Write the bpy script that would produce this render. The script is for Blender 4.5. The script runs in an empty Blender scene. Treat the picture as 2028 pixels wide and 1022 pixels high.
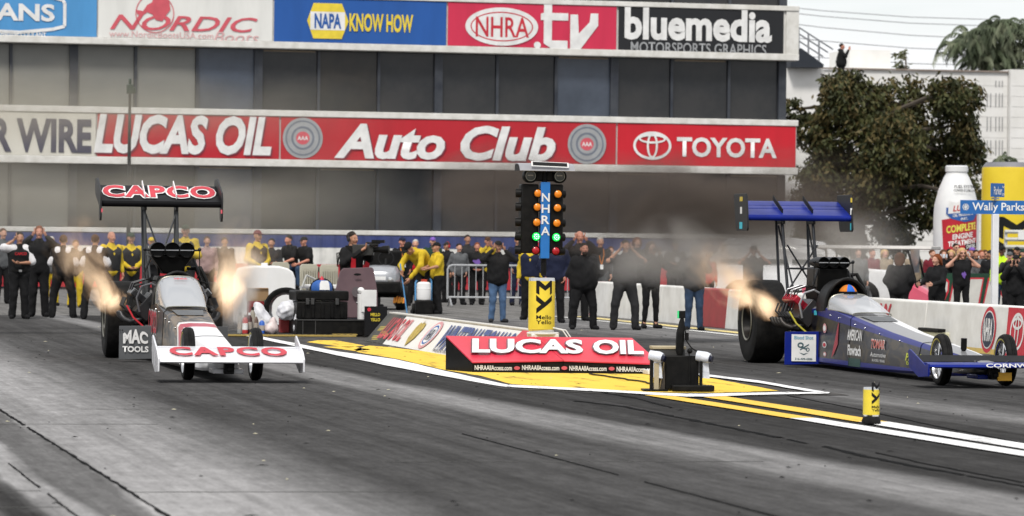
import bpy, math, random
import numpy as np
from mathutils import Vector, Matrix

random.seed(7)
rng = np.random.RandomState(5)
S = bpy.context.scene
COL = S.collection
PI = math.pi
R = math.radians

# ---------------------------------------------------------------- camera
# World axes follow the drag strip: +X to the right across the lanes,
# +Y away from the camera up the strip, Z up; units are metres.
FPX = 7700.0            # focal length in pixels of the 2028 px wide photograph
CAM = Vector((0, 0, 1.6))
_p, _r = math.atan(39 / FPX), 0.011
_R0, _F0, _Z = Vector((.98, -.199, 0)), Vector((.199, .98, 0)), Vector((0, 0, 1))
_R0.normalize(); _F0.normalize()
FWD = _F0 * math.cos(_p) - _Z * math.sin(_p)
_U0 = _Z * math.cos(_p) + _F0 * math.sin(_p)
RGT = _R0 * math.cos(_r) + _U0 * math.sin(_r)
UPV = _U0 * math.cos(_r) - _R0 * math.sin(_r)
cd = bpy.data.cameras.new('camera')
cam = bpy.data.objects.new('camera', cd)
COL.objects.link(cam)
M = Matrix((RGT, UPV, -FWD)).transposed().to_4x4()
M.translation = CAM
cam.matrix_world = M
cd.sensor_width = 36.0
cd.lens = FPX / 2028 * 36.0
cd.clip_start = 0.5
cd.clip_end = 3000
cd.dof.use_dof = True
cd.dof.focus_distance = 46.0
cd.dof.aperture_fstop = 4.5
S.camera = cam

# ---------------------------------------------------------------- sky, sun, exposure
SUN_EL, SUN_AZ = R(52), R(205)      # azimuth from +Y towards +X: behind the camera, a little left
w = bpy.data.worlds.new("World")
S.world = w
w.use_nodes = True
nt = w.node_tree
nt.nodes.clear()
def N_(tree, typ, **kw):
    n = tree.nodes.new(typ)
    for k, v in kw.items():
        if k.startswith('i_'):
            n.inputs[k[2:].replace('_', ' ')].default_value = v
        else:
            setattr(n, k, v)
    return n
sky = N_(nt, 'ShaderNodeTexSky', sky_type='NISHITA', sun_disc=False, sun_elevation=SUN_EL, sun_rotation=SUN_AZ)
tc = N_(nt, 'ShaderNodeTexCoord')
mp = N_(nt, 'ShaderNodeMapping')
mp.inputs['Scale'].default_value = (2.2, 2.2, 16)
mp.inputs['Location'].default_value = (0.35, 0.1, 0.12)
nz = N_(nt, 'ShaderNodeTexNoise', i_Scale=1.0, i_Detail=5.0, i_Roughness=0.55)
rp = N_(nt, 'ShaderNodeValToRGB')
rp.color_ramp.elements[0].position = 0.36; rp.color_ramp.elements[0].color = (.5, .5, .5, 1)
rp.color_ramp.elements[1].position = 0.52; rp.color_ramp.elements[1].color = (1, 1, 1, 1)
mx = N_(nt, 'ShaderNodeMixRGB')
mx.inputs['Color2'].default_value = (8.7, 8.75, 8.9, 1)     # the lit cloud deck
bg = N_(nt, 'ShaderNodeBackground', i_Strength=0.1)
wo = N_(nt, 'ShaderNodeOutputWorld')
L = nt.links.new
L(tc.outputs['Generated'], mp.inputs['Vector']); L(mp.outputs[0], nz.inputs['Vector'])
L(nz.outputs['Fac'], rp.inputs[0]); L(rp.outputs[0], mx.inputs['Fac'])
L(sky.outputs[0], mx.inputs['Color1']); L(mx.outputs[0], bg.inputs[0]); L(bg.outputs[0], wo.inputs[0])

sd = bpy.data.lights.new('sun', 'SUN')
sd.energy = 2.5; sd.angle = R(11); sd.color = (1, .96, .9)
sun = bpy.data.objects.new('sun', sd)
COL.objects.link(sun)
_dir = Vector((math.sin(SUN_AZ) * math.cos(SUN_EL), math.cos(SUN_AZ) * math.cos(SUN_EL), math.sin(SUN_EL)))
sun.rotation_euler = _dir.to_track_quat('Z', 'Y').to_euler()
sun.location = (0, 20, 40)

S.view_settings.view_transform = 'Standard'
S.view_settings.look = 'None'
S.view_settings.exposure = 0.25
S.view_settings.gamma = 1.0
S.view_settings.use_curve_mapping = False
S.cycles.use_denoising = True
S.cycles.max_bounces = 8
S.cycles.transparent_max_bounces = 16
S.cycles.volume_bounces = 1
S.cycles.volume_step_rate = 1.0
S.cycles.volume_max_steps = 256

# ---------------------------------------------------------------- places read off the photograph
def ray(u, v):
    return FWD + RGT * ((u - 1014) / FPX) + UPV * ((511 - v) / FPX)
def gp(u, v, z=0.0):               # point of the ground (or of height z) seen there
    d = ray(u, v); return CAM + d * ((z - CAM.z) / d.z)
def ap(u, v, y):                   # point at a given distance up the strip
    d = ray(u, v); return CAM + d * (y / d.y)
def ax_(u, v, x):                  # point at a given lane position
    d = ray(u, v); return CAM + d * (x / d.x)

# ---------------------------------------------------------------- object helpers
def link(name, data, parent=None):
    o = bpy.data.objects.new(name, data); COL.objects.link(o)
    if parent is not None: o.parent = parent
    return o
def tag(o, label=None, cat=None, group=None, kind=None):
    if label: o['label'] = label
    if cat: o['category'] = cat
    if group: o['group'] = group
    if kind: o['kind'] = kind
    return o
def thing(name, label, cat, loc=(0, 0, 0), rz=0.0, group=None):
    o = link(name, None); o.empty_display_size = .2
    o.location = loc; o.rotation_euler = (0, 0, rz)
    return tag(o, label, cat, group)
def copy_tree(o, parent=None):
    c = o.copy(); COL.objects.link(c)
    if parent is not None: c.parent = parent
    for ch in list(o.children): copy_tree(ch, c)
    return c
def frame(o, x, y):
    x = Vector(x).normalized(); y = Vector(y); y = (y - x * y.dot(x)).normalized(); z = x.cross(y)
    m = Matrix((x, y, z)).transposed().to_4x4(); m.translation = Vector(o); return m
def rotm(o, rx=0, ry=0, rz=0):
    m = Matrix.Rotation(rz, 4, 'Z') @ Matrix.Rotation(ry, 4, 'Y') @ Matrix.Rotation(rx, 4, 'X')
    m.translation = Vector(o); return m

class MB:
    def __init__(s): s.v = []; s.f = []; s.m = []; s.mi = 0
    def add(s, vs, fs):
        b = len(s.v); s.v += [tuple(p) for p in vs]
        for f in fs: s.f.append([b + i for i in f]); s.m.append(s.mi)
        return s
    def hexa(s, p):
        return s.add(p, [(0, 3, 2, 1), (4, 5, 6, 7), (0, 1, 5, 4), (1, 2, 6, 5), (2, 3, 7, 6), (3, 0, 4, 7)])
    def box(s, c, d, m=None):
        x, y, z = d[0] / 2, d[1] / 2, d[2] / 2
        p = [(-x, -y, -z), (x, -y, -z), (x, y, -z), (-x, y, -z), (-x, -y, z), (x, -y, z), (x, y, z), (-x, y, z)]
        if m is not None: p = [Vector(c) + (m.to_3x3() @ Vector(q)) for q in p]
        else: p = [(c[0] + q[0], c[1] + q[1], c[2] + q[2]) for q in p]
        return s.hexa(p)
    def loft(s, secs, caps=True, closed=True):
        n = len(secs[0]); b = len(s.v); vs = [q for sc in secs for q in sc]; fs = []
        for i in range(len(secs) - 1):
            for j in range(n if closed else n - 1):
                k = (j + 1) % n
                fs.append((i * n + j, i * n + k, (i + 1) * n + k, (i + 1) * n + j))
        if caps: fs.append(tuple(range(n))[::-1]); fs.append(tuple(range((len(secs) - 1) * n, len(secs) * n)))
        return s.add(vs, fs)
    def tube(s, pts, r, n=8, caps=True):
        pts = [Vector(p) for p in pts]; rs = r if isinstance(r, (list, tuple)) else [r] * len(pts)
        secs = []; nx = None
        for i, p in enumerate(pts):
            t = (pts[min(i + 1, len(pts) - 1)] - pts[max(i - 1, 0)]).normalized()
            if nx is None:
                nx = t.orthogonal().normalized()
            nx = (nx - t * nx.dot(t)).normalized(); ny = t.cross(nx)
            secs.append([p + (nx * math.cos(2 * PI * k / n) + ny * math.sin(2 * PI * k / n)) * rs[i] for k in range(n)])
        return s.loft(secs, caps)
    def lathe(s, prof, n=24, m=None, arc=2 * PI):
        m = m or Matrix.Identity(4); full = abs(arc - 2 * PI) < 1e-6; secs = []
        for r, z in prof:
            secs.append([m @ Vector((r * math.cos(arc * k / n), r * math.sin(arc * k / n), z)) for k in range(n if full else n + 1)])
        return s.loft(secs, caps=False, closed=full)
    def prism(s, poly, d, m=None, z0=0.0):
        m = m or Matrix.Identity(4); n = len(poly)
        vs = [m @ Vector((a, b, z0)) for a, b in poly] + [m @ Vector((a, b, z0 + d)) for a, b in poly]
        fs = [tuple(range(n))[::-1], tuple(range(n, 2 * n))] + [(i, (i + 1) % n, n + (i + 1) % n, n + i) for i in range(n)]
        return s.add(vs, fs)
    def flat(s, poly, m=None, z=0.0):
        m = m or Matrix.Identity(4)
        return s.add([m @ Vector((a, b, z)) for a, b in poly], [tuple(range(len(poly)))])
    def ring(s, rx, ry, w, m=None, z=0.0, n=40, c=(0, 0)):
        m = m or Matrix.Identity(4)
        o = [m @ Vector((c[0] + rx * math.cos(2 * PI * k / n), c[1] + ry * math.sin(2 * PI * k / n), z)) for k in range(n)]
        i = [m @ Vector((c[0] + (rx - w) * math.cos(2 * PI * k / n), c[1] + (ry - w) * math.sin(2 * PI * k / n), z)) for k in range(n)]
        return s.add(o + i, [(k, (k + 1) % n, n + (k + 1) % n, n + k) for k in range(n)])
    def disc(s, rx, ry, m=None, z=0.0, n=40, c=(0, 0)):
        return s.flat([(c[0] + rx * math.cos(2 * PI * k / n), c[1] + ry * math.sin(2 * PI * k / n)) for k in range(n)], m, z)
    def ball(s, c, r, n=10):
        rx, ry, rz = r if isinstance(r, (tuple, list)) else (r, r, r)
        prof = [(math.sin(PI * k / n) + 1e-4, -math.cos(PI * k / n)) for k in range(n + 1)]
        m = Matrix.Translation(Vector(c)) @ Matrix.Diagonal((rx, ry, rz, 1))
        return s.lathe(prof, n + 4, m)
    def mesh(s, name, mats, smooth=35):
        me = bpy.data.meshes.new(name); me.from_pydata(s.v, [], s.f)
        mats = mats if isinstance(mats, (list, tuple)) else [mats]
        for m in mats: me.materials.append(m)
        if len(mats) > 1: me.polygons.foreach_set('material_index', s.m)
        if smooth:
            me.polygons.foreach_set('use_smooth', [True] * len(me.polygons)); me.set_sharp_from_angle(angle=R(smooth))
        me.update(); return me
    def build(s, name, mats, parent=None, bevel=0, smooth=35):
        o = link(name, s.mesh(name, mats, smooth), parent)
        if bevel:
            b = o.modifiers.new('bevel', 'BEVEL'); b.width = bevel; b.segments = 2; b.limit_method = 'ANGLE'; b.angle_limit = R(40)
        return o

def text(body, mat, parent, m, wd, ht=None, bold=0.0, shear=0.0, name='lettering', warp=None, z=0.004, res=3, space=1.0, two=None):
    cu = bpy.data.curves.new('lettering', 'FONT')
    cu.body = body; cu.offset = bold; cu.shear = shear; cu.resolution_u = res; cu.space_character = space; cu.fill_mode = 'FRONT'
    tmp = bpy.data.objects.new('lettering', cu)
    me = bpy.data.meshes.new_from_object(tmp)
    bpy.data.objects.remove(tmp); bpy.data.curves.remove(cu)
    n = len(me.vertices); co = np.empty(n * 3); me.vertices.foreach_get('co', co); co = co.reshape(n, 3)
    mn, mxx = co.min(0), co.max(0); sz = np.maximum(mxx - mn, 1e-5)
    sx = wd / sz[0]; sy = ht / sz[1] if ht else sx
    co[:, 0] = (co[:, 0] - (mn[0] + mxx[0]) / 2) * sx; co[:, 1] = (co[:, 1] - (mn[1] + mxx[1]) / 2) * sy; co[:, 2] = z
    if warp: co = np.array([warp(*q) for q in co])
    mm = np.array(m)
    co = co @ mm[:3, :3].T + mm[:3, 3]
    me.vertices.foreach_set('co', co.reshape(-1)); me.materials.clear(); me.materials.append(mat); me.update()
    me.name = name
    return link(name, me, parent)

# ---------------------------------------------------------------- materials
def lin(h):
    h = h.lstrip('#'); c = [int(h[i:i + 2], 16) / 255 for i in (0, 2, 4)]
    return tuple(x / 12.92 if x <= .04045 else ((x + .055) / 1.055) ** 2.4 for x in c) + (1,)
_mats = {}
def mat(name, c, rough=.5, metal=0.0, c2=None, scale=3.0, stretch=(1, 1, 1), spec=.4, bump=0.0, lo=.35, hi=.65, coat=0.0, emit=None, es=0.0, detail=5):
    if name in _mats: return _mats[name]
    m = bpy.data.materials.new(name); m.use_nodes = True; t = m.node_tree; b = t.nodes['Principled BSDF']; L = t.links.new
    c = lin(c) if isinstance(c, str) else (*c[:3], 1)
    if c2 is None: c2 = tuple(x * .82 for x in c[:3]) + (1,)
    else: c2 = lin(c2) if isinstance(c2, str) else (*c2[:3], 1)
    tc = N_(t, 'ShaderNodeTexCoord'); mp = N_(t, 'ShaderNodeMapping'); mp.inputs['Scale'].default_value = stretch
    nz = N_(t, 'ShaderNodeTexNoise', i_Scale=scale, i_Detail=float(detail), i_Roughness=.6)
    mr = N_(t, 'ShaderNodeMapRange'); mr.inputs[1].default_value = lo; mr.inputs[2].default_value = hi
    mx = N_(t, 'ShaderNodeMixRGB'); mx.inputs[1].default_value = c; mx.inputs[2].default_value = c2
    L(tc.outputs['Object'], mp.inputs[0]); L(mp.outputs[0], nz.inputs['Vector']); L(nz.outputs['Fac'], mr.inputs[0])
    L(mr.outputs[0], mx.inputs[0]); L(mx.outputs[0], b.inputs['Base Color'])
    rr = N_(t, 'ShaderNodeMapRange'); rr.inputs[3].default_value = max(rough - .07, .03); rr.inputs[4].default_value = min(rough + .1, 1)
    L(nz.outputs['Fac'], rr.inputs[0]); L(rr.outputs[0], b.inputs['Roughness'])
    b.inputs['Metallic'].default_value = metal; b.inputs['Specular IOR Level'].default_value = spec
    if coat: b.inputs['Coat Weight'].default_value = coat; b.inputs['Coat Roughness'].default_value = .08
    if bump:
        bp = N_(t, 'ShaderNodeBump', i_Strength=bump, i_Distance=.02); L(nz.outputs['Fac'], bp.inputs['Height']); L(bp.outputs[0], b.inputs['Normal'])
    if emit: b.inputs['Emission Color'].default_value = lin(emit); b.inputs['Emission Strength'].default_value = es
    _mats[name] = m
    return m
WHITE = mat('white_print', (.78, .78, .77), .5)
RED = mat('red_print', (.55, .025, .045), .5)
BLACKP = mat('black_print', (.008, .008, .009), .5, spec=.2)
YEL = mat('yellow_print', (.80, .62, .05), .45)
BLUEP = mat('blue_print', (.02, .10, .36), .5)
BLK = mat('black_plastic', (.006, .006, .006), .45, c2=(.012, .0115, .011), scale=9, spec=.10)
RUB = mat('tyre_rubber', (.007, .007, .007), .7, c2=(.016, .0155, .015), scale=14, spec=.12)
STEEL = mat('bare_steel', (.42, .42, .42), .35, .8)
CHROME = mat('polished_metal', (.7, .7, .7), .15, 1.0)
DKMET = mat('dark_tube', (.022, .023, .025), .4, .4)
ALU = mat('aluminium', (.55, .56, .57), .3, .9)
# ---------------------------------------------------------------- ground, lanes, paint
def ground_mat(name, lanes):
    m = bpy.data.materials.new(name); m.use_nodes = True; t = m.node_tree; t.nodes.remove(t.nodes['Principled BSDF']); L = t.links.new
    b = N_(t, 'ShaderNodeBsdfDiffuse', i_Roughness=.4); L(b.outputs[0], t.nodes['Material Output'].inputs['Surface'])
    tc = N_(t, 'ShaderNodeTexCoord')
    def noise(sc, detail=6.0, rough=.6, scale=1.0):
        mp = N_(t, 'ShaderNodeMapping'); mp.inputs['Scale'].default_value = sc
        n = N_(t, 'ShaderNodeTexNoise', i_Scale=scale, i_Detail=detail, i_Roughness=rough)
        L(tc.outputs['Object'], mp.inputs[0]); L(mp.outputs[0], n.inputs['Vector']); return n.outputs['Fac']
    def rng_(s, a, b_, c, d):
        r = N_(t, 'ShaderNodeMapRange'); L(s, r.inputs[0])
        for i, x in enumerate((a, b_, c, d)): r.inputs[i + 1].default_value = x
        return r.outputs[0]
    def math_(op, a, b_):
        n = N_(t, 'ShaderNodeMath', operation=op)
        for i, x in enumerate((a, b_)):
            if isinstance(x, (int, float)): n.inputs[i].default_value = x
            else: L(x, n.inputs[i])
        return n.outputs[0]
    fine = noise((38, 24, 38), 4, .75); grain = noise((9, 2.2, 9), 8, .75); streak = noise((3.6, .075, 1), 7, .6); thin = noise((15, .16, 1), 6, .7); blot = noise((.8, .12, 1), 5, .6); patch = noise((2.2, .9, 1), 8, .7)
    if lanes:
        sep = N_(t, 'ShaderNodeSeparateXYZ'); L(tc.outputs['Object'], sep.inputs[0])
        wob = math_('MULTIPLY', math_('SUBTRACT', streak, .5), .30)
        wob2 = math_('MULTIPLY', math_('SUBTRACT', blot, .5), .5)
        tilt = math_('MULTIPLY', math_('SUBTRACT', sep.outputs[1], 33.0), math_('MULTIPLY', rng_(sep.outputs[0], 5, 8, 0, 1), .05))
        x = math_('ADD', math_('ADD', math_('ADD', sep.outputs[0], tilt), wob), wob2)
        f = rng_(x, 0, 20, 0, 1)
        rp = N_(t, 'ShaderNodeValToRGB'); L(f, rp.inputs[0]); e = rp.color_ramp.elements
        stops = lanes
        e[0].position = stops[0][0] / 20; e[0].color = (stops[0][1],) * 3 + (1,)
        e[1].position = stops[-1][0] / 20; e[1].color = (stops[-1][1],) * 3 + (1,)
        for p, v in stops[1:-1]:
            q = e.new(p / 20); q.color = (v, v * .985, v * .985, 1)
        base = rp.outputs[0]
    else:
        rp = N_(t, 'ShaderNodeValToRGB'); L(patch, rp.inputs[0]); e = rp.color_ramp.elements
        e[0].color = (.10, .098, .095, 1); e[1].color = (.17, .165, .16, 1); base = rp.outputs[0]
    k = math_('MULTIPLY', rng_(streak, .3, .7, .74, 1.28), rng_(thin, .3, .7, .88, 1.12))
    k = math_('MULTIPLY', k, rng_(fine, .3, .7, .82, 1.18)); k = math_('MULTIPLY', k, rng_(grain, .3, .7, .75, 1.25))
    k = math_('MULTIPLY', k, rng_(patch, .3, .7, .85, 1.15))
    mx = N_(t, 'ShaderNodeMixRGB', blend_type='MULTIPLY'); mx.inputs[0].default_value = 1; L(base, mx.inputs[1]); L(k, mx.inputs[2])
    L(mx.outputs[0], b.inputs['Color'])
    bp = N_(t, 'ShaderNodeBump', i_Strength=.35, i_Distance=.006); L(fine, bp.inputs['Height']); L(bp.outputs[0], b.inputs['Normal'])
    return m

def sheet(name, poly, z, m, kind='structure'):
    mb = MB(); mb.flat(poly, None, z); return tag(mb.build(name, m, smooth=0), kind=kind)

tag(sheet('ground', [(-900, -300), (900, -300), (900, 1500), (-900, 1500)], 0.0, ground_mat('asphalt_apron', None)), kind='structure')
LANE = [(0, .12), (1.52, .12), (1.66, .030), (1.78, .035), (1.85, .24), (2.03, .25), (2.09, .105), (2.42, .115), (2.50, .24), (3.25, .23), (3.75, .125), (4.2, .062), (5.2, .056), (6.1, .068), (6.6, .066), (6.95, .165), (7.45, .175), (7.6, .12),
        (7.75, .042), (8.7, .046), (9.2, .040), (10.6, .042), (11.2, .080), (11.6, .15), (12.2, .09), (12.7, .056), (14.5, .050), (15.6, .085), (16.6, .12), (17.4, .15), (20, .15)]
tag(sheet('track_surface', [(-12, -20), (17.45, -20), (17.45, 76), (-12, 76)], 0.004, ground_mat('rubbered_track', LANE)), kind='structure')

def paint_mat(name, c, wear_lo, wear_hi, under=(.06, .058, .056)):
    m = bpy.data.materials.new(name); m.use_nodes = True; t = m.node_tree; t.nodes.remove(t.nodes['Principled BSDF']); L = t.links.new
    b = N_(t, 'ShaderNodeBsdfDiffuse', i_Roughness=.4); L(b.outputs[0], t.nodes['Material Output'].inputs['Surface'])
    tc = N_(t, 'ShaderNodeTexCoord'); mp = N_(t, 'ShaderNodeMapping'); mp.inputs['Scale'].default_value = (4.2, .75, 1)
    n = N_(t, 'ShaderNodeTexNoise', i_Scale=1.0, i_Detail=8.0, i_Roughness=.66); n2 = N_(t, 'ShaderNodeTexNoise', i_Scale=30.0, i_Detail=3.0)
    L(tc.outputs['Object'], mp.inputs[0]); L(mp.outputs[0], n.inputs['Vector']); L(tc.outputs['Object'], n2.inputs['Vector'])
    ad = N_(t, 'ShaderNodeMath', operation='MULTIPLY_ADD'); L(n2.outputs['Fac'], ad.inputs[0]); ad.inputs[1].default_value = .18; L(n.outputs['Fac'], ad.inputs[2])
    mr = N_(t, 'ShaderNodeMapRange'); L(ad.outputs[0], mr.inputs[0]); mr.inputs[1].default_value = wear_lo; mr.inputs[2].default_value = wear_hi
    sh = N_(t, 'ShaderNodeMixRGB'); sh.inputs[1].default_value = (*c, 1); sh.inputs[2].default_value = (*[x * .72 for x in c], 1); L(n.outputs['Fac'], sh.inputs[0])
    mx = N_(t, 'ShaderNodeMixRGB'); L(mr.outputs[0], mx.inputs[0]); L(sh.outputs[0], mx.inputs[1]); mx.inputs[2].default_value = (*under, 1)
    L(mx.outputs[0], b.inputs['Color'])
    return m
PY = paint_mat('yellow_road_paint', (.80, .55, .10), .66, .76)
PYT = paint_mat('yellow_line_paint', (.80, .52, .11), .70, .84)
PW = paint_mat('white_road_paint', (.80, .80, .80), .68, .80)
# the painted island between the lanes, seen narrowing towards its tip
def line(name, pts, wd, m, z=0.016, wob=.012):
    mb = MB(); lf = []; rt = []; P = []
    for a, b in zip(pts[:-1], pts[1:]):
        a, b = Vector(a), Vector(b); k = max(2, int((b - a).length / .7))
        P += [a.lerp(b, i / k) for i in range(k)]
    P.append(Vector(pts[-1]))
    for i, p in enumerate(P):
        t = (P[min(i + 1, len(P) - 1)] - P[max(i - 1, 0)]).normalized(); n = Vector((-t.y, t.x))
        hw = wd / 2
        lf.append(p + n * (hw + random.uniform(-wob, wob))); rt.append(p - n * (hw + random.uniform(-wob, wob)))
    vs = [(q.x, q.y, z) for q in lf] + [(q.x, q.y, z) for q in rt]; n = len(P)
    mb.add(vs, [(i, i + 1, n + i + 1, n + i) for i in range(n - 1)])
    return tag(mb.build(name, m, smooth=0), kind='structure')

def gpoly(name, px, z, m, n=6):
    pts = []
    for (a, b) in zip(px, px[1:] + px[:1]):
        for k in range(n):
            f = k / n; p = gp(a[0] + (b[0] - a[0]) * f, a[1] + (b[1] - a[1]) * f)
            pts.append((p.x + random.uniform(-.012, .012), p.y + random.uniform(-.04, .04)))
    return sheet(name, pts, z, m)
# the painted island between the lanes, seen narrowing towards its tip
tag(sheet('island_tarmac', [(8.1, 40.3), (9.6, 38.3), (11.5, 38.9), (11.5, 92), (8.1, 92)], 0.008, mat('dark_tarmac', (.055, .053, .052), .8, c2=(.10, .096, .092), scale=5, stretch=(1, .3, 1), spec=.0)), kind='structure')
def gl(l): return list(l)
gpoly('yellow_island_paint', [(700, 694), (712, 699.7), (799, 715), (885, 735.5), (915, 740), (950, 746), (1015, 763), (1165, 772.5), (1296, 779), (1420, 780), (1543, 776), (1480, 764), (1408, 751), (1200, 722), (1000, 705), (910, 706), (780, 690), (730, 686)], 0.012, PY)
gpoly('yellow_patch_paint', [(608, 679), (628, 675.5), (668, 675.5), (722, 686), (690, 690)], 0.012, PY)
gpoly('yellow_patch_paint', [(640, 688), (700, 688), (735, 694), (705, 697)], 0.012, PY)
gpoly('yellow_patch_paint', [(470, 657), (560, 655), (600, 662), (530, 668)], 0.012, PY)
def edge_band(name, rows, z, m):
    up = [(u, a) for u, a, b in rows]; lo = [(u, b) for u, a, b in rows][::-1]
    return gpoly(name, up + lo, z, m, 5)
edge_band('white_edge_line', [(440, 656, 659.5), (500, 665, 670), (560, 677, 682.5), (668, 698, 706), (783, 713.5, 729.5), (885, 737.5, 748.5), (994, 762, 768.2), (1010, 766, 770.5)], 0.016, PW)
edge_band('white_edge_line', [(1008, 765.3, 770), (1165, 773, 777.6), (1315, 782, 786.6), (1360, 783.5, 789), (1408, 783.5, 788.8), (1540, 780, 784.3), (1641, 780, 783)], 0.020, PW)
edge_band('white_edge_line', [(1330, 735.5, 739), (1405, 746, 750), (1502, 757.5, 762), (1596, 774, 778.6), (1636, 781, 782.4)], 0.024, PW)
for pts, t_, wd in (([(9.36, 38.6), (9.48, 35), (9.655, 28), (10.1, 10)], 33.7, .25), ([(9.88, 38.4), (9.93, 36.8), (10.01, 29), (10.2, 10)], 33.0, .28)):
    def at_(y_):
        for a, b in zip(pts, pts[1:]):
            if b[1] <= y_ <= a[1]: f = (a[1] - y_) / (a[1] - b[1]); return (a[0] + (b[0] - a[0]) * f, y_)
    line('yellow_centre_line', [pts[0], at_((pts[0][1] + t_) / 2), at_(t_)], wd, PYT, .0165, .006)
    line('white_centre_line', [at_(t_ - .01), at_(28.5), at_(20), pts[-1]], wd, PW, .0165, .006)
line('yellow_edge_line', [(17.25, 20), (17.25, 78)], .30, paint_mat('faded_yellow_paint', (.72, .6, .28), .62, .8, (.3, .29, .26)), .012, .02)
line('white_edge_line', [(16.75, 20), (16.75, 78)], .16, paint_mat('worn_white_paint', (.7, .7, .68), .6, .8, (.2, .2, .2)), .012, .02)
# tar seams: raised ragged strips of sealant
def seam(name, pts, wd, gaps=()):
    mb = MB(); k = 0
    for (x0, y0), (x1, y1) in zip(pts[:-1], pts[1:]):
        n = max(2, int(abs(y1 - y0) / .18)); prev = None
        for i in range(n + 1):
            f = i / n; y = y0 + (y1 - y0) * f; x = x0 + (x1 - x0) * f + random.uniform(-.35, .35) * wd; h = wd * random.uniform(.35, 1)
            if any(a < y < b for a, b in gaps): prev = None; continue
            cur = ((x - h, y, .0065), (x, y, .0125), (x + h, y, .0065))
            if prev: mb.add(list(prev) + list(cur), [(0, 1, 4, 3), (1, 2, 5, 4)])
            prev = cur
    return tag(mb.build(name, mat('tar_sealant', (.005, .005, .005), .7, spec=.02), smooth=0), kind='structure')
def px_seam(pts, wd, gaps=()):
    q = [gp(u, v) for u, v in pts]; return seam('tar_seam', [(p.x, p.y) for p in q], wd, gaps)
px_seam([(1140, 796), (1233, 806), (1400, 839), (1543, 868.5)], .055)
px_seam([(1560, 872), (1600, 880)], .035)
px_seam([(1632, 886), (1700, 902), (1800, 923), (1915, 943)], .05)
px_seam([(1920, 945), (2028, 965), (2120, 984)], .03)
px_seam([(1735, 899), (1850, 924), (2028, 958)], .02)
px_seam([(1180, 777), (1260, 790), (1330, 809)], .03)
px_seam([(1560, 785), (1700, 812), (1850, 845), (2028, 880)], .014)
seam('tar_seam', [(2.45, 40), (2.47, 30), (2.5, 15)], .02, [(32, 32.2)])
seam('tar_seam', [(1.95, 27), (1.98, 20)], .012, [(24, 24.3)])
seam('tar_seam', [(5.9, 31), (6.0, 20)], .006, [(25, 25.5)])
for x0, x1, y_ in ((.2, 3.6, 32.6), (.2, 1.95, 24.2), (2.5, 4.6, 24.0), (.2, 1.95, 22.7), (3.2, 6.0, 35.4), (4.6, 7.4, 27.2)):
    mb = MB(); n = 16; w_ = .018
    P_ = [(x0 + (x1 - x0) * k / n, y_ + random.uniform(-.03, .03)) for k in range(n + 1)]
    mb.add([(x, y - w_, .0062) for x, y in P_] + [(x, y + w_, .0062) for x, y in P_], [(k, k + 1, n + 2 + k, n + 1 + k) for k in range(n)])
    tag(mb.build('concrete_joint', mat('joint_dark', (.06, .058, .055), .8, c2=(.14, .14, .135), scale=3, spec=.02), smooth=0), kind='structure')

# crumbs of rubber and pale flecks lying on the lanes: nobody could count them
mb = MB()
for k in range(420):
    x, y_ = random.uniform(.5, 16.5), random.uniform(21, 70); r = random.uniform(.004, .014); a = random.uniform(0, PI); e = random.uniform(1, 4)
    mb.mi = 0 if random.random() < .86 else 1
    c_, s_ = math.cos(a), math.sin(a)
    mb.add([(x + (p * c_ - q * s_) * r, y_ + (p * s_ + q * c_) * r, .011 + z) for p, q, z in ((-e, -1, 0), (e, -1, 0), (e, 1, 0), (-e, 1, 0), (0, 0, .007))], [(0, 1, 4), (1, 2, 4), (2, 3, 4), (3, 0, 4)])
tag(mb.build('rubber_crumbs', [mat('rubber_crumb', (.01, .01, .01), .8, spec=.05), mat('pale_fleck', (.45, .42, .30), .8, spec=.05)], smooth=0), kind='stuff')
# ---------------------------------------------------------------- control tower
FANG = R(3.5)
FX, FY = Vector((math.cos(FANG), math.sin(FANG), 0)), Vector((-math.sin(FANG), math.cos(FANG), 0))
_P = Vector((19.75, 113.3, 0))
def plane_hit(u, v, o, n):
    d = ray(u, v); return CAM + d * ((o - CAM).dot(n) / d.dot(n))
FO = plane_hit(1555, 300, _P, FY); FO.z = 0
def fac(u, v):
    p = plane_hit(u, v, FO, FY) - FO; return p.dot(FX), p.z
def fz(v): return fac(1215, v)[1]
GLD = mat('tinted_glass', (.012, .014, .017), .16, c2=(.030, .030, .031), scale=.5, spec=.35, lo=.4, hi=.6)
GLD2 = mat('tinted_glass_warm', (.034, .030, .025), .2, c2=(.014, .015, .017), scale=.6, spec=.35)
GLB = mat('tinted_glass_blue', (.070, .085, .115), .2, c2=(.04, .05, .068), scale=.5, spec=.4)
GLL = mat('pale_glass', (.185, .185, .17), .3, c2=(.15, .152, .142), scale=.5, spec=.4)  # paler grey for the panes at the tower's left end
PIL = mat('slate_cladding', (.018, .022, .032), .45, c2=(.045, .05, .06), scale=1.5)
TRM = mat('white_trim', (.72, .71, .68), .6, c2=(.55, .54, .50), scale=2.5)
tw = thing('control_tower', 'dark glass race control tower with white trimmed sponsor bands behind the starting line', 'building', FO, FANG)
zs = dict(t0=fz(4), t1=fz(14), t2=fz(100), t3=fz(113), m0=fz(232), m1=fz(244), m2=fz(327), m3=fz(341), b0=fz(462))
XL = -29.0
mb = MB(); mb.box(((XL) / 2 - .05, 5.3, 6.0), (abs(XL) - .1, 10, 12.0)); mb.build('core_wall', mat('dark_wall', (.03, .032, .036), .7), tw)
PITCH = (fac(1215, 170)[0] - fac(1555, 170)[0]) / -3.0
rows = [(zs['b0'], zs['m3'], 0), (zs['m0'], zs['t3'], 1), (zs['t0'], zs['t0'] + 1.9, 2)]
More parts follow.
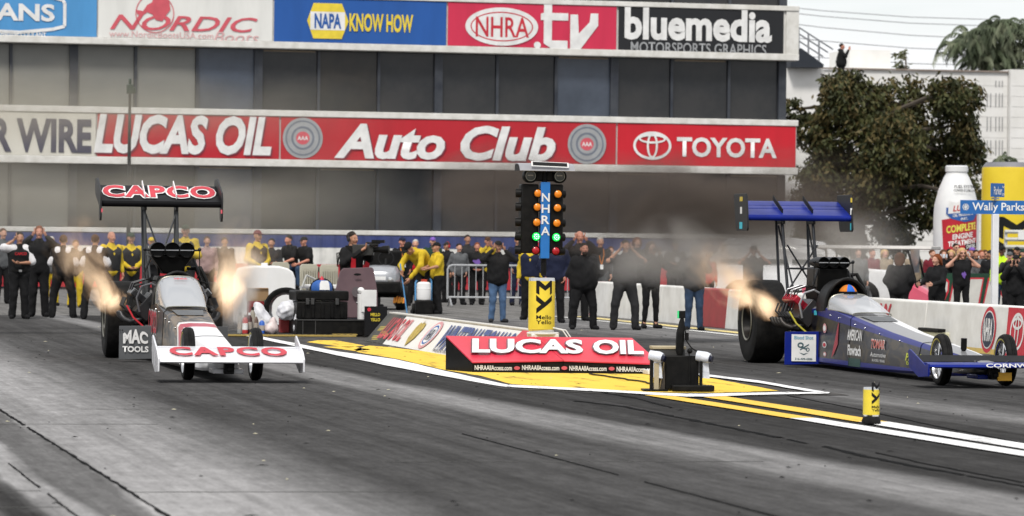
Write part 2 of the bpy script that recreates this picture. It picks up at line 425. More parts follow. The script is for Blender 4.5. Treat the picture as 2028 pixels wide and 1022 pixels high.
def band_part(name, z0, z1, x0, x1, out, m):
    mb = MB(); mb.box(((x0 + x1) / 2, -out / 2 + .12, (z0 + z1) / 2), (x1 - x0, out + .24, z1 - z0)); return mb.build(name, m, tw, bevel=.015)
cells = {}
pane_me = {}
for z0, z1, row in rows:
    h = z1 - z0
    for i in range(17):
        xa, xb = -PITCH * (i + 1), -PITCH * i
        thick = i % 3 == 0
        la, lb = .05 + (.07 if (i + 1) % 3 == 0 else 0), .05 + (.07 if thick else 0)
        g = GLD if (i * 7 + row * 3) % 4 else GLD2
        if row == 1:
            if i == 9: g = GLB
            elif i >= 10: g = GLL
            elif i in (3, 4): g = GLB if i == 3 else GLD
        elif row == 0 and i >= 9: g = GLB if i == 9 else (GLL if i > 11 else GLD)  # far left lower panes: smoke haze put into a paler glass colour
        key = (row, (i + 1) % 3, i % 3)
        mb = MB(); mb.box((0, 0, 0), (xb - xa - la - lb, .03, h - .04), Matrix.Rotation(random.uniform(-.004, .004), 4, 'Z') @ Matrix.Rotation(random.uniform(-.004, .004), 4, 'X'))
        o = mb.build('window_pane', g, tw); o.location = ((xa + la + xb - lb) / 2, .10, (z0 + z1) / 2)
        if (i * 5 + row * 2) % 7 in (0, 3) and row < 2:
            mb = MB(); mb.box((0, -.02, h / 2 - .05), (xb - xa - la - lb - .1, .012, .045)); mb.build('blind_rail', mat('blind_tan', (.30, .24, .18), .6), o)
    for i in range(18):
        k = -PITCH * i; wd = .24 if i % 3 == 0 else .08
        mb = MB(); mb.box((k - (wd / 2 if i == 0 else 0), .06, (z0 + z1) / 2), (wd, .2 if wd > .1 else .12, h - .02))
        mb.build('pillar' if wd > .1 else 'mullion', PIL, tw)
EX = .32
for a, b in (('t1', 't0'), ('t3', 't2'), ('m1', 'm0'), ('m3', 'm2')):
    band_part('trim_strip', zs[a], zs[b], XL, EX - .05, .42, TRM)
band_part('trim_strip', zs['b0'] - .14, zs['b0'], XL, 0.0, .3, TRM)
band_part('band_panel', zs['t2'] + .002, zs['t1'] - .002, XL, EX - .08, .34, mat('band_white', (.66, .65, .62), .6))
band_part('band_panel', zs['m2'] + .002, zs['m1'] - .002, XL, EX - .08, .34, mat('band_white', (.66, .65, .62), .6))
mb = MB(); mb.box((EX - .26, -.36, (zs['t1'] + zs['t2']) / 2), (.40, .06, zs['t1'] - zs['t2'] - .01)); mb.build('end_panel', TRM, tw)
band_part('plinth', 0.0, zs['b0'] - .142, XL, -.02, .05, PIL)

# ---- the sponsor banners hung on the bands
BY = -.375          # face of the banners in the tower's own axes
def cloth(name, c, rip=.8):
    return mat(name, c, .55, c2=tuple(x * .86 for x in (lin(c) if isinstance(c, str) else c)[:3]), scale=rip, stretch=(1.6, 1, .35), spec=.25)
def banner(label, u0, u1, top, m):
    z0, z1 = (zs['t2'], zs['t1']) if top else (zs['m2'], zs['m1'])
    vm = 55 if top else 285
    x0, x1 = fac(u0, vm)[0], fac(u1, vm)[0]
    loc = FO + FX * ((x0 + x1) / 2) + FY * BY + Vector((0, 0, (z0 + z1) / 2))
    o = thing('sponsor_banner', label, 'banner', loc, FANG, 'sponsor banners along the tower')
    W, H = x1 - x0 - .015, z1 - z0 - .02
    nx, nz_ = max(6, int(W / .35)), 5
    mb = MB(); ph = random.uniform(0, 9); vs = []; fs = []
    for j in range(nz_ + 1):
        for i in range(nx + 1):
            xx, zz = -W / 2 + W * i / nx, -H / 2 + H * j / nz_
            vs.append((xx, -.012 + .008 * math.sin(xx * 2.3 + ph) * math.sin(zz * 1.7 + ph) , zz))
    for j in range(nz_):
        for i in range(nx):
            a = j * (nx + 1) + i; fs.append((a, a + 1, a + nx + 2, a + nx + 1))
    mb.add(vs, fs); mb.build('cloth', m, o)
    def spot(u, v):                     # local frame for print centred on this pixel
        x, z = fac(u, v); xc, zc = (x0 + x1) / 2, (z0 + z1) / 2
        return frame((x - xc, -.03, z - zc), (1, 0, 0), (0, 0, 1))
    return o, spot
PX = (fac(1215, 170)[0] - fac(1115, 170)[0]) / 100     # metres per photo pixel on the facade
def put(o, spot, s, m, u0, v0, u1, v1, **k):
    return text(s, m, o, spot((u0 + u1) / 2, (v0 + v1) / 2), (u1 - u0) * PX, (v1 - v0) * PX, **k)
GRYP = mat('grey_print', (.34, .35, .36), .5)
o, sp = banner('sky blue engine coolant banner at the top left of the tower', -70, 188, True, cloth('sky_blue_cloth', (.085, .30, .60)))
put(o, sp, 'EVANS', WHITE, -66, 9, 98, 41, bold=0.031)
put(o, sp, 'ENGINE COOLANT', WHITE, 1, 65, 84, 73, bold=0.019)
mb = MB(); m_ = sp(25, 25)
pts = [(-90, -20), (-40, -32), (25, -36), (50, -33), (88, -24), (92, -18), (92, 24), (70, 30), (10, 37), (-60, 35)]
pts = [(a * PX, -b * PX) for a, b in pts]
for a, b in zip(pts, pts[1:] + pts[:1]):
    a, b = Vector(a), Vector(b); n = Vector((-(b - a).y, (b - a).x)).normalized() * 3 * PX
    mb.flat([tuple(a - n), tuple(b - n), tuple(b + n), tuple(a + n)], m_, .004)
mb.build('emblem', WHITE, o)
RD2 = mat('faded_red_print', (.62, .10, .13), .5)
o, sp = banner('white banner with faded red italic lettering below a red figure, second on the top band', 190, 535, True, cloth('white_cloth', (.74, .74, .71)))
put(o, sp, 'NORDIC', RD2, 222, 34, 498, 62, shear=.35, bold=0.012)
put(o, sp, 'www.NordicBootsUSA.com', mat('pale_red_print', (.7, .42, .42), .5), 218, 64, 412, 76)
put(o, sp, 'Boots', mat('pale_red_print', (.7, .42, .42), .5), 420, 66, 505, 84, shear=.3)
mb = MB(); mb.ring(36 * PX, 36 * PX, 1.6 * PX, sp(302, 28), .004); mb.flat([(a * PX, b * PX) for a, b in ((-34, 2), (-22, 0), (-14, 12), (-6, 16), (-2, 26), (12, 27), (26, 20), (29, 4), (20, -8), (14, -18), (2, -16), (-4, -6), (-14, -2), (-22, -8), (-33, -6))], sp(302, 24), .005)
mb.build('emblem', RD2, o)
o, sp = banner('royal blue banner with a yellow and white hexagon and yellow lettering', 537, 878, True, cloth('royal_blue_cloth', (.022, .10, .36)))
put(o, sp, 'KNOW HOW', YEL, 688, 30, 810, 64, bold=0.031)
mb = MB(); H_ = [(-39, 0), (-27, -33), (27, -33), (40, 0), (27, 33), (-27, 33)]; mb.flat([(a * PX, b * PX) for a, b in H_], sp(643, 43), .004); mb.build('emblem', YEL, o)
mb = MB(); mb.flat([(a * PX, b * PX) for a, b in ((-33, -17), (33, -17), (33, 17), (-33, 17))], sp(643, 43), .008); mb.build('emblem', WHITE, o)
put(o, sp, 'NAPA', BLUEP, 618, 29, 669, 57, bold=0.037, z=.012)
o, sp = banner('pinkish red banner with a white oval and large white tv lettering', 880, 1214, True, cloth('pink_red_cloth', (.60, .035, .085)))
mb = MB(); mb.disc(71 * PX, 36 * PX, sp(987, 54), .004); mb.build('emblem', WHITE, o)
mb = MB(); mb.ring(61 * PX, 28 * PX, 2.2 * PX, sp(987, 54), .007); mb.build('emblem', RED, o)
put(o, sp, 'NHRA', RED, 936, 36, 1040, 74, bold=0.012, z=.008)
put(o, sp, '.', WHITE, 1050, 84, 1064, 97, bold=0.031)
mb = MB(); q = lambda l: [(a * PX, -b * PX) for a, b in l]; m_ = sp(1120, 55)
mb.flat(q([(-50, -42), (-34, -42), (-34, -26), (-2, -26), (-2, -12), (-34, -12), (-34, 26), (-3, 26), (-3, 42), (-34, 42), (-50, 32), (-50, -12), (-56, -12), (-56, -24), (-50, -26)]), m_, .004)
mb.flat(q([(2, -24), (17, -24), (19, 12), (40, -10), (42, -27), (57, -27), (57, -4), (22, 42), (2, 42)]), m_, .004); mb.build('lettering', WHITE, o)
o, sp = banner('black banner with rounded white lettering at the right end of the top band', 1217, 1544, True, cloth('black_cloth', (.02, .021, .024)))
put(o, sp, 'bluemedia', WHITE, 1228, 20, 1523, 82, bold=0.037)
put(o, sp, 'MOTORSPORTS GRAPHICS', GRYP, 1240, 87, 1512, 108, bold=0.012)
o, sp = banner('weathered white banner with dark lettering at the left end of the middle band', -160, 186, False, cloth('cream_cloth', (.66, .64, .57)))
put(o, sp, 'R WIRE', mat('navy_print', (.05, .05, .09), .5), -12, 238, 170, 300, bold=0.037)
RC = cloth('banner_red_cloth', (.46, .022, .034))
SHD = mat('letter_shadow', (.20, .03, .05), .6)
o, sp = banner('red banner with cream bold italic lettering left of the auto club banner', 188, 548, False, RC)
put(o, sp, 'LUCAS OIL', SHD, 195, 233, 527, 307, bold=0.043, shear=.22, z=.003)
put(o, sp, 'LUCAS OIL', WHITE, 192, 231, 524, 304, bold=0.043, shear=.22, z=.008)
o, sp = banner('long red banner with white slanted auto club lettering between two round grey emblems', 550, 1213, False, RC)
put(o, sp, 'Auto Club', SHD, 665, 252, 1093, 318, bold=0.037, shear=.25, z=.003)
put(o, sp, 'Auto Club', WHITE, 662, 250, 1090, 316, bold=0.037, shear=.25, z=.008)
for u, v in ((594, 274), (1155, 286)):
    mb = MB(); mb.disc(38 * PX, 38 * PX, sp(u, v), .004); e = mb.build('emblem', GRYP, o)
    mb = MB(); mb.ring(33 * PX, 33 * PX, 3 * PX, sp(u, v), .007); mb.ring(22 * PX, 22 * PX, 4 * PX, sp(u, v), .007); mb.build('emblem_ring', mat('slate_print', (.16, .18, .22), .5), e)
    mb = MB(); mb.disc(13 * PX, 12 * PX, sp(u, v), .008); mb.build('emblem_centre', RD2, e)
    text('AAA', WHITE, e, sp(u, v), 20 * PX, 8 * PX, bold=0.025, z=.012)
o, sp = banner('bright red banner with a white oval emblem ending the middle band on the right', 1215, 1568, False, cloth('bright_red_cloth', (.56, .018, .032)))
put(o, sp, 'TOYOTA', WHITE, 1331, 274, 1532, 312, bold=0.031)
mb = MB(); m_ = sp(1284, 289)
mb.ring(38 * PX, 27 * PX, 5 * PX, m_, .004); mb.ring(27 * PX, 9 * PX, 4 * PX, m_, .006, c=(0, 13 * PX)); mb.ring(11 * PX, 24 * PX, 4 * PX, m_, .008); mb.build('emblem', WHITE, o)

# ---- corrugated tricolour fence at the foot of the tower
z_n1, z_n0, z_w0, z_r0 = zs['b0'] - .16, fac(800, 492)[1], fac(800, 524)[1], .08
fb = thing('corrugated_fence', 'corrugated fence in navy, white and red bands along the foot of the tower', 'fence', FO + FY * -1.6, FANG)
def ribbed(name, z0, z1, m):
    mb = MB(); n = 260; vs = []; fs = []
    x0, x1 = -27, .2
    for i in range(n + 1):
        x = x0 + (x1 - x0) * i / n; y = -.02 if i % 4 < 2 else .02
        vs += [(x, y, z0), (x, y, z1)]
    for i in range(n): fs.append((2 * i, 2 * i + 2, 2 * i + 3, 2 * i + 1))
    mb.add(vs, fs); return mb.build(name, m, fb, smooth=0)
ribbed('navy_sheet', z_n0, z_n1, mat('navy_sheet', (.030, .045, .16), .5, c2=(.04, .055, .15)))
ribbed('white_sheet', z_w0, z_n0 - .002, mat('white_sheet', (.68, .67, .64), .5, c2=(.55, .55, .52)))
ribbed('red_sheet', z_r0, z_w0 - .002, mat('red_sheet', (.42, .025, .035), .5))
mb = MB(); mb.box((0, .09, .75), (.07, .08, 1.5)); pme = mb.mesh('fence_post', DKMET)
for i in range(14): link('fence_post', pme, fb).location = (-26.5 + i * 2.05, 0, 0)
mb = MB(); xx, _ = fac(1015, 485); mm = frame((xx, -.05, (z_n0 + z_n1) / 2 - .05), (1, .0, 0), (0, 0, 1))
mb.flat([(-.9, -.5), (-.72, -.5), (.5, .2), (.32, .2)], mm, .004); fl = mb.build('stripe', WHITE, fb)
mb = MB(); mb.flat([(-.70, -.5), (-.42, -.5), (.8, .2), (.52, .2)], mm, .004); mb.build('stripe', RED, fb)

# ---- mast in front of the tower
p = ap(256, 300, 100)
t = thing('camera_mast', 'thin dark mast with a camera head in front of the left tower windows', 'mast', (p.x, 100, 0))
mb = MB(); mb.tube([(0, 0, 0), (0, 0, 3.0), (.0, 0, 5.2)], [.06, .05, .035]); mb.build('pole', DKMET, t)
mb = MB(); mb.box((0, 0, .01), (.5, .5, .02)); mb.build('base_plate', DKMET, t)
mb = MB(); mb.box((0, -.02, 5.33), (.16, .22, .24)); mb.box((.1, 0, 5.3), (.1, .16, .16)); mb.tube([(0, 0, 5.45), (0, 0, 5.6)], .04); mb.build('camera_head', mat('dark_green_case', (.03, .05, .035), .4), t, bevel=.02)

# ---- white block building on the right
WB = mat('white_block', (.74, .73, .71), .75, c2=(.66, .65, .62), scale=1.2)
ob = thing('block_building', 'white concrete block building with narrow slits behind the dark tree', 'building', (0, 0, 0))
yb = 150.0
x0, x1 = ap(1500, 140, yb).x, ap(1996, 140, yb).x
zt0 = ap(1780, 141, yb).z
mb = MB(); mb.hexa([(x0, yb, 0), (x1, yb, 0), (x1, yb + 9, 0), (x0, yb + 9, 0), (x0, yb, ap(1560, 137, yb).z), (x1, yb, ap(1996, 143, yb).z), (x1, yb + 9, ap(1996, 143, yb).z), (x0, yb + 9, ap(1560, 137, yb).z)]); mb.build('wall', WB, ob)
mb = MB(); zc = ap(2000, 138, yb).z; mb.box((x1 + 5.02, yb + 3.7, zc / 2), (10, 8, zc)); mb.build('wall', WB, ob)
# courses of blocks as shallow grooves: proud block rows
mb = MB()
for k in range(1, 24):
    z = .42 * k
    if z < zt0 - .1:
        mb.box(((x0 + x1) / 2, yb - .004, z), (x1 - x0 - .02, .012, .012))
        mb.box((x1 + 5.02, yb - .304, z), (9.9, .012, .012))
tag(mb.build('course_joints', mat('mortar', (.60, .59, .57), .8), ob), kind='stuff')
SL = mat('slit_dark', (.26, .26, .27), .8)
for rowv in ((160, 172), (185, 212), (232, 260), (278, 308)):
    for u in (1955, 1962, 1972, 1979, 1985):
        if rowv[0] < 175 and u < 1970: continue
        a, b = ap(u, rowv[0], yb), ap(u, rowv[1], yb)
        mb = MB(); mb.box((a.x, yb - .01, (a.z + b.z) / 2), (.024, .05, a.z - b.z)); mb.build('slit_window', SL, ob)
a, b = ap(1683, 98, yb + 2), ap(1763, 139, yb + 2)
mb = MB(); mb.box(((a.x + b.x) / 2, yb + 3.5, (a.z + b.z) / 2), (b.x - a.x, 3, a.z - b.z)); mb.build('roof_box', WB, ob)
mb = MB(); mb.box(((x0 + x1) / 2, yb - .03, zt0 + .06), (x1 - x0, .14, .06), Matrix.Rotation(.0, 4, 'Y')); mb.build('coping', mat('brown_coping', (.25, .2, .17), .7), ob)

# ---- stair flight with a railing beside the tower roof line
ys = 146.0
st = thing('stair_flight', 'dark steel grandstand stair with pale railings at the right end of the tower', 'stairs', (0, 0, 0))
def sp_(u, v): return ap(u, v, ys)
mb = MB(); q = [sp_(1566, 92), sp_(1588, 96), sp_(1632, 128), sp_(1630, 134), sp_(1566, 133)]
mb.prism([(p.x, p.z) for p in q], 1.2, frame((0, ys + 1.2, 0), (1, 0, 0), (0, 0, 1))); mb.build('stringer', mat('dark_navy_steel', (.02, .025, .035), .6), st)
mb = MB(); q = [sp_(1560, 133), sp_(1640, 133)]; mb.box(((q[0].x + q[1].x) / 2, ys + 1.5, q[0].z / 2), (q[1].x - q[0].x, 1.8, q[0].z)); mb.build('landing', WB, st)
RLG = mat('grey_rail', (.30, .31, .33), .5, .5)
for (ua, va, ub, vb) in ((1568, 45, 1650, 98), (1568, 58, 1640, 104), (1568, 72, 1630, 112)):
    mb = MB(); mb.tube([sp_(ua, va), sp_(ub, vb)], .03, 6); mb.build('handrail', RLG, st)
for u, v0, v1 in ((1582, 54, 96), (1601, 66, 106), (1622, 80, 122)):
    mb = MB(); mb.tube([sp_(u, v0), sp_(u, v1)], .035, 6); mb.build('rail_post', RLG, st)
# ---- overhead wires
for k, (va, vb) in enumerate(((10, 30), (20, 44), (40, 72), (68, 95), (104, 120))):
    a, b = ap(1450, va - 8, 190), ap(2150, vb + 8, 190); c = (a + b) / 2; c.z -= .35
    mb = MB(); mb.tube([a, a.lerp(c, .5) - Vector((0, 0, .08)), c, c.lerp(b, .5) - Vector((0, 0, .08)), b], .022, 5)
    tag(mb.build('overhead_wire', mat('wire', (.3, .3, .32), .6)), ['highest', 'second highest', 'middle', 'second lowest', 'lowest'][k] + ' thin overhead wire crossing the pale sky', 'wire', 'overhead wires')

# ---- grandstand terrace behind the crowd and pine tree on the right
def foliage(name, lobes, n, size, mats, drop, parent, seed):
    rs = np.random.RandomState(seed); V = []; Fc = []; mi = []
    for (c, rad, wgt) in lobes:
        k = int(n * wgt)
        ncl = max(6, k // 26)
        cc = rs.normal(size=(ncl, 3)); cc /= np.linalg.norm(cc, axis=1)[:, None]; cc *= (rs.uniform(.25, 1.0, (ncl, 1)) ** .5) * rad
        for q in cc:
            sh = rs.randint(0, len(mats)); m_ = k // ncl
            for _ in range(m_):
                p = np.array(c) + q + rs.normal(size=3) * rad * .16
                a = rs.uniform(0, 2 * PI); d = np.array([math.cos(a) * (1 - drop), math.sin(a) * (1 - drop), rs.uniform(-.5, .4) - drop]); d /= np.linalg.norm(d)
                s = np.cross(d, rs.normal(size=3)); s /= np.linalg.norm(s) + 1e-6
                l, wd = size * rs.uniform(.6, 1.4), size * rs.uniform(.16, .30)
                b = len(V); V += [p - s * wd * .3, p + d * l * .5 - s * wd, p + d * l, p + d * l * .5 + s * wd]; Fc.append((b, b + 1, b + 2, b + 3))
                mi.append(sh if rs.rand() < .75 else rs.randint(0, len(mats)))
    me = bpy.data.meshes.new(name); me.from_pydata([tuple(v) for v in V], [], Fc)
    for m in mats: me.materials.append(m)
    me.polygons.foreach_set('material_index', mi); me.update()
    return link(name, me, parent)
def leafm(name, c):
    return mat(name, c, .6, c2=tuple(x * .6 for x in c), scale=2.0, spec=.2)
OL = [leafm('leaf_olive', (.085, .086, .030)), leafm('leaf_dark', (.040, .046, .019)), leafm('leaf_brown', (.115, .090, .034)), leafm('leaf_mid', (.064, .072, .026))]
BARK = mat('bark', (.05, .04, .03), .9, c2=(.09, .075, .06), scale=6, bump=.5)
yt = 128.0
def tree(label, base_uv, trunk, lobes_px, n, size, leaf, drop, yy, seed, trunk_r):
    b = ap(base_uv[0], base_uv[1], yy); base = Vector((b.x, yy, 0))
    t = thing('tree', label, 'tree', base)
    rs = random.Random(seed); lob = []
    for (u, v, rp) in lobes_px:
        p = ap(u, v, yy); dy = rs.uniform(-1, 1) * 1.6
        lob.append(((p.x - base.x, dy, p.z), rp * yy / FPX, (rp / 60) ** 2))
    mb = MB(); tops = [ap(u, v, yy) - base for u, v in trunk]
    mb.tube([(0, 0, 0)] + [tuple(p) for p in tops], [trunk_r * 1.25] + [trunk_r * (1 - .6 * i / len(tops)) for i in range(len(tops))], 9); mb.build('trunk', BARK, t)
    for c, rad, _ in lob:
        st_ = Vector(min([tuple(p) for p in tops], key=lambda q: (Vector(q) - Vector(c)).length + max(0, q[2] - c[2]) * 2)); c = Vector(c)
        mid = st_.lerp(c, .55) + Vector((rs.uniform(-.2, .2), rs.uniform(-.2, .2), .25))
        mb = MB(); mb.tube([st_, mid, c, c + (c - mid) * .4], [trunk_r * .42, trunk_r * .3, trunk_r * .16, .02], 6); mb.build('branch', BARK, t)
    foliage('crown', lob, n, size, leaf, drop, t, seed); return t
tree('large dark olive drooping tree in front of the white block building', (1700, 500), [(1700, 440), (1715, 380), (1740, 300), (1750, 230)],
     [(1648, 200, 46), (1612, 250, 40), (1650, 270, 62), (1720, 210, 52), (1790, 205, 56), (1855, 195, 46), (1735, 285, 70), (1815, 270, 62), (1880, 250, 44), (1905, 195, 30), (1930, 182, 22), (1690, 160, 30), (1664, 152, 24), (1655, 175, 30),
      (1640, 340, 58), (1700, 360, 58), (1780, 350, 62), (1850, 335, 58), (1905, 310, 50), (1930, 280, 26), (1610, 410, 42), (1600, 350, 36), (1655, 425, 46), (1760, 425, 46), (1830, 415, 44), (1880, 385, 44), (1587, 215, 22), (1600, 470, 30), (1690, 470, 40), (1800, 470, 40)],
     2400, .21, OL, .5, yt, 3, .24)
tree('slim sapling top poking above the white block wall', (1795, 500), [(1795, 300), (1795, 170), (1794, 120)], [(1793, 112, 13), (1800, 128, 12), (1788, 132, 10), (1795, 105, 7)], 1500, .22, [leafm('leaf_grey', (.12, .13, .07)), OL[0]], .2, 156.0, 5, .06)
# feathery tree at the top right: arching drooping sprays
def sprays(label, u0, v0, yy, spots, seed):
    rs = random.Random(seed); b = ap(u0, v0, yy); base = Vector((b.x, yy, 0)); t = thing('tree', label, 'tree', base)
    mb = MB(); top = b - base; mb.tube([(0, 0, 0), (.1, 0, top.z * .6), top], [.22, .16, .1], 8); mb.build('trunk', BARK, t)
    G = [leafm('frond_green', (.10, .125, .07)), leafm('frond_pale', (.17, .19, .12)), leafm('frond_dark', (.05, .065, .035))]
    V = []; Fc = []; mi = []
    mbb = MB()
    for (u, v, ln, k) in spots:
        c = ap(u, v, yy) - base
        mbb.tube([top * .9, top.lerp(c, .6), c], [.06, .04, .015], 5)
        for _ in range(k):
            a = rs.uniform(0, 2 * PI); d = Vector((math.cos(a), math.sin(a), rs.uniform(.1, 1.1))).normalized(); p = Vector(c) + Vector((rs.gauss(0, .2), rs.gauss(0, .5), rs.gauss(0, .15)))
            n = 9; st_ = ln * yy / FPX / n * rs.uniform(.7, 1.3); sh = rs.randint(0, 2)
            for i in range(n):
                q = p + d * st_; d = (d + Vector((0, 0, -.28))).normalized()
                for sgn in (-1, 1):
                    s = d.cross(Vector((0, 0, 1))).normalized() * sgn; e = q + s * .16 + Vector((0, 0, -.24)) + d * .08
                    bb = len(V); V += [tuple(p), tuple(q), tuple(e)]; Fc.append((bb, bb + 1, bb + 2)); mi.append(sh)
                p = q
    mbb.build('branches', BARK, t)
    me = bpy.data.meshes.new('crown'); me.from_pydata(V, [], Fc)
    for g in G: me.materials.append(g)
    me.polygons.foreach_set('material_index', mi); me.update(); link('crown', me, t); return t
sprays('feathery green tree with drooping sprays against the sky at the top right', 1985, 140, 165.0,
       [(1975, 52, 70, 34), (1945, 75, 70, 34), (2000, 62, 60, 26), (1925, 70, 50, 20), (1915, 85, 55, 22), (1895, 90, 50, 16), (1960, 105, 50, 26), (1930, 110, 45, 20), (1995, 90, 55, 24), (2010, 110, 50, 22), (1985, 55, 45, 20), (2028, 70, 50, 18), (2050, 95, 60, 22), (1970, 122, 40, 24), (1940, 125, 36, 18), (2010, 128, 40, 20)], 11)
sprays('low bush crown with pale sprays beside the yellow inflatable can', 1990, 330, 135.0, [(1985, 318, 20, 14), (2000, 322, 18, 12), (1975, 322, 14, 8)], 12)
# ---------------------------------------------------------------- wall beside the right lane
CONC = mat('white_concrete', (.74, .735, .71), .8, c2=(.62, .61, .58), scale=2.2, bump=.15, spec=.2)
WX = 17.84; WH = .715
bw = thing('barrier_wall', 'long white concrete barrier wall beside the right lane with round and square emblems', 'wall', (WX, 0, 0))
PROF = [(0, 0), (.06, WH - .02), (.08, WH), (.34, WH), (.36, WH - .02), (.42, 0)]
RC2 = mat('faded_red_concrete', (.34, .045, .05), .7, c2=(.26, .05, .05))
YB = [26.0 + 3.05 * k for k in range(14)] + [68.4, 70.4, 73.4, 76.4, 79.35, 79.7]
for y, e in zip(YB, YB[1:]):
    if e - y < .2: continue
    red = y in (68.4, 79.35)
    mb = MB(); mb.prism(PROF, e - y - .025, frame((0, y, 0), (1, 0, 0), (0, 0, 1))); o = mb.build('wall_section', CONC if not red else RC2, bw, bevel=.012)
    o.location = (0, e - y - .012, 0)       # the prism grows towards the camera, so it is pushed to its far end
# printed panels stand on the lane-side face (slightly sloping)
def wf(yv, z): return frame((z * .0863 - .006, yv, z), (0, -1, 0), (.0863, 0, 1))
def wy(u): return ax_(u, 650, WX + .08).y
yc = wy(1965)
for nm, m_, r, dz in (('emblem_rim', RED, .335, 0), ('emblem_white', WHITE, .275, .003), ('emblem_face', mat('navy_emblem', (.02, .03, .06), .5), .255, .006)):
    mb = MB(); mb.disc(r * 1.0, r, wf(yc, .36), z=dz + .002); mb.build(nm, m_, bw, smooth=0)
text('NHRA', WHITE, bw, wf(yc, .36), .40, .33, bold=0.031, z=.012)
mb = MB(); mb.flat([(-.62, -.36), (.62, -.36), (.62, .34), (-.62, .34)], wf(wy(2001) - .62, .36), .002); mb.build('red_panel', RED, bw)
mb = MB(); m_ = wf(wy(2022), .36); mb.ring(.30, .27, .045, m_, .006); mb.ring(.20, .09, .04, m_, .008, c=(0, .12)); mb.ring(.09, .24, .04, m_, .010); mb.build('emblem', WHITE, bw)
text('W', RED, bw, wf(wy(1758), .52), .62, .24, bold=0.037, z=.003)
mb = MB(); mb.flat([(-16, -.41), (16, -.41), (16, -.335), (-16, -.335)], wf(48, .42), .0015); mb.build('yellow_base_stripe', mat('stripe_yellow', (.72, .5, .10), .6, c2=(.5, .38, .15), scale=4), bw)
mb = MB(); yk = wy(1868); mb.box((-.10, yk, .30), (.12, 1.0, .05)); mb.build('black_ledge', BLK, bw, bevel=.01)
mb = MB(); mb.box((-.05, yk, .15), (.18, .96, .24)); mb.build('pale_box', mat('cream_box', (.62, .60, .42), .6), bw, bevel=.015)

# ---------------------------------------------------------------- winternationals board on the island
wb = thing('slanted_board', 'long white slanted sponsor board with red and blue lettering on the yellow island', 'sponsor board', (9.6, 46.9, 0))
LB = 11.5
WBM = mat('board_white', (.74, .73, .70), .5, c2=(.66, .64, .60), scale=1.5)
npan = 5
for i in range(npan):
    y0, y1 = LB * i / npan + .006, LB * (i + 1) / npan - .006
    mb = MB(); mb.hexa([(0, y0, .012), (.03, y0, .012), (.03, y1, .012), (0, y1, .012), (.36, y0, .43), (.40, y0, .43), (.40, y1, .43), (.36, y1, .43)])
    mb.build('face_panel', WBM, wb)
mb = MB(); mb.hexa([(.77, 0, .012), (.80, 0, .012), (.80, LB, .012), (.77, LB, .012), (.41, 0, .43), (.44, 0, .43), (.44, LB, .43), (.41, LB, .43)]); mb.build('rear_panel', WBM, wb)
mb = MB(); mb.box((.415, LB / 2, .445), (.13, LB - .1, .025)); mb.build('ridge_cap', mat('ridge_grey', (.6, .58, .53), .6), wb, bevel=.006)
mb = MB(); mb.prism([(0.02, .01), (.78, .01), (.42, .42), (.38, .42)], .02, frame((0, .02, 0), (1, 0, 0), (0, 0, 1))); mb.build('end_panel', WBM, wb)
fm = lambda yv, q: frame((.36 * q - .008, yv, .012 + .418 * q + .006), (0, -1, 0), (.36, 0, .418))
sl = .552
def by(u, v=660): # distance along the board of a pixel on its lower third
    return ax_(u, v, 9.75).y - 46.9
mb = MB(); ya, yb_ = by(728, 650), 11.5; 
mb.flat([(-.0, -sl / 2), (1.55, -sl / 2), (1.55, sl / 2), (0, sl / 2)], frame((.18 - .008, LB, .221 + .006), (0, -1, 0), (.36, 0, .418)), .001)
ob_ = mb.build('dark_print_panel', mat('dark_olive_print', (.055, .05, .03), .5, c2=(.02, .02, .018), scale=2), wb)
for i in range(9):
    mb = MB(); a = random.uniform(.15, .9); mb.flat([(a, -.24 + .03 * i), (a + .5, -.22 + .03 * i), (a + .45, -.205 + .03 * i), (a, -.225 + .03 * i)], frame((.18 - .008, LB, .221 + .006), (0, -1, 0), (.36, 0, .418)), .003)
    mb.build('gold_streak', mat('gold_print', (.55, .42, .06), .5), wb)
yR = by(780, 650); text('LUCAS OIL', mat('board_red', (.55, .06, .07), .5), wb, fm(yR, .52), 1.85, .42, bold=0.031)
yG = by(820, 662); mb = MB(); mb.flat([(-.30, .10), (-.2, .19), (-.05, .17), (0, .24), (.05, .17), (.2, .19), (.30, .10), (.24, -.1), (0, -.25), (-.24, -.1)], fm(yG, .5), .003); mb.build('gold_emblem', mat('gold_emblem', (.50, .38, .07), .5, c2=(.3, .2, .02), scale=14), wb)
yN = by(850, 668)
mb = MB(); mb.disc(.42, .25, fm(yN, .5), .003); mb.build('emblem_rim', mat('pink_print', (.66, .32, .33), .5), wb)
mb = MB(); mb.disc(.33, .20, fm(yN, .5), .005); mb.build('emblem_white', WHITE, wb)
mb = MB(); mb.ring(.29, .175, .03, fm(yN, .5), .007); mb.build('emblem_ring', BLUEP, wb)
text('NHRA', mat('navy_print', (.05, .05, .09), .5), wb, fm(yN, .5), .40, .2, bold=0.019, z=.008)
y0, y1 = by(872, 672), by(1000, 690); text('WINTERNATIONALS', mat('board_blue', (.045, .075, .23), .5), wb, fm((y0 + y1) / 2, .5), y0 - y1, .44, bold=0.031)
text('PRESENTED BY PROTECT THE HARVEST', mat('navy_print', (.05, .05, .09), .5), wb, fm((y0 + y1) / 2 + .3, .07), (y0 - y1) * .8, .045, bold=0.012)
mb = MB(); mb.flat([(-.85, -sl / 2), (.85, -sl / 2), (.85, sl / 2), (-.5, sl / 2)], fm(.86, .5), .0025); mb.build('red_panel', mat('board_red_bright', (.60, .035, .05), .5), wb)
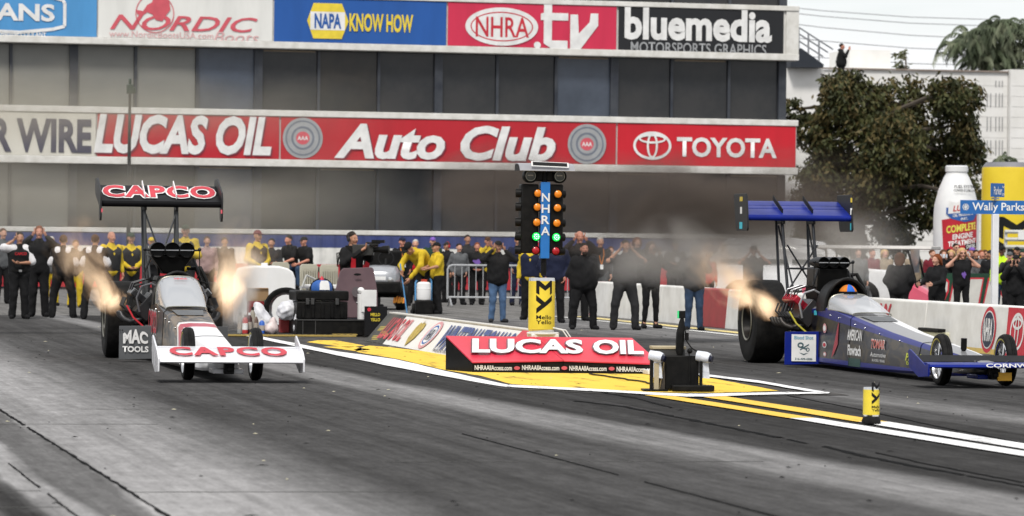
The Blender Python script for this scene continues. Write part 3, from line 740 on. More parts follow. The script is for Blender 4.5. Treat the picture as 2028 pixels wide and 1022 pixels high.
# dark bill board standing at the far end of the slanted board
a = gp(722, 664); p_ = ap(724, 668, 60.6); t = thing('small_bill_board', 'small black board with yellow print at the far end of the slanted white board', 'sign', (p_.x, 60.6, .012))
mb = MB(); mb.box((.16, 0, .26), (.36, .03, .46)); mb.build('panel', mat('black_print', (.01, .01, .01), .5), t)
for i, (s_, wd) in enumerate((('MELLO', .15), ('YELLO', .15))):
    text(s_, YEL, t, frame((.15, -.017,   .36 - .08 * i), (1, 0, 0), (0, 0, 1)), wd, .05, bold=0.025)
mb = MB(); mb.disc(.03, .03, frame((.05, -.017, .44), (1, 0, 0), (0, 0, 1)), .003); mb.build('emblem', RED, t)
mb = MB(); mb.box((.0, .1, .012), (.04, .25, .02)); mb.box((.32, .1, .012), (.04, .25, .02)); mb.build('feet', BLK, t)

# ---------------------------------------------------------------- starting light tree and its can base
LX, LY = 9.98, 46.72
LX = 9.885
lt = thing('starting_light_tree', 'black starting light tree with amber, green and red lamps and a blue lettered column', 'starting lights', (LX, LY, .46))
BLUET = mat('tree_blue', (.015, .16, .50), .4)
K = 1 / 160.0     # metres per photo pixel at the tree
def tz(v): return 1.6 - (v - 473) * K - .46
mb = MB(); mb.tube([(0, 0, tz(662)), (0, 0, tz(648))], [.09, .06], 12); mb.tube([(0, 0, tz(545)), (0, 0, tz(322) - .1)], .035, 10); mb.build('post', BLK, lt)
mb = MB(); mb.box((0, -.02, (tz(362) + tz(512)) / 2), (.115, .10, tz(362) - tz(512))); mb.build('blue_column', BLUET, lt, bevel=.006)
for i, ch in enumerate('NHRA'):
    vv = (392, 414, 436, 458)[i]
    text(ch, WHITE, lt, frame((.0, -.074, tz(vv)), (1, 0, 0), (0, 0, 1)), .10 if ch != 'A' else .11, .105, bold=0.019)
for sx in (-1, 1):
    h = thing('lamp_housing', None, None); h.parent = lt; del h
AMB = mat('amber_lens', (.80, .26, .015), .25, c2=(.72, .2, .01), scale=20)
REDL = mat('red_lens', (.42, .012, .02), .2)
GRNL = mat('green_lens_lit', (.01, .5, .12), .3, emit='#10ff50', es=1.1)
GDOT = mat('green_diode_lit', (.6, 1, .7), .3, emit='#b0ffc8', es=2.2)
AMD = mat('amber_lens_side', (.22, .06, .03), .4)
for o_ in [c for c in lt.children if c.type == 'EMPTY']: bpy.data.objects.remove(o_)
for sx, cx, hwid in ((-1, -.185, .22), (1, .145, .18)):
    mb = MB(); mb.box((cx, .06, (tz(366) + tz(502)) / 2), (hwid, .17, tz(366) - tz(502))); hz_ = mb.build('lamp_housing', BLK, lt, bevel=.02)
    for i, vv in enumerate((384, 411, 441, 469, 496)):
        z = tz(vv + (0 if sx < 0 else 1)); lx = (-.092 if sx < 0 else .160) - i * .005; r = .050
        mm = frame((lx, -.03, z), (1, 0, 0), (0, 0, 1))
        mb = MB(); mb.lathe([(r + .004, -.02), (r + .008, .03), (r + .004, .034), (r - .001, .01)], 20, mm, 2 * PI); mb.build('lamp_hood', BLK, hz_)
        mb = MB(); mb.lathe([(.001, .045), (r * .5, .040), (r * .9, .026), (r, .008)], 20, mm); mb.build('lamp_lens', AMB if i < 3 else (GRNL if i == 3 else REDL), hz_)
        if i == 3:
            mb = MB()
            for a in range(8): mb.ball(mm @ Vector((.028 * math.cos(a * PI / 4), .028 * math.sin(a * PI / 4), .042)), .007, 5)
            mb.ball(mm @ Vector((0, 0, .046)), .007, 5); mb.build('green_diode', GDOT, hz_)
        # the far lane's lamps seen edge-on at the outer side
        mm2 = frame((cx + sx * hwid * .52, .03, z), (.25 * sx, -1, 0), (0, 0, 1)) if sx > 0 else frame((cx - hwid * .52, .03, z), (-.35, -1, 0), (0, 0, 1))
        mb = MB(); mb.lathe([(r, -.02), (r + .006, .05), (r - .004, .05), (r - .006, .02)], 16, mm2); mb.build('lamp_hood', BLK, hz_)
        mb = MB(); mb.lathe([(.001, .03), (r - .007, .02)], 16, mm2); mb.build('lamp_lens', AMD if i < 3 else (GRNL if i == 3 else REDL), hz_)
# two round dials above and the sloping hood
for cx in (-.185, .18):
    mm = frame((cx, -.02, tz(350)), (1, 0, 0), (0, 0, 1))
    mb = MB(); mb.lathe([(.085, -.10), (.088, .03), (.08, .05), (.074, .03), (.072, .0), (.001, 0)], 24, mm); s_ = mb.build('stage_lamp', BLK, lt)
    mb = MB(); mb.lathe([(.001, .012), (.058, .010), (.062, .004)], 24, mm); l_ = mb.build('lamp_lens', mat('smoked_lens', (.06, .065, .06), .15, c2=(.1, .1, .09), scale=30), s_)
    mb = MB(); mb.ring(.064, .064, .007, mm, .028); mb.build('lamp_rim', mat('dull_metal', (.28, .27, .22), .35, .8), s_)
    mb = MB()
    for k in range(4): mb.box((cx - .027 + k * .018, -.036, tz(349)), (.011, .006, .01))
    mb.build('stage_bulbs', mat('bulb_cream', (.5, .46, .36), .4), s_)
mb = MB(); mb.box((0, .03, tz(350)), (.50, .09, .13)); mb.build('cross_box', BLK, lt, bevel=.02)
GREYH = mat('hood_grey', (.36, .36, .38), .4, .3)
prof = [(-.17, -.05), (-.13, .005), (-.06, .035), (.06, .045), (.14, .03), (.14, .02), (.06, .033), (-.06, .022), (-.12, -.01), (-.16, -.055)]
mb = MB(); mb.prism(prof, .69, frame((-.345, 0, tz(332)), (0, 1, 0), (0, 0, 1))); mb.build('hood', GREYH, lt)
mb = MB(); mb.prism([(-.165, -.052), (-.125, -.005), (-.06, .028), (.06, .036), (.13, .02), (.13, -.05)], .02, frame((-.350, 0, tz(332)), (0, 1, 0), (0, 0, 1))); mb.build('hood_end', BLK, lt)
mm = frame((.03, -.155, tz(328.5)), (1, 0, -.03), (0, .55, 1))
mb = MB(); mb.flat([(-.235, -.035), (.235, -.035), (.235, .035), (-.235, .035)], mm, .012); mb.build('sign_frame', WHITE, lt)
mb = MB(); mb.flat([(-.215, -.022), (.215, -.022), (.215, .026), (-.215, .026)], mm, .016); mb.build('sign_face', BLACKP, lt)

# MY logo polygons in a unit box (width 1)
LOGO_M = [(0, 1.72), (.2, 1.72), (.54, 1.46), (.86, 1.72), (1, 1.72), (1, 1.07), (.85, .98), (.85, 1.40), (.54, 1.20), (.2, 1.42), (.2, .98), (0, 1.08)]
LOGO_Y = [(0, .98), (.52, .60), (1, .96), (1, .68), (.02, .0), (.02, .27), (.30, .48), (0, .68)]
def can(name, label, loc, r, h, rz, group, face, rimm=True, base=False):
    t = thing(name, label, 'drink can prop', loc, rz, group)
    b0 = .06 if base else 0
    mb = MB(); mb.lathe([(r, b0 + .05 * h), (r, h * .94)], 40); mb.build('can_body', YEL if True else None, t)
    mb = MB(); mb.lathe([(.001, h * .965), (r * .86, h * .965), (r * .9, h), (r * .96, h), (r, h * .94)], 40); mb.build('can_rim', CHROME, t)
    mb = MB(); mb.lathe([(r, b0 + .05 * h), (r * .93, b0), (.001, b0)], 40); mb.build('can_foot', CHROME, t)
    if base:
        mb = MB(); mb.lathe([(.001, 0), (r * 1.15, 0), (r * 1.18, .02), (r * .9, b0 + .01), (.001, b0 + .01)], 28); mb.build('rubber_base', RUB, t)
    rr = r + .002
    def wrap(x, y): a = x / rr + face; return (rr * math.sin(a), -rr * math.cos(a), y)
    mb = MB(); wd = r * 1.3; zz = b0 + h * .34
    def strip(poly):
        # cut the polygon into thin columns so that it bends round the can
        bm_ = MB(); me = bpy.data.meshes.new('x'); me.from_pydata([(a, b, 0) for a, b in poly], [], [tuple(range(len(poly)))])
        import bmesh
        bm = bmesh.new(); bm.from_mesh(me)
        for k in range(1, 12):
            bmesh.ops.bisect_plane(bm, geom=bm.verts[:] + bm.edges[:] + bm.faces[:], plane_co=(k / 12, 0, 0), plane_no=(1, 0, 0))
        bm.to_mesh(me); bm.free()
        vs = [wrap((v.co.x - .5) * wd, zz + v.co.y * wd * .98 * (h / r / 3.6)) for v in me.vertices]; fs = [tuple(p.vertices) for p in me.polygons]
        bpy.data.meshes.remove(me); mb.add(vs, fs)
    strip(LOGO_M); strip(LOGO_Y); mb.build('logo', BLACKP, t, smooth=0)
    for s_, q in (('Mello', .275), ('Yello', .185)):
        text(s_, BLACKP, t, Matrix.Identity(4), wd * .95, h * .075, bold=0.012, warp=lambda x, y, z, q=q: wrap(x, b0 + y + h * q))
    return t
cb = can('display_can', 'yellow can shaped base with black logo under the starting light tree', (LX - .02, LY, .455), .163, .665, 0, 'yellow drink can props', .0)
cab = thing('white_cable', 'white cables hanging beside the can base of the starting lights', 'cable', (LX + .1, LY, .46))
for d in (0, .04):
    mb = MB(); mb.tube([(0, -.1, .05), (.12 + d, -.12, .02), (.2 + d, -.15, -.1), (.22 + d, -.17, -.25), (.23 + d, -.17, -.45)], .008, 6); mb.build('strand', WHITE, cab)
mb = MB(); mb.lathe([(.001, 0), (.2, 0), (.2, -.03), (.001, -.03)], 24); mb.box((0, 0, -.22), (.34, .3, .40)); o = mb.build('tree_plinth', WBM, None, bevel=.01); o.location = (LX, LY, .452); tag(o, 'white plinth block under the can base behind the red sponsor wedge', 'plinth')
g = gp(1725, 843)
can('display_can', 'small yellow can marker on a black foot on the double white line', (g.x, g.y, .02), .072, .315, R(-11), 'yellow drink can props', R(32), base=True)

# ---------------------------------------------------------------- red sponsor wedge
A_, B_ = gp(935, 739), gp(1309, 743)
ang = math.atan2(B_.y - A_.y, B_.x - A_.x); Wd = (B_ - A_).length
rw = thing('red_sponsor_wedge', 'low red wedge sign with white capitals and a black web address strip', 'sponsor sign', (A_.x, A_.y, .012), ang)
RW = mat('wedge_red', (.60, .035, .07), .35, c2=(.56, .03, .05), scale=1.0, spec=.5)
Dp = .70
SKW = .32
def bend(x): return .03 * max(0, 1 - abs(x - Wd * .48) / (Wd * .2))
for k, (xa, xb) in enumerate(((0, Wd * .48), (Wd * .48 + .008, Wd))):
    za, zb2 = bend(xa), bend(xb)
    mb = MB(); mb.hexa([(xa, -.015, .105 + za), (xb, -.015, .105 + zb2), (xb - SKW, Dp, .39), (xa - SKW, Dp, .39), (xa, -.015, .125 + za), (xb, -.015, .125 + zb2), (xb - SKW, Dp, .41), (xa - SKW, Dp, .41)]); mb.build('sloping_panel', RW, rw, bevel=.004)
    mb = MB(); mb.hexa([(xa, 0, 0), (xb, 0, 0), (xb, .02, 0), (xa, .02, 0), (xa, 0, .103 + za), (xb, 0, .103 + zb2), (xb, .02, .103 + za), (xa, .02, .103 + zb2)]); mb.build('front_strip', BLK, rw)
mb = MB(); mb.hexa([(-.0, .02, 0), (.03, .02, 0), (.03 - SKW, Dp, 0), (-SKW, Dp, 0), (0, .02, .10), (.03, .02, .10), (.03 - SKW, Dp, .385), (-SKW, Dp, .385)]); mb.build('side_panel', BLK, rw)
mb = MB(); mb.hexa([(Wd - .03, .02, 0), (Wd, .02, 0), (Wd - SKW, Dp, 0), (Wd - .03 - SKW, Dp, 0), (Wd - .03, .02, .10), (Wd, .02, .10), (Wd - SKW, Dp, .385), (Wd - .03 - SKW, Dp, .385)]); mb.build('side_panel', BLK, rw)
mb = MB(); mb.hexa([(.02 - SKW, Dp - .03, 0), (Wd - SKW, Dp - .03, 0), (Wd - SKW, Dp, 0), (.02 - SKW, Dp, 0), (.02 - SKW, Dp - .03, .385), (Wd - SKW, Dp - .03, .385), (Wd - SKW, Dp, .385), (.02 - SKW, Dp, .385)]); mb.build('back_panel', BLK, rw)
upd = Vector((0, Dp + .015, .285)).normalized()
fr = frame((Wd * .5 - .15, Dp * .50, .125 + .285 * .51 + .006), (1, 0, 0), upd)
WSH = mat('letter_shadow_grey', (.16, .08, .10), .5)
for m__, dx, z in ((WSH, -.016, .006), (WHITE, 0, .012)):
    for wds, cx, ww in (('LUCAS', -.31, 1.32), ('OIL', .77, .60)):
        mf = fr @ Matrix.Translation((cx * 1.0 + dx, 0, 0)); text(wds, m__, rw, mf, ww, .43, bold=0.040, z=z + .022)
for i in range(4):
    x = .25 + i * .56
    if x < Wd - .2:
        text('NHRAAllAccess.com', WHITE, rw, frame((x, -.003, .054 + .5 * bend(x)), (1, 0, 0), (0, 0, 1)), .44, .058, bold=0.019)
        mb = MB(); mb.disc(.035, .022, frame((x + .28, -.003, .054 + .5 * bend(x)), (1, 0, 0), (0, 0, 1)), .003); mb.build('emblem', RD2, rw)
# white plank under the right end of the wedge
a, b = gp(1264, 741), gp(1302, 741); mb = MB(); mb.box((0, 0, .03), (.26, .35, .05)); o = mb.build('white_plank', WBM, None, bevel=.005); o.location = (a.x + .12, a.y - .35, .012); tag(o, 'short white plank lying between the red wedge and the timing box', 'plank')

# ---------------------------------------------------------------- timing sensor box
g = gp(1347, 777)
tb = thing('timing_sensor_box', 'black timing box with wrapped sensors and a short antenna on the yellow island', 'timing box', (g.x, g.y, .016), R(-8))
mb = MB(); mb.box((.02, .2, .19), (.36, .34, .36)); mb.build('cabinet', BLK, tb, bevel=.012)
mb = MB(); mb.hexa([(-.26, .02, 0), (-.16, .02, 0), (-.16, .36, 0), (-.26, .36, 0), (-.20, .02, .36), (-.16, .02, .36), (-.16, .36, .36), (-.20, .36, .36)]); mb.build('sloped_side', mat('dark_brown_ply', (.05, .04, .03), .6), tb)
mb = MB(); mb.tube([(-.22, .01, .0), (-.165, .01, .36)], .008, 6); mb.build('brass_edge', mat('brass', (.35, .27, .14), .4, .5), tb)
mb = MB(); mb.box((-.10, .36, .30), (.34, .3, .26)); mb.build('rear_cabinet', mat('dark_grey_case', (.05, .048, .045), .5), tb, bevel=.01)
mb = MB(); mb.box((-.10, .36, .445), (.36, .32, .03)); mb.build('wood_lid', mat('tan_ply', (.42, .35, .22), .6), tb, bevel=.005)
mb = MB(); mb.box((.12, -.10, .035), (.44, .20, .06)); mb.build('foot_tray', BLK, tb, bevel=.01)
mb = MB(); mb.box((-.27, .02, .008), (.26, .3, .016)); mb.build('base_plate', BLK, tb)
mb = MB(); mb.box((-.255, .0, .15), (.05, .06, .28)); mb.build('wood_upright', mat('tan_ply', (.42, .35, .22), .6), tb)
mb = MB(); mb.box((-.305, 0, .17), (.035, .05, .32)); mb.build('black_upright', BLK, tb)
mb = MB(); mb.box((.215, -.02, .16), (.03, .05, .30)); mb.build('black_upright', BLK, tb)
def sensor(x, dx):
    mb = MB(); mb.tube([(x - .09 * dx, .02, .37), (x + .02 * dx, -.02, .355), (x + .07 * dx, -.04, .345)], [.055, .06, .05], 12); s_ = mb.build('sensor_wrap', mat('clear_plastic_wrap', (.72, .74, .78), .3, c2=(.55, .58, .64), scale=18, bump=.6), tb)
    mb = MB(); mb.tube([(x + .05 * dx, -.04, .345), (x + .10 * dx, -.06, .335)], .036, 12); mb.build('sensor_lens', mat('lens_navy', (.01, .012, .03), .1), s_)
    mb = MB(); mb.hexa([(x - .05, -.02, .14), (x + .06, -.02, .13), (x + .06, .02, .13), (x - .05, .02, .14), (x - .03, -.02, .33), (x + .04, -.02, .33), (x + .04, .02, .33), (x - .03, .02, .33)]); mb.build('wrap_tail', mat('clear_plastic_wrap', (.72, .74, .78), .3), s_)
sensor(-.25, .8); sensor(.25, .8)
mb = MB(); mb.tube([(.005, .1, .37), (.0, .1, .42), (.005, .1, .60), (.02, .1, .72), (.025, .1, .78)], [.03, .045, .045, .03, .015], 10); mb.build('antenna', BLK, tb)
mb = MB(); mb.box((.02, .1, .80), (.07, .05, .08)); mb.build('antenna_head', BLK, tb, bevel=.006)
mb = MB(); mb.box((-.022, .09, .80), (.014, .05, .08)); mb.build('green_lamp', mat('green_lamp', (.05, .45, .2), .4, emit='#20d060', es=.4), tb)
mb = MB(); mb.tube([(.03, .1, .77), (.06, .08, .6), (.07, .06, .52), (.12, .05, .45), (.2, .04, .40), (.24, .0, .36)], .007, 6); mb.tube([(.09, .02, .40), (.10, 0, .30), (.1, -.01, .1)], .006, 6); mb.build('cable', BLK, tb)
mb = MB(); mb.box((.07, .07, .57), (.04, .04, .08)); mb.ball((.1, .02, .42), .03, 6); mb.build('cable_plug', BLK, tb)
a = gp(1170, 744); b = gp(1300, 765)
mb = MB(); P = [a.lerp(b, k / 10) for k in range(11)]; mb.tube([(p.x + random.uniform(-.04, .04), p.y + random.uniform(-.05, .05), .024) for p in P], .010, 6); tag(mb.build('ground_cable', BLK), 'black cable running over the yellow paint from the red wedge to the timing box', 'cable')

# ---------------------------------------------------------------- street sign post
g = ap(1969, 605, 57.0)
ss = thing('street_sign_post', 'white post with two blue street signs behind the right wall', 'street sign', (g.x, 57.0, 0))
sk = (Vector((g.x, 57, 0)) - CAM).length / FPX
def sz(v): return ap(1969, v, 57.0).z
mb = MB(); mb.box((0, 0, sz(424) / 2), (.098, .098, sz(424))); mb.build('post', mat('white_paint', (.76, .76, .77), .4), ss, bevel=.008)
SB = mat('sign_blue', (.018, .13, .40), .4)
face = R(-11.5)
def sgn(w_, h_, cx, z, rz, lines, nm):
    m4 = Matrix.Translation((cx, -.0, z)) @ Matrix.Rotation(rz, 4, 'Z') @ frame((0, 0, 0), (1, 0, 0), (0, 0, 1))
    mb = MB(); mb.prism([(-w_ / 2, -h_ / 2), (w_ / 2, -h_ / 2), (w_ / 2, h_ / 2), (-w_ / 2, h_ / 2)], .02, m4); s_ = mb.build(nm, SB, ss)
    for t_, x, y_, ww, hh, b_ in lines: text(t_, WHITE, s_, m4 @ Matrix.Translation((x, y_, .02)), ww, hh, bold=b_)
    return s_, m4
w0 = 165 * sk
s1, m4 = sgn(w0, 27 * sk, 14 * sk, sz(410.5), face, [('Wally Parks', -8 * sk, -1 * sk, 102 * sk, 20 * sk, .015), ('Blvd', 64 * sk, 6 * sk, 28 * sk, 10 * sk, .02), ('100 N', 64 * sk, -7 * sk, 22 * sk, 7 * sk, .01)], 'sign_blade')
mb = MB()
for k in range(6):
    a = k * PI / 3; mb.ring(3.2 * sk, 3.2 * sk, .9 * sk, m4, .024, 12, c=((-72 + 3.6 * math.cos(a)) * sk, 3.6 * math.sin(a) * sk))
mb.build('sign_emblem', WHITE, s1)
s2, m4 = sgn(46 * sk, 27 * sk, 3 * sk, sz(376.5), face + R(50), [('Parker', -1 * sk, -1 * sk, 29 * sk, 16 * sk, .015), ('Ave', 18 * sk, 7 * sk, 8 * sk, 6 * sk, .02), ('300', 18 * sk, -8 * sk, 8 * sk, 5 * sk, .02)], 'sign_blade')
mb = MB(); mb.tube([(0, 0, sz(397.5)), (0, 0, sz(390))], .02, 8); mb.box((0, 0, sz(393)), (.11, .05, .025)); mb.build('bracket', STEEL, ss)

# ---------------------------------------------------------------- inflatables and green fence
def up(u, v, yy): return ap(u, v, yy)
yy = 108.0; c = ap(1893, 480, yy); kk = yy * 1.02 / FPX
bt = thing('inflatable_bottle', 'giant white inflatable oil bottle with a red label behind the crowd', 'inflatable', (c.x, yy, 0))
zb = lambda v: ap(1893, v, yy).z
INF = mat('white_vinyl', (.74, .74, .73), .45, c2=(.64, .65, .66), scale=1.2)
mb = MB(); mb.lathe([(.001, 0), (44 * kk, 0), (46 * kk, .2), (46 * kk, zb(430)), (44 * kk, zb(405)), (36 * kk, zb(375)), (26 * kk, zb(352)), (21 * kk, zb(343)), (21 * kk, zb(340))], 36); mb.build('bottle_body', INF, bt)
mb = MB(); mb.lathe([(21 * kk, zb(341)), (23 * kk, zb(340)), (23 * kk, zb(330)), (20 * kk, zb(328)), (.001, zb(327.5))], 30); mb.build('bottle_cap', INF, bt)
RB = 47.2 * kk
def bwrap(x, y, z): a = x / RB; return (RB * math.sin(a) * 1.0, -(RB + z) * math.cos(a), y)
def bpatch(poly, m_, off, nm):
    import bmesh
    me = bpy.data.meshes.new(nm); me.from_pydata([(a, b, 0) for a, b in poly], [], [tuple(range(len(poly)))])
    bm = bmesh.new(); bm.from_mesh(me); xs = [a for a, _ in poly]
    for k in range(1, 14):
        x = min(xs) + (max(xs) - min(xs)) * k / 14
        bmesh.ops.bisect_plane(bm, geom=bm.verts[:] + bm.edges[:] + bm.faces[:], plane_co=(x, 0, 0), plane_no=(1, 0, 0))
    for v in bm.verts: v.co = bwrap(v.co.x, v.co.y, off)
    bm.to_mesh(me); bm.free(); me.materials.append(m_); return link(nm, me, bt)
P_ = lambda l: [((u - 1886) * kk, zb(v)) for u, v in l]
bpatch(P_([(1840, 436), (1922, 424), (1921, 492), (1845, 506)]), mat('label_red', (.46, .015, .03), .4), .01, 'label_panel')
bpatch(P_([(1850, 412), (1925, 404), (1925, 418), (1910, 436), (1888, 440), (1862, 434), (1850, 424)]), BLUEP, .02, 'label_shield')
bpatch(P_([(1856, 398), (1870, 402), (1886, 396), (1904, 400), (1918, 394), (1921, 418), (1854, 424)]), WHITE, .026, 'label_shield')
def blab(s_, m_, u, v, wd, ht, off=.03, sl=-.14, **k):
    text(s_, m_, bt, Matrix.Identity(4), wd * kk, ht * kk, warp=lambda x, y, z: bwrap(x + (u - 1886) * kk, y - x * sl + zb(v), off), **k)
blab('LUCAS', mat('shield_red', (.5, .03, .03), .5), 1886, 411, 44, 12, .036, bold=0.031, shear=.2)
blab('OIL PRODUCTS', WHITE, 1886, 425, 44, 6, .03, bold=0.019); blab('INC.', WHITE, 1888, 433, 15, 5, .03, bold=0.019)
blab('COMPLETE', mat('label_yellow', (.75, .70, .10), .5), 1884, 451, 66, 15, .02, bold=0.031); blab('ENGINE', WHITE, 1886, 467, 44, 11, .02, bold=0.031); blab('TREATMENT', WHITE, 1886, 480, 62, 11, .02, bold=0.031)
bpatch(P_([(1890, 484), (1920, 479), (1920, 490), (1890, 495)]), BLACKP, .02, 'label_panel'); blab('DIESEL', WHITE, 1905, 487, 24, 7, .026, bold=0.025)
blab('FUEL SYSTEM', BLACKP, 1892, 370, 46, 6, .004 - .10, 0, bold=0.019); blab('CLEANER & LUBRICANT', BLACKP, 1892, 378, 50, 5, .004 - .06, 0, bold=0.012)
yy2 = 101.0; c = ap(2003, 480, yy2); k2 = yy2 * 1.02 / FPX
ic = thing('inflatable_can', 'giant yellow inflatable drink can with a black logo at the right edge', 'inflatable', (ap(2003, 480, yy2 + 1).x, yy2 + 1.0, 0))
z2 = lambda v: ap(1985, v, yy2).z
YV = mat('yellow_vinyl', (.74, .56, .03), .4, c2=(.66, .48, .02), scale=1.0)
rr = 62 * k2
mb = MB(); mb.lathe([(.001, 0), (rr * .96, 0), (rr, .15), (rr * 1.005, z2(420)), (rr, z2(336)), (rr * .98, z2(330))], 44); mb.build('can_body', YV, ic)
mb = MB(); mb.lathe([(rr * .98, z2(330)), (rr * .93, z2(325)), (rr * .86, z2(320)), (rr * .8, z2(323)), (.001, z2(323))], 44); mb.build('can_top', mat('grey_vinyl', (.20, .20, .22), .5), ic)
def icw(x, y): a = x / rr; return (rr * 1.012 * math.sin(a), -rr * 1.012 * math.cos(a), y)
for poly in (LOGO_M, LOGO_Y):
    import bmesh
    me = bpy.data.meshes.new('logo'); me.from_pydata([(a, b, 0) for a, b in poly], [], [tuple(range(len(poly)))]); bm = bmesh.new(); bm.from_mesh(me)
    for k in range(1, 12): bmesh.ops.bisect_plane(bm, geom=bm.verts[:] + bm.edges[:] + bm.faces[:], plane_co=(k / 12, 0, 0), plane_no=(1, 0, 0))
    for v in bm.verts: v.co = icw(((v.co.x) * 78 - 52) * k2, z2(533) + v.co.y * 62 * k2)
    bm.to_mesh(me); bm.free(); me.materials.append(BLACKP); link('logo', me, ic)
# tubular rail stand in front of the can
rs_ = thing('rail_stand', 'pale metal tube railing in front of the yellow inflatable can', 'railing', (ap(2010, 480, 96).x, 96, 0))
def rp_(u, v): p = ap(u, v, 96); return Vector((p.x - rs_.location.x, 0, p.z))
for v in (459, 474, 489):
    mb = MB(); mb.tube([rp_(1990, v), rp_(2060, v + .5)], .05, 8); mb.build('rail', mat('pale_metal', (.58, .58, .55), .4, .3), rs_)
for u in (1993, 2055):
    mb = MB(); q = rp_(u, 457); mb.tube([(q.x, .04, 0), (q.x, .04, q.z)], .045, 8); mb.build('rail_post', mat('pale_metal', (.58, .58, .55), .4, .3), rs_)
mb = MB(); q = rp_(2022, 467); mb.box((q.x, -.07, q.z), (.2, .02, .2)); mb.build('paper_notice', WHITE, rs_)

gy = 82.0
gf = thing('lettered_fence', 'white fence with big green and red outlined letters in front of the spectators', 'fence', (0, gy, 0))
q = lambda u, v: (ap(u, v, gy).x, ap(u, v, gy).z)
mb = MB(); x0, _ = q(1826, 600); x1, ztop = q(2080, 543); mb.box(((x0 + x1) / 2, .05, ztop / 2), (x1 - x0, .08, ztop)); mb.build('fence_panel', mat('fence_green', (.012, .055, .03), .5, c2=(.008, .035, .02)), gf)
WF = mat('fence_white', (.60, .585, .55), .5)
def let(pts):
    cx = sum(p[0] for p in pts) / len(pts); cz = sum(p[1] for p in pts) / len(pts)
    P0 = [q(u, v) for u, v in pts]
    c0 = Vector((sum(p[0] for p in P0) / len(P0), sum(p[1] for p in P0) / len(P0)))
    for m_, g_, yo in ((RED, .035, -.001), (WF, 0, -.005)):
        mb = MB(); vs = []
        for p in P0:
            d = (Vector(p) - c0); d = d + Vector((math.copysign(g_, d.x), math.copysign(g_, d.y))); vs.append((c0.x + d.x, yo, c0.y + d.y))
        mb.add(vs, [tuple(range(len(vs)))]); mb.build('letter_panel', m_, gf, smooth=0)
let([(1829, 556), (1838, 551), (1869, 552), (1877, 560), (1876, 575), (1868, 592), (1860, 606), (1829, 606)])
let([(1890, 560), (1899, 553), (1919, 553), (1910, 606), (1880, 606)])
let([(1922, 553), (1946, 553), (1936, 606), (1913, 606)])
let([(1960, 553), (1976, 553), (1981, 582), (1992, 606), (1948, 606)])
let([(2000, 553), (2050, 553), (2050, 606), (2000, 606)])

# ---------------------------------------------------------------- equipment on the island's far end
g = gp(652, 671)
bc = thing('equipment_case', 'large black ribbed equipment case with its lid shut beside the slanted board', 'equipment case', (gp(592, 668).x, gp(592, 668).y, .012), R(2))
kk = gp(592, 668).y * 1.02 / FPX
def case(parent, w_, d_, h_, zl):
    mb = MB(); mb.box((w_ / 2, d_ / 2, zl / 2), (w_, d_, zl)); mb.build('case_body', BLK, parent, bevel=.02)
    mb = MB(); mb.box((w_ / 2, d_ / 2, (zl + .012 + h_) / 2), (w_ + .03, d_ + .03, h_ - zl - .012)); mb.build('case_lid', BLK, parent, bevel=.025)
    for i in range(5):
        mb = MB(); mb.box((w_ * (.12 + .19 * i), -.012, zl * .5), (.05, .03, zl * .86)); mb.build('rib', BLK, parent, bevel=.006)
    for x in (.2, .3, .78):
        mb = MB(); mb.box((w_ * x, -.03, zl), (.055, .03, .10)); mb.build('latch', mat('latch_grey', (.05, .05, .05), .4), parent, bevel=.006)
hh = 56 * kk
case(bc, 102 * kk, .65, hh, hh - .17)
bc.location.y += .25; bc.location.z = .012 + .27
tr = thing('black_tray', 'long low black tray under the equipment case on the island', 'tray', (bc.location.x - .02, bc.location.y - .12, .012), R(2))
mb = MB(); wT = 150 * kk; mb.box((wT / 2, .45, .135), (wT, .9, .265)); mb.build('tray_body', BLK, tr, bevel=.02)
mb = MB(); mb.box((.1, -.004, .135), (.012, .01, .25)); mb.box((wT * .25, -.004, .135), (.012, .01, .25)); mb.box((wT / 2, -.006, .262), (wT, .02, .02)); mb.build('tray_trim', mat('latch_grey', (.05, .05, .05), .4), tr)
# open maroon lid behind and white post sign
p = ap(705, 640, bc.location.y + .9)
ml = thing('maroon_lid', 'dusty maroon case lid propped upright behind the black case', 'case lid', (p.x, bc.location.y + .95, .28))
mb = MB(); mb.prism([(-.44, .0), (.36, .0), (.36, .42), (.30, .80), (.27, .83), (-.2, .81), (-.25, .76)], .05, frame((0, 0, 0), (1, 0, 0), (0, .15, 1))); mb.build('lid_panel', mat('dusty_maroon', (.125, .075, .085), .6, c2=(.10, .06, .07), scale=3), ml, bevel=.012)
mb = MB(); mb.disc(.075, .085, frame((0, -.02, .42), (1, 0, 0), (0, .15, 1)), .045); mb.build('round_mark', mat('mark_grey', (.09, .075, .08), .6), ml)
mb = MB(); mb.disc(.06, .02, frame((.02, .03, .70), (1, 0, 0), (0, .15, 1)), .055); mb.build('handle_slot', BLK, ml)
p = gp(722, 668, .28); yv = bc.location.y + .35
p = ap(714, 660, yv)
wp = thing('white_post_marker', 'white round topped post with a blank white plate in front of the maroon lid', 'marker post', (p.x, yv, .277))
zz = lambda v: ap(714, v, yv).z - .277
mb = MB(); mb.tube([(0, 0, 0), (0, 0, zz(582))], .055, 16); mb.ball((0, 0, zz(575)), (.055, .055, .05)); mb.build('post', WHITE, wp)
mb = MB(); mb.box((.12, -.06, (zz(574) + zz(618)) / 2), (.245, .02, zz(574) - zz(618))); mb.build('plate', WHITE, wp, bevel=.004)
mb = MB(); mb.ball((-.06, 0, zz(600)), .02, 6); mb.ball((-.06, 0, zz(640)), .02, 6); mb.build('bolt', STEEL, wp)
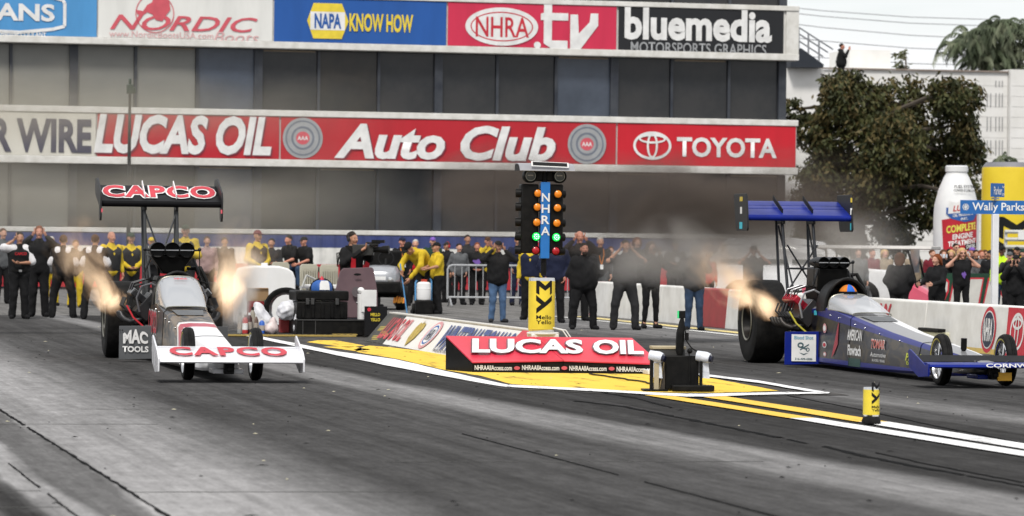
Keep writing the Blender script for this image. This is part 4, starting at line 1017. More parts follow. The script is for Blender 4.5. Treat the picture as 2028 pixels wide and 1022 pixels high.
# helmet like blue and white cap of a bottle on the case
p = ap(637, 582, bc.location.y + .3)
hm = thing('blue_white_helmet', 'blue and white helmet with a red tip resting on the black equipment case', 'helmet', (p.x, bc.location.y + .3, bc.location.z + hh))
mb = MB(); mb.lathe([(.17, 0), (.175, .06), (.15, .12), (.09, .16), (.001, .175)], 24); mb.build('helmet_shell', BLUEP, hm)
mb = MB(); mb.prism([(-.08, 0), (.08, 0), (.075, .1), (.055, .15), (-.055, .15), (-.075, .1)], .04, frame((.02, -.15, .004), (1, 0, 0), (0, .25, 1))); mb.build('white_panel', WHITE, hm)
mb = MB(); mb.lathe([(.04, .165), (.03, .2), (.001, .235)], 10); mb.build('red_tip', RED, hm)
mb = MB(); mb.tube([(-.19 * math.cos(a), 0, .19 * math.sin(a)) for a in np.linspace(0, PI, 13)], .012, 6); mb.build('head_strap', BLK, hm)
# big white rounded board
p = gp(540, 662); yv = 68.0; z_ = lambda v: ap(540, v, yv).z
x0, x1 = ap(470, 600, yv).x, ap(585, 600, yv).x; w_ = x1 - x0; zt = z_(528)
wt = thing('white_tank', 'big white round cornered tank behind the bags at the edge of the island', 'tank', ((x0 + x1) / 2, yv, .012))
pf = [(-w_ / 2, .05), (-w_ / 2 + .05, 0), (w_ / 2 - .05, 0), (w_ / 2, .05), (w_ / 2, zt - .22), (w_ / 2 - .05, zt - .1), (w_ / 2 - .14, zt - .04), (w_ / 2 - .3, zt), (-w_ / 2 + .3, zt), (-w_ / 2 + .08, zt - .04), (-w_ / 2, zt - .2)]
mb = MB(); mb.prism(pf, .6, frame((0, .6, 0), (1, 0, 0), (0, 0, 1))); mb.build('tank_body', mat('white_plastic', (.78, .78, .78), .4, c2=(.72, .72, .71)), wt, bevel=.03)
mb = MB(); mb.tube([(0, .3, zt - .02), (0, .3, zt + .05)], .06, 12); mb.build('tank_cap', mat('white_plastic', (.78, .78, .78), .4), wt)
# ribbed beige plastic seats
BG = mat('beige_plastic', (.42, .40, .32), .5, c2=(.36, .34, .27))
for i, (u, vt, yv) in enumerate(((612, 523, 74), (651, 524, 74), (556, 519, 75.5))):
    p = ap(u, 600, yv); zt = ap(u, vt, yv).z
    t = thing('beige_chair', ['beige ribbed plastic chair back directly right of the white tank', 'beige ribbed plastic chair back beside the cameraman', 'beige plastic chair half hidden behind the white tank'][i], 'chair', (p.x, yv, 0), R([3, -4, 8][i]), 'beige plastic chairs')
    wd = .36; mb = MB(); mb.prism([(-wd / 2, .42), (wd / 2, .42), (wd / 2, zt - .05), (wd / 2 - .04, zt), (-wd / 2 + .04, zt), (-wd / 2, zt - .05)], .03, frame((0, 0, 0), (1, 0, 0), (0, .06, 1))); mb.build('backrest', BG, t, bevel=.01)
    for k in range(7):
        mb = MB(); mb.box((-wd / 2 + .045 + k * .045, -.038, (zt + .40) / 2), (.02, .02, zt - .55), Matrix.Rotation(-.06, 4, 'X')); mb.build('rib', BG, t)
    mb = MB(); mb.box((0, .2, .42), (wd, .42, .04)); mb.build('seat', BG, t, bevel=.012)
    for sx in (-1, 1):
        for yy_ in (.02, .38):
            mb = MB(); mb.tube([(sx * .16, yy_, .40), (sx * .18, yy_, 0)], .02, 6); mb.build('leg', BG, t)
# white folding table behind
p = ap(640, 568, 70.5); zt = p.z
t = thing('white_table', 'white folding table top behind the black case', 'table', (p.x, 70.5, 0))
mb = MB(); mb.box((.02, .3, zt), (.56, .6, .07)); mb.build('table_top', WHITE, t, bevel=.01)
for sx in (-.22, .24):
    mb = MB(); mb.tube([(sx, .1, zt), (sx, .1, 0)], .02, 6); mb.tube([(sx, .5, zt), (sx, .5, 0)], .02, 6); mb.build('leg', STEEL, t)
p = ap(600, 600, 66.0); t = thing('folding_ladder', 'pale folding stand leaning beside the black case', 'stand', (p.x, 66.0, 0))
for a, b in (((-.12, 0, .45), (.06, .02, .93)), ((.06, .02, .93), (.34, .1, .80)), ((-.12, .2, .0), (-.12, 0, .5)), ((.3, .2, 0), (.3, .1, .8))):
    mb = MB(); mb.tube([a, b], .017, 6); mb.build('rail', mat('pale_metal', (.58, .58, .55), .4, .3), t)
mb = MB(); mb.box((.15, .1, .72), (.36, .3, .03)); mb.build('shelf', mat('hood_grey', (.36, .36, .38), .4, .3), t)
# tyre, bags, box, bottles on the rubber mat
yv = 61.5
rm = thing('rubber_mat', 'ribbed dark rubber mat under the bags behind the left car', 'mat', (gp(520, 660).x, 62.2, .016))
mb = MB(); mb.box((0, 0, .012), (2.3, 2.6, .02))
mb.build('mat_sheet', mat('dark_rubber', (.035, .035, .033), .7, c2=(.05, .05, .045), scale=12), rm)
for i in range(22):
    mb = MB(); mb.box((-1.1 + i * .105, 0, .026), (.05, 2.58, .010)); mb.build('rib', mat('dark_rubber', (.035, .035, .033), .7), rm)
mb = MB(); mb.box((0, -1.36, .012), (2.32, .10, .026)); mb.box((1.0, -1.2, .03), (.4, .12, .02)); mb.build('tan_edge', mat('tan_edge', (.42, .30, .08), .6), rm)
def onmat(u, v, yv): p = ap(u, v, yv); return p
p = ap(566, 640, 62.2); t = thing('spare_tyre', 'spare black tyre standing on edge among the white bags', 'tyre', (p.x, 62.2, .05), R(-18))
R0 = .36; mmw = frame((0, 0, R0), (0, 1, 0), (0, 0, 1))
mb = MB(); mb.lathe([(.27, -.06), (.33, -.075), (R0, -.05), (R0, .05), (.33, .075), (.27, .06), (.27, -.06)], 32, mmw @ Matrix.Rotation(R(90), 4, 'Y')); mb.build('tyre', RUB, t)
mb = MB(); mb.lathe([(.27, -.05), (.24, -.03), (.24, .03), (.27, .05)], 32, mmw @ Matrix.Rotation(R(90), 4, 'Y')); mb.build('rim', ALU, t)
p = ap(510, 575, 62.8); t = thing('cardboard_box', 'open brown cardboard box stacked on a coloured crate behind the white bag', 'box', (p.x, 62.8, ap(500, 596, 62.8).z), R(-7))
mb = MB(); mb.box((0, .12, .10), (.36, .26, .20)); mb.build('box_body', mat('cardboard', (.42, .27, .14), .8, c2=(.36, .22, .11), scale=3), t, bevel=.004)
mb = MB(); mb.hexa([(-.18, .0, .2), (.18, .0, .2), (.18, .02, .2), (-.18, .02, .2), (-.17, -.05, .205), (.17, -.05, .205), (.17, -.03, .215), (-.17, -.03, .215)]); mb.build('flap', mat('cardboard', (.42, .27, .14), .8), t)
zc = ap(500, 596, 62.8).z
t = thing('tool_crate', 'red and green crate under the cardboard box', 'crate', (p.x + .05, 62.8, .045))
mb = MB(); mb.box((0, .12, (zc - .05) / 2), (.38, .28, zc - .05)); mb.build('crate_body', mat('crate_red', (.30, .03, .03), .5), t, bevel=.01)
mb = MB(); mb.box((.12, -.026, zc * .6), (.12, .01, zc * .7)); mb.build('green_panel', mat('crate_green', (.03, .14, .12), .5), t)
for i, (u, c, h_, lb) in enumerate(((474, (.42, .03, .03), .30, 'red bottle on the rubber mat, nearest the left car'), (484, (.06, .02, .02), .33, 'dark red bottle standing second from the left car'), (492, (.30, .27, .22), .42, 'tan canister between the dark red and blue bottles'), (507, (.03, .12, .50), .24, 'bright blue bottle beside the tall white bag'), (466, (.30, .30, .28), .33, 'grey bottle half hidden by the smoke'), (498, (.13, .08, .06), .3, 'brown bottle beside the tan canister'))):
    p = ap(u, 640, 61.9); r = .045
    t = thing('oil_bottle', lb, 'bottle', (p.x, 61.2 + .1 * (i % 3), .045), 0, 'bottles on the rubber mat')
    mb = MB(); mb.lathe([(.001, 0), (r, 0), (r, h_ * .72), (r * .5, h_ * .86), (r * .42, h_ * .88)], 14); mb.build('bottle_body', mat('bottle_%d' % i, c, .4), t)
    mb = MB(); mb.lathe([(r * .48, h_ * .88), (r * .48, h_), (.001, h_)], 12); mb.build('bottle_cap', WHITE if i % 2 else BLK, t)
    mb = MB(); mb.lathe([(r * 1.01, h_ * .2), (r * 1.01, h_ * .55)], 14); mb.build('bottle_label', WHITE if i == 0 else mat('label_tint', (.4, .35, .3), .5), t)

# ---------------------------------------------------------------- crowd barriers
def crowd_barrier(label, u0, u1, yv, vt, vb):
    a, b = ap(u0, vb, yv), ap(u1, vb, yv); zt = ap(u0, vt, yv).z; Wb = b.x - a.x
    t = thing('crowd_barrier', label, 'barrier', (a.x, yv, 0), 0, 'steel crowd barriers')
    mb = MB(); r = .10
    mb.tube([(0, 0, .18), (0, 0, zt - r), (r * .3, 0, zt - r * .3), (r, 0, zt), (Wb - r, 0, zt), (Wb - r * .3, 0, zt - r * .3), (Wb, 0, zt - r), (Wb, 0, .18)], .025, 8); mb.build('top_frame', GALV, t)
    mb = MB(); mb.tube([(0, 0, .22), (Wb, 0, .22)], .022, 8); mb.build('bottom_rail', GALV, t)
    n = int(Wb / .16)
    bar = MB(); bar.tube([(0, 0, .22), (0, 0, zt)], .010, 6); me = bar.mesh('bar', GALV)
    for i in range(1, n):
        o = link('bar', me, t); o.location = (Wb * i / n, 0, 0)
    for x in (.06, Wb - .06):
        mb = MB(); mb.tube([(x, -.28, .02), (x, -.2, .05), (x, 0, .2), (x, .2, .05), (x, .28, .02)], .02, 6); mb.build('foot', GALV, t)
GALV = mat('galvanised', (.48, .49, .50), .4, .5)
crowd_barrier('steel crowd barrier in front of the man in the grey jacket', 886, 1040, 88.6, 525, 600)
crowd_barrier('steel crowd barrier half hidden behind the starting lights', 1042, 1178, 89.0, 527, 602)

# ---------------------------------------------------------------- small tug with a silver bonnet
p = ap(752, 600, 84.0); kt = 84.5 / FPX
tg = thing('utility_tug', 'black utility tug with a silver bonnet and flame stickers on its front wheel', 'utility vehicle', (p.x, 84.0, 0), R(-12))
SIL = mat('silver_paint', (.30, .31, .33), .3, .4, coat=.4)
mb = MB(); mb.loft([[(x * w_, y, z * hz + .62) for x, z in ((-.5, 0), (-.5, .6), (-.42, .92), (-.2, 1), (.2, 1), (.42, .92), (.5, .6), (.5, 0))] for y, w_, hz in ((-.55, .56, .12), (-.5, .68, .22), (-.1, .80, .34), (.5, .84, .36))]); mb.build('bonnet', SIL, tg)
mb = MB(); mb.box((0, -.05, .5), (.96, 1.1, .26)); mb.build('bumper', BLK, tg, bevel=.04)
mb = MB(); mb.box((0, 1.1, .42), (.98, 1.6, .3)); mb.build('chassis', BLK, tg, bevel=.03)
mb = MB(); mb.box((0, -.545, .70), (.3, .02, .08)); mb.build('number_plate', WHITE, tg)
for sx in (-1, 1):
    mb = MB(); mb.lathe([(.001, .02), (.06, .015), (.065, 0)], 14, frame((sx * .26, -.56, .66), (1, 0, 0), (0, 0, 1))); mb.build('headlight', CHROME, tg)
    for yw in (-.1, 1.5):
        wm = frame((sx * .46, yw, .26), (0, 1, 0), (0, 0, 1))
        mb = MB(); mb.lathe([(.12, -.1), (.24, -.1), (.26, -.06), (.26, .06), (.24, .1), (.12, .1)], 22, wm); o = mb.build('wheel', RUB, tg)
        mb = MB(); mb.lathe([(.001, .06), (.1, .08), (.13, .1), (.13, -.1), (.001, -.06)], 18, wm); mb.build('rim', DKMET, o)
FL_ = mat('flame_sticker', (.75, .16, .02), .5, c2=(.8, .4, .04), scale=12)
mb = MB(); fm_ = frame((.42, -.375, .26), (1, 0, 0), (0, 0, 1))
for k in range(5): mb.flat([(-.12 + .05 * k, -.1), (-.07 + .05 * k, -.1 + .03 * (k % 2)), (-.06 + .05 * k, .02 + .05 * ((k * 3) % 4) / 3), (-.10 + .05 * k, .02)], fm_, .002 * k)
mb.build('flame_sticker', FL_, tg)
mb = MB(); mb.lathe([(.17, -.014), (.186, 0), (.17, .014), (.154, 0), (.17, -.014)], 22, frame((.1, .62, 1.12), (1, 0, 0), (0, .5, 1))); mb.tube([(.1, .62, 1.12), (.1, .45, .9)], .02, 6); mb.build('steering_wheel', BLK, tg)
mb = MB(); mb.box((0, 1.1, .72), (.85, .5, .3)); mb.box((0, 1.35, 1.05), (.85, .12, .5)); mb.build('seat', BLK, tg, bevel=.04)
# crew hand truck with a white drum
g = gp(838, 622)
ht = thing('drum_hand_truck', 'blue hand truck carrying a white drum held by the crew in yellow', 'hand truck', (g.x, g.y, 0), R(-6))
HB = mat('sky_blue_tube', (.10, .32, .62), .4)
mb = MB(); mb.tube([(-.16, 0, .10), (-.16, .06, .66), (-.13, .06, .70)], .018, 8); mb.tube([(.17, 0, .10), (.17, .06, .70), (.14, .06, .74)], .018, 8); mb.build('side_tube', HB, ht)
mb = MB(); mb.tube([(-.16, .01, .2), (.17, .01, .2)], .014, 6); mb.tube([(-.16, .05, .6), (.17, .05, .6)], .014, 6); mb.build('cross_tube', HB, ht)
mb = MB(); mb.lathe([(.001, .30), (.14, .30), (.15, .33), (.15, .52), (.154, .525), (.154, .535), (.15, .54), (.145, .64), (.10, .67), (.001, .68)], 24, Matrix.Translation((0, -.13, 0))); mb.build('drum', mat('white_plastic', (.78, .78, .78), .4), ht)
mb = MB(); mb.box((0, -.12, .15), (.36, .36, .28)); mb.build('bottom_box', BLK, ht, bevel=.02)
mb = MB(); mb.box((0, -.13, .70), (.12, .1, .05)); mb.build('drum_cap', mat('cap_red', (.5, .06, .03), .5), ht)
for sx in (-1, 1):
    mb = MB(); mb.lathe([(.03, -.03), (.10, -.03), (.11, 0), (.10, .03), (.03, .03)], 18, frame((sx * .2, .06, .11), (0, 1, 0), (0, 0, 1))); mb.build('wheel', RUB, ht)

# ---------------------------------------------------------------- white SUV and golf cart behind the right wall
p = ap(1590, 580, 86.0)
sv = thing('white_suv', 'white sport utility vehicle parked behind the right wall, blurred by the exhaust', 'car', (p.x, 86.0, 0), R(72))
CARW = mat('white_car_paint', (.72, .72, .72), .3, coat=.5)
def csec(y, hw, zb, zt, tw_): return [(-hw, y, zb), (-hw * 1.02, y, (zb + zt) * .5), (-hw * tw_, y, zt - .04), (-hw * tw_ * .9, y, zt), (hw * tw_ * .9, y, zt), (hw * tw_, y, zt - .04), (hw * 1.02, y, (zb + zt) * .5), (hw, y, zb)]
mb = MB(); mb.loft([csec(-2.25, .82, .35, .85, .92), csec(-2.1, .92, .3, .95, .95), csec(-1.1, .95, .28, 1.04, .95), csec(0, .96, .28, 1.06, .96), csec(1.8, .96, .28, 1.06, .96), csec(2.25, .92, .35, 1.0, .94)]); mb.build('body', CARW, sv)
mb = MB(); mb.loft([csec(-1.15, .88, 1.03, 1.06, .96), csec(-.45, .84, 1.03, 1.60, .82), csec(.2, .84, 1.03, 1.68, .82), csec(1.7, .84, 1.03, 1.66, .82), csec(2.15, .86, 1.03, 1.1, .9)]); cab_ = mb.build('cabin', CARW, sv)
CG = mat('car_glass', (.06, .075, .075), .12, spec=.6)
for sx in (-1, 1):
    for (ya, yb3) in ((-.72, .22), (.34, 1.2), (1.3, 1.85)):
        mb = MB(); fr_ = 0.02; mb.add([(sx * .875, ya - (.1 if ya < 0 else 0), 1.10), (sx * .875, yb3, 1.10), (sx * .755, yb3 - .03, 1.52), (sx * .755, ya + (.28 if ya < 0 else .02), 1.52)], [(0, 1, 2, 3)]); mb.build('side_window', CG, sv, smooth=0)
    for yw in (-1.4, 1.4):
        mb = MB(); mb.lathe([(.2, -.11), (.34, -.11), (.37, -.07), (.37, .07), (.34, .11), (.2, .11)], 24, frame((sx * .88, yw, .37), (0, 1, 0), (0, 0, 1))); o = mb.build('wheel', RUB, sv)
        mb = MB(); mb.lathe([(.001, .07), (.2, .10), (.22, .11), (.22, -.11), (.001, -.07)], 20, frame((sx * .88, yw, .37), (0, 1, 0), (0, 0, 1))); mb.build('rim', ALU, o)
    mb = MB(); mb.box((sx * .68, -2.2, .78), (.36, .16, .16)); mb.build('headlight', CHROME, sv, bevel=.03)
mb = MB(); mb.add([(-.74, -1.10, 1.10), (.74, -1.10, 1.10), (.66, -.53, 1.55), (-.66, -.53, 1.55)], [(0, 1, 2, 3)]); mb.build('windscreen', CG, sv, smooth=0)
mb = MB(); mb.box((0, -2.22, .6), (1.2, .12, .26)); mb.build('grille', BLK, sv, bevel=.03)

p = ap(1728, 580, 70.5)
gc = thing('golf_cart', 'pink fronted golf cart with a pale roof behind the right wall', 'golf cart', (p.x, 70.5, 0), R(63))
zg = lambda v: ap(1792, v, 70.5).z
zr = zg(489)
mb = MB(); mb.prism([(-.58, 0), (-.60, .02), (-.5, .07), (.5, .07), (.60, .02), (.58, 0)], 2.15, frame((0, .95, zr - .05), (1, 0, 0), (0, 0, 1))); mb.build('roof', mat('cart_roof', (.52, .50, .47), .5), gc, bevel=.02)
for sx in (-.52, .52):
    for yp, yq in ((-.95, -.75), (.75, .8)):
        mb = MB(); mb.tube([(sx, yp, .7), (sx, yq, zr - .04)], .022, 8); mb.build('roof_post', BLK, gc)
PK = mat('cart_pink', (.62, .10, .16), .35, coat=.3)
mb = MB(); mb.loft([[(x * w_, y, z) for x, z in ((-.5, .3), (-.5, zt - .06), (-.42, zt), (.42, zt), (.5, zt - .06), (.5, .3))] for y, w_, zt in ((-1.25, .9, .55), (-1.15, 1.05, .68), (-.9, 1.15, .82), (-.7, 1.16, .86))]); mb.build('cowl', PK, gc)
mb = MB(); mb.box((0, .2, .36), (1.15, 1.9, .2)); mb.build('floor_pan', BLK, gc, bevel=.02)
mb = MB(); mb.box((0, .4, .62), (1.1, .5, .3)); mb.box((0, .68, .92), (1.1, .1, .4)); mb.build('seat', mat('seat_black', (.02, .02, .022), .6), gc, bevel=.03)
mb = MB(); mb.box((0, -.80, zr * .5 + .5), (1.0, .01, .45)); mb.build('windshield', mat('clear_sheet', (.30, .33, .35), .1, spec=.6), gc)
mb = MB(); mb.box((0, 1.0, .60), (1.12, .5, .34)); mb.build('rear_box', PK, gc, bevel=.03)
for sx in (-.5, .5):
    for yw in (-.85, .8):
        mb = MB(); mb.lathe([(.1, -.09), (.2, -.09), (.23, -.05), (.23, .05), (.2, .09), (.1, .09)], 20, frame((sx, yw, .23), (0, 1, 0), (0, 0, 1))); mb.build('wheel', RUB, gc)
# low dark platform the two seated crew sit on
p0, p1 = ap(540, 560, 94), ap(640, 560, 94)
t = thing('flat_trailer', 'low dark flat trailer the two crew in black shirts sit on', 'trailer', ((p0.x + p1.x) / 2, 94.4, 0))
mb = MB(); mb.box((0, .45, .78), (p1.x - p0.x + .3, 1.3, .12)); mb.build('deck', BLK, t, bevel=.02)
for sx in (-.55, .55):
    mb = MB(); mb.lathe([(.1, -.09), (.27, -.09), (.3, -.05), (.3, .05), (.27, .09), (.1, .09)], 20, frame((sx, .45, .3), (0, 1, 0), (0, 0, 1))); mb.build('wheel', RUB, t)
mb = MB(); mb.box((0, .45, .5), (1.0, 1.0, .44)); mb.build('frame', DKMET, t)
# ---------------------------------------------------------------- people: smooth bodies grown from a distance field
def _cone(P, a, b, ra, rb):
    a = np.array(a); d = np.array(b) - a; h = np.clip(((P - a) @ d) / max(d @ d, 1e-9), 0, 1)
    return np.linalg.norm(P - a - h[:, None] * d, axis=1) - (ra + (rb - ra) * h)
def _ell(P, c, r):
    q = P - np.array(c); r = np.array(r); k0 = np.linalg.norm(q / r, axis=1); k1 = np.linalg.norm(q / r ** 2, axis=1)
    return k0 * (k0 - 1) / np.maximum(k1, 1e-6)
def field(P, prims, k):
    D = None
    for p in prims:
        kk = k
        if p[0] == 'c': d = _cone(P, *p[1:5]); 
        elif p[0] == 'e': d = _ell(P, p[1], p[2])
        elif p[0] == 'cut':                       # keep only the side of a plane
            n = np.array(p[2], float); n /= np.linalg.norm(n); D = np.maximum(D, -((P - np.array(p[1])) @ n)); continue
        if len(p) > 5 and p[0] == 'c': kk = p[5]
        if D is None: D = d; continue
        h = np.maximum(kk - np.abs(D - d), 0) / kk
        D = np.minimum(D, d) - h * h * kk * .25
    return D
def surface(prims, res, k=.05, wr=0.0):
    lo = np.full(3, 9.); hi = np.full(3, -9.)
    for p in prims:
        if p[0] == 'c':
            for c, r in ((p[1], p[3]), (p[2], p[4])): lo = np.minimum(lo, np.array(c) - r); hi = np.maximum(hi, np.array(c) + r)
        elif p[0] == 'e': lo = np.minimum(lo, np.array(p[1]) - p[2]); hi = np.maximum(hi, np.array(p[1]) + p[2])
    lo -= 2.5 * res; hi += 2.5 * res
    n = np.ceil((hi - lo) / res).astype(int) + 1
    g = np.stack(np.meshgrid(*[lo[i] + res * np.arange(n[i]) for i in range(3)], indexing='ij'), -1).reshape(-1, 3)
    D = field(g, prims, k)
    if wr: D = D + wr * (np.sin(31 * g[:, 2] + 9 * g[:, 0] + 4 * np.sin(17 * g[:, 1] + 11 * g[:, 0])) * .6 + np.sin(52 * g[:, 0] + 23 * g[:, 2]) * .4)
    D = D.reshape(n); D = np.where(D == 0, 1e-6, D)
    c = [D[i:n[0] - 1 + i, j:n[1] - 1 + j, q:n[2] - 1 + q] for i in (0, 1) for j in (0, 1) for q in (0, 1)]
    st = np.stack(c, -1); neg = (st < 0).sum(-1); act = (neg > 0) & (neg < 8)
    idx = -np.ones(act.shape, int); cells = np.argwhere(act); idx[act] = np.arange(len(cells))
    v = st[act]; off = np.array([(i, j, q) for i in (0, 1) for j in (0, 1) for q in (0, 1)], float)
    acc = np.zeros((len(cells), 3)); cnt = np.zeros(len(cells))
    for a in range(8):
        for b in range(a + 1, 8):
            if np.abs(off[a] - off[b]).sum() == 1:
                m = (v[:, a] < 0) != (v[:, b] < 0); t = v[:, a] / np.where(v[:, a] == v[:, b], 1, v[:, a] - v[:, b])
                acc += np.where(m[:, None], off[a] + t[:, None] * (off[b] - off[a]), 0); cnt += m
    V = lo + res * (cells + acc / cnt[:, None])
    F = []
    for ax in range(3):
        o1, o2 = [(1, 2), (2, 0), (0, 1)][ax]
        s = [slice(1, n[i] - 1) for i in range(3)]; s[ax] = slice(0, n[ax] - 1)
        s2 = list(s); s2[ax] = slice(1, n[ax])
        A, B = D[tuple(s)], D[tuple(s2)]; m = (A < 0) != (B < 0); ii = np.argwhere(m)
        if not len(ii): continue
        base = ii.copy()
        for i in range(3):
            if i != ax: base[:, i] += 1
        def at(d1, d2):
            q = base.copy(); q[:, o1] += d1; q[:, o2] += d2; return idx[q[:, 0], q[:, 1], q[:, 2]]
        f = np.stack([at(-1, -1), at(0, -1), at(0, 0), at(-1, 0)], 1); flip = (A[m] > 0); f[flip] = f[flip][:, ::-1]; F.append(f)
    F = np.concatenate(F); F = F[(F >= 0).all(1)]
    return V, F
def np_mesh(name, parts, mats):
    vs = []; fs = []; mi = []; b = 0
    for V, F, m in parts:
        vs.append(V); fs.append(F + b); mi.append(np.full(len(F), m)); b += len(V)
    me = bpy.data.meshes.new(name); me.from_pydata(np.concatenate(vs).tolist(), [], np.concatenate(fs).tolist())
    for m in mats: me.materials.append(m)
    me.polygons.foreach_set('material_index', np.concatenate(mi)); me.polygons.foreach_set('use_smooth', np.ones(len(me.polygons), bool)); me.update()
    return me
def skin(n, c):
    m = bpy.data.materials.new(n); m.use_nodes = True; b = m.node_tree.nodes['Principled BSDF']
    b.inputs['Base Color'].default_value = (*c, 1); b.inputs['Roughness'].default_value = .55; b.inputs['Specular IOR Level'].default_value = .3; return m
SKINS = [skin('skin_light', (.50, .27, .19)), skin('skin_tan', (.40, .20, .125)), skin('skin_ruddy', (.50, .22, .15)), skin('skin_dark', (.10, .05, .035))]
EYE = mat('eye', (.02, .015, .012), .2); LIP = mat('lip', (.34, .10, .09), .5); EYEW = mat('eye_white', (.6, .58, .55), .3)
# head: centre at the origin, facing -Y
HEAD = [('e', (0, .012, .035), (.076, .094, .088)), ('e', (0, -.022, -.035), (.058, .066, .082)), ('c', (0, -.072, -.098), (0, -.066, -.094), .024, .02, .03),
        ('c', (0, -.088, .018), (0, -.112, -.022), .012, .017, .02), ('c', (-.03, -.078, .032), (.03, -.078, .032), .014, .014, .03), ('c', (-.022, -.085, -.056), (.022, -.085, -.056), .011, .011, .015),
        ('e', (-.078, .008, -.005), (.010, .022, .034)), ('e', (.078, .008, -.005), (.010, .022, .034)), ('c', (-.036, -.066, -.02), (.036, -.066, -.02), .026, .026, .03)]
HV, HF = surface(HEAD, .0105, .022)
fc = HV[HF].mean(1)
HM = np.where((np.abs(fc[:, 0]) < .028) & (np.abs(fc[:, 2] + .056) < .010) & (fc[:, 1] < -.075), 2, 0)
EV, EF = surface([('e', (0, 0, 0), (.014, .010, .010))], .006, .01)
# hand: wrist at the origin, fingers along -Z, palm facing +X side given by s, thumb towards -Y
def hand_prims(curl):
    P = [('c', (0, -.012, -.02), (0, -.020, -.075), .020, .022), ('c', (0, .012, -.02), (0, .022, -.072), .020, .020), ('c', (0, 0, .01), (0, 0, -.03), .022, .024)]
    for i, (yo, ln) in enumerate(((-.030, .070), (-.010, .080), (.010, .074), (.029, .058))):
        a = np.array((0, yo, -.088)); b = a + np.array((curl * .018, yo * .10, -ln * .5)); c = b + np.array((curl * .034, 0, -ln * .42)); 
        P += [('c', tuple(a), tuple(b), .0095, .0088, .006), ('c', tuple(b), tuple(c), .0088, .0075, .006)]
    P += [('c', (.004, -.024, -.022), (.018, -.052, -.050), .013, .0105, .008), ('c', (.018, -.052, -.050), (.022, -.058, -.078), .0105, .0085, .006)]
    return P
HANDV, HANDF = surface(hand_prims(1.0), .0085, .012)

def xf(V, o, rot): return V @ np.array(rot).T + np.array(o)
def basis(zdir, ydir):
    z = np.array(zdir, float); z /= np.linalg.norm(z); y = np.array(ydir, float); y = y - z * (y @ z); y /= np.linalg.norm(y) + 1e-9; x = np.cross(y, z)
    return np.stack([x, y, z], 1)
# pose: pelvis, chest, neck, head, then per side (s=-1 viewer's left) elbow, wrist, knee, ankle
def stand(arms, w=.11, lean=0.0, headtilt=0):
    J = dict(pel=(0, .01, .95), che=(0, .0 + lean * .5, 1.30), nec=(0, .01 + lean, 1.48), hea=(0, -.015 + lean, 1.645), tilt=headtilt)
    for s in (-1, 1):
        J['sh', s] = (s * .185, .01 + lean, 1.415); J['hip', s] = (s * .095, .01, .92); J['kn', s] = (s * (w + .01), -.015, .50); J['an', s] = (s * (w + .03), .03, .09); J['toe', s] = (s * (w + .07), -.13, .035)
        el, wr, hd = arms(s); J['el', s] = el; J['wr', s] = wr; J['hd', s] = hd
    return J
ARMS = dict(
    down=lambda s: ((s * .245, .04, 1.13), (s * .255, -.04, .89), (s * .05, -.15, -1)),
    folded=lambda s: ((s * .26, -.03, 1.15), (s * -.03, -.235, 1.16 + .035 * s), (-s, .0, .05)),
    ears=lambda s: ((s * .37, -.10, 1.36), (s * .14, -.07, 1.57), (-s * .55, .2, .8)),
    photo=lambda s: ((s * .27, -.16, 1.25), (s * .075, -.29, 1.50), (-s * .45, -.3, .8)),
    clasp=lambda s: ((s * .27, .0, 1.14), (s * .055, -.235, 1.00), (-s, -.1, -.25)),
    pocket=lambda s: ((s * .29, .06, 1.14), (s * .205, -.06, .95), (-s * .2, -.1, -1)),
    one_up=lambda s: ((s * .34, -.06, 1.45), (s * .13, -.07, 1.60), (-s * .55, .1, .7)) if s < 0 else ((.26, -.03, 1.15), (-.02, -.235, 1.14), (-1, 0, .05)),
    point=lambda s: ((s * .27, -.10, 1.18), (s * .18, -.33, 1.12), (0, -1, 0)),
    shoulder_cam=lambda s: ((.30, -.16, 1.30), (.20, -.30, 1.50), (-.1, -.6, .6)) if s > 0 else ((-.27, -.05, 1.22), (-.05, -.28, 1.44), (.3, -.6, .5)),
)
def bend():
    J = dict(pel=(0, .12, .90), che=(0, -.12, 1.18), nec=(0, -.28, 1.27), hea=(0, -.42, 1.33), tilt=.9)
    for s in (-1, 1):
        J['sh', s] = (s * .185, -.23, 1.22); J['hip', s] = (s * .095, .12, .90); J['kn', s] = (s * .15, .0, .50); J['an', s] = (s * .16, .08, .09); J['toe', s] = (s * .2, -.08, .035)
        J['el', s] = (s * .27, -.36, .98); J['wr', s] = (s * .10, -.50, .80 - .08 * s); J['hd', s] = (-.2 * s, -.5, -.8)
    return J
def sit(h=.82):
    J = dict(pel=(0, .05, h + .08), che=(0, .0, h + .42), nec=(0, -.05, h + .61), hea=(0, -.08, h + .775), tilt=.1)
    for s in (-1, 1):
        J['sh', s] = (s * .185, -.04, h + .55); J['hip', s] = (s * .095, .04, h + .06); J['kn', s] = (s * .15, -.42, h + .05); J['an', s] = (s * .15, -.40, h - .38); J['toe', s] = (s * .17, -.55, h - .43)
        J['el', s] = (s * .25, -.16, h + .28); J['wr', s] = (s * .07, -.38, h + .17); J['hd', s] = (-s * .5, -1, -.3)
    return J
_cache = {}
def joints(pose):
    if pose == 'bend': return bend()
    if pose == 'sit': return sit()
    if pose == 'drive':
        J = sit(.10)
        for s in (-1, 1): J['kn', s] = (s * .13, -.46, .34); J['an', s] = (s * .10, -.88, .22); J['toe', s] = (s * .10, -.97, .28); J['el', s] = (s * .24, -.12, .42); J['wr', s] = (s * .10, -.34, .42)
        return J
    wide = pose.endswith('_wide'); p = pose.replace('_wide', '')
    return stand(ARMS[p], .19 if wide else .10)
def lerp3(a, b, t): return tuple(np.array(a) * (1 - t) + np.array(b) * t)
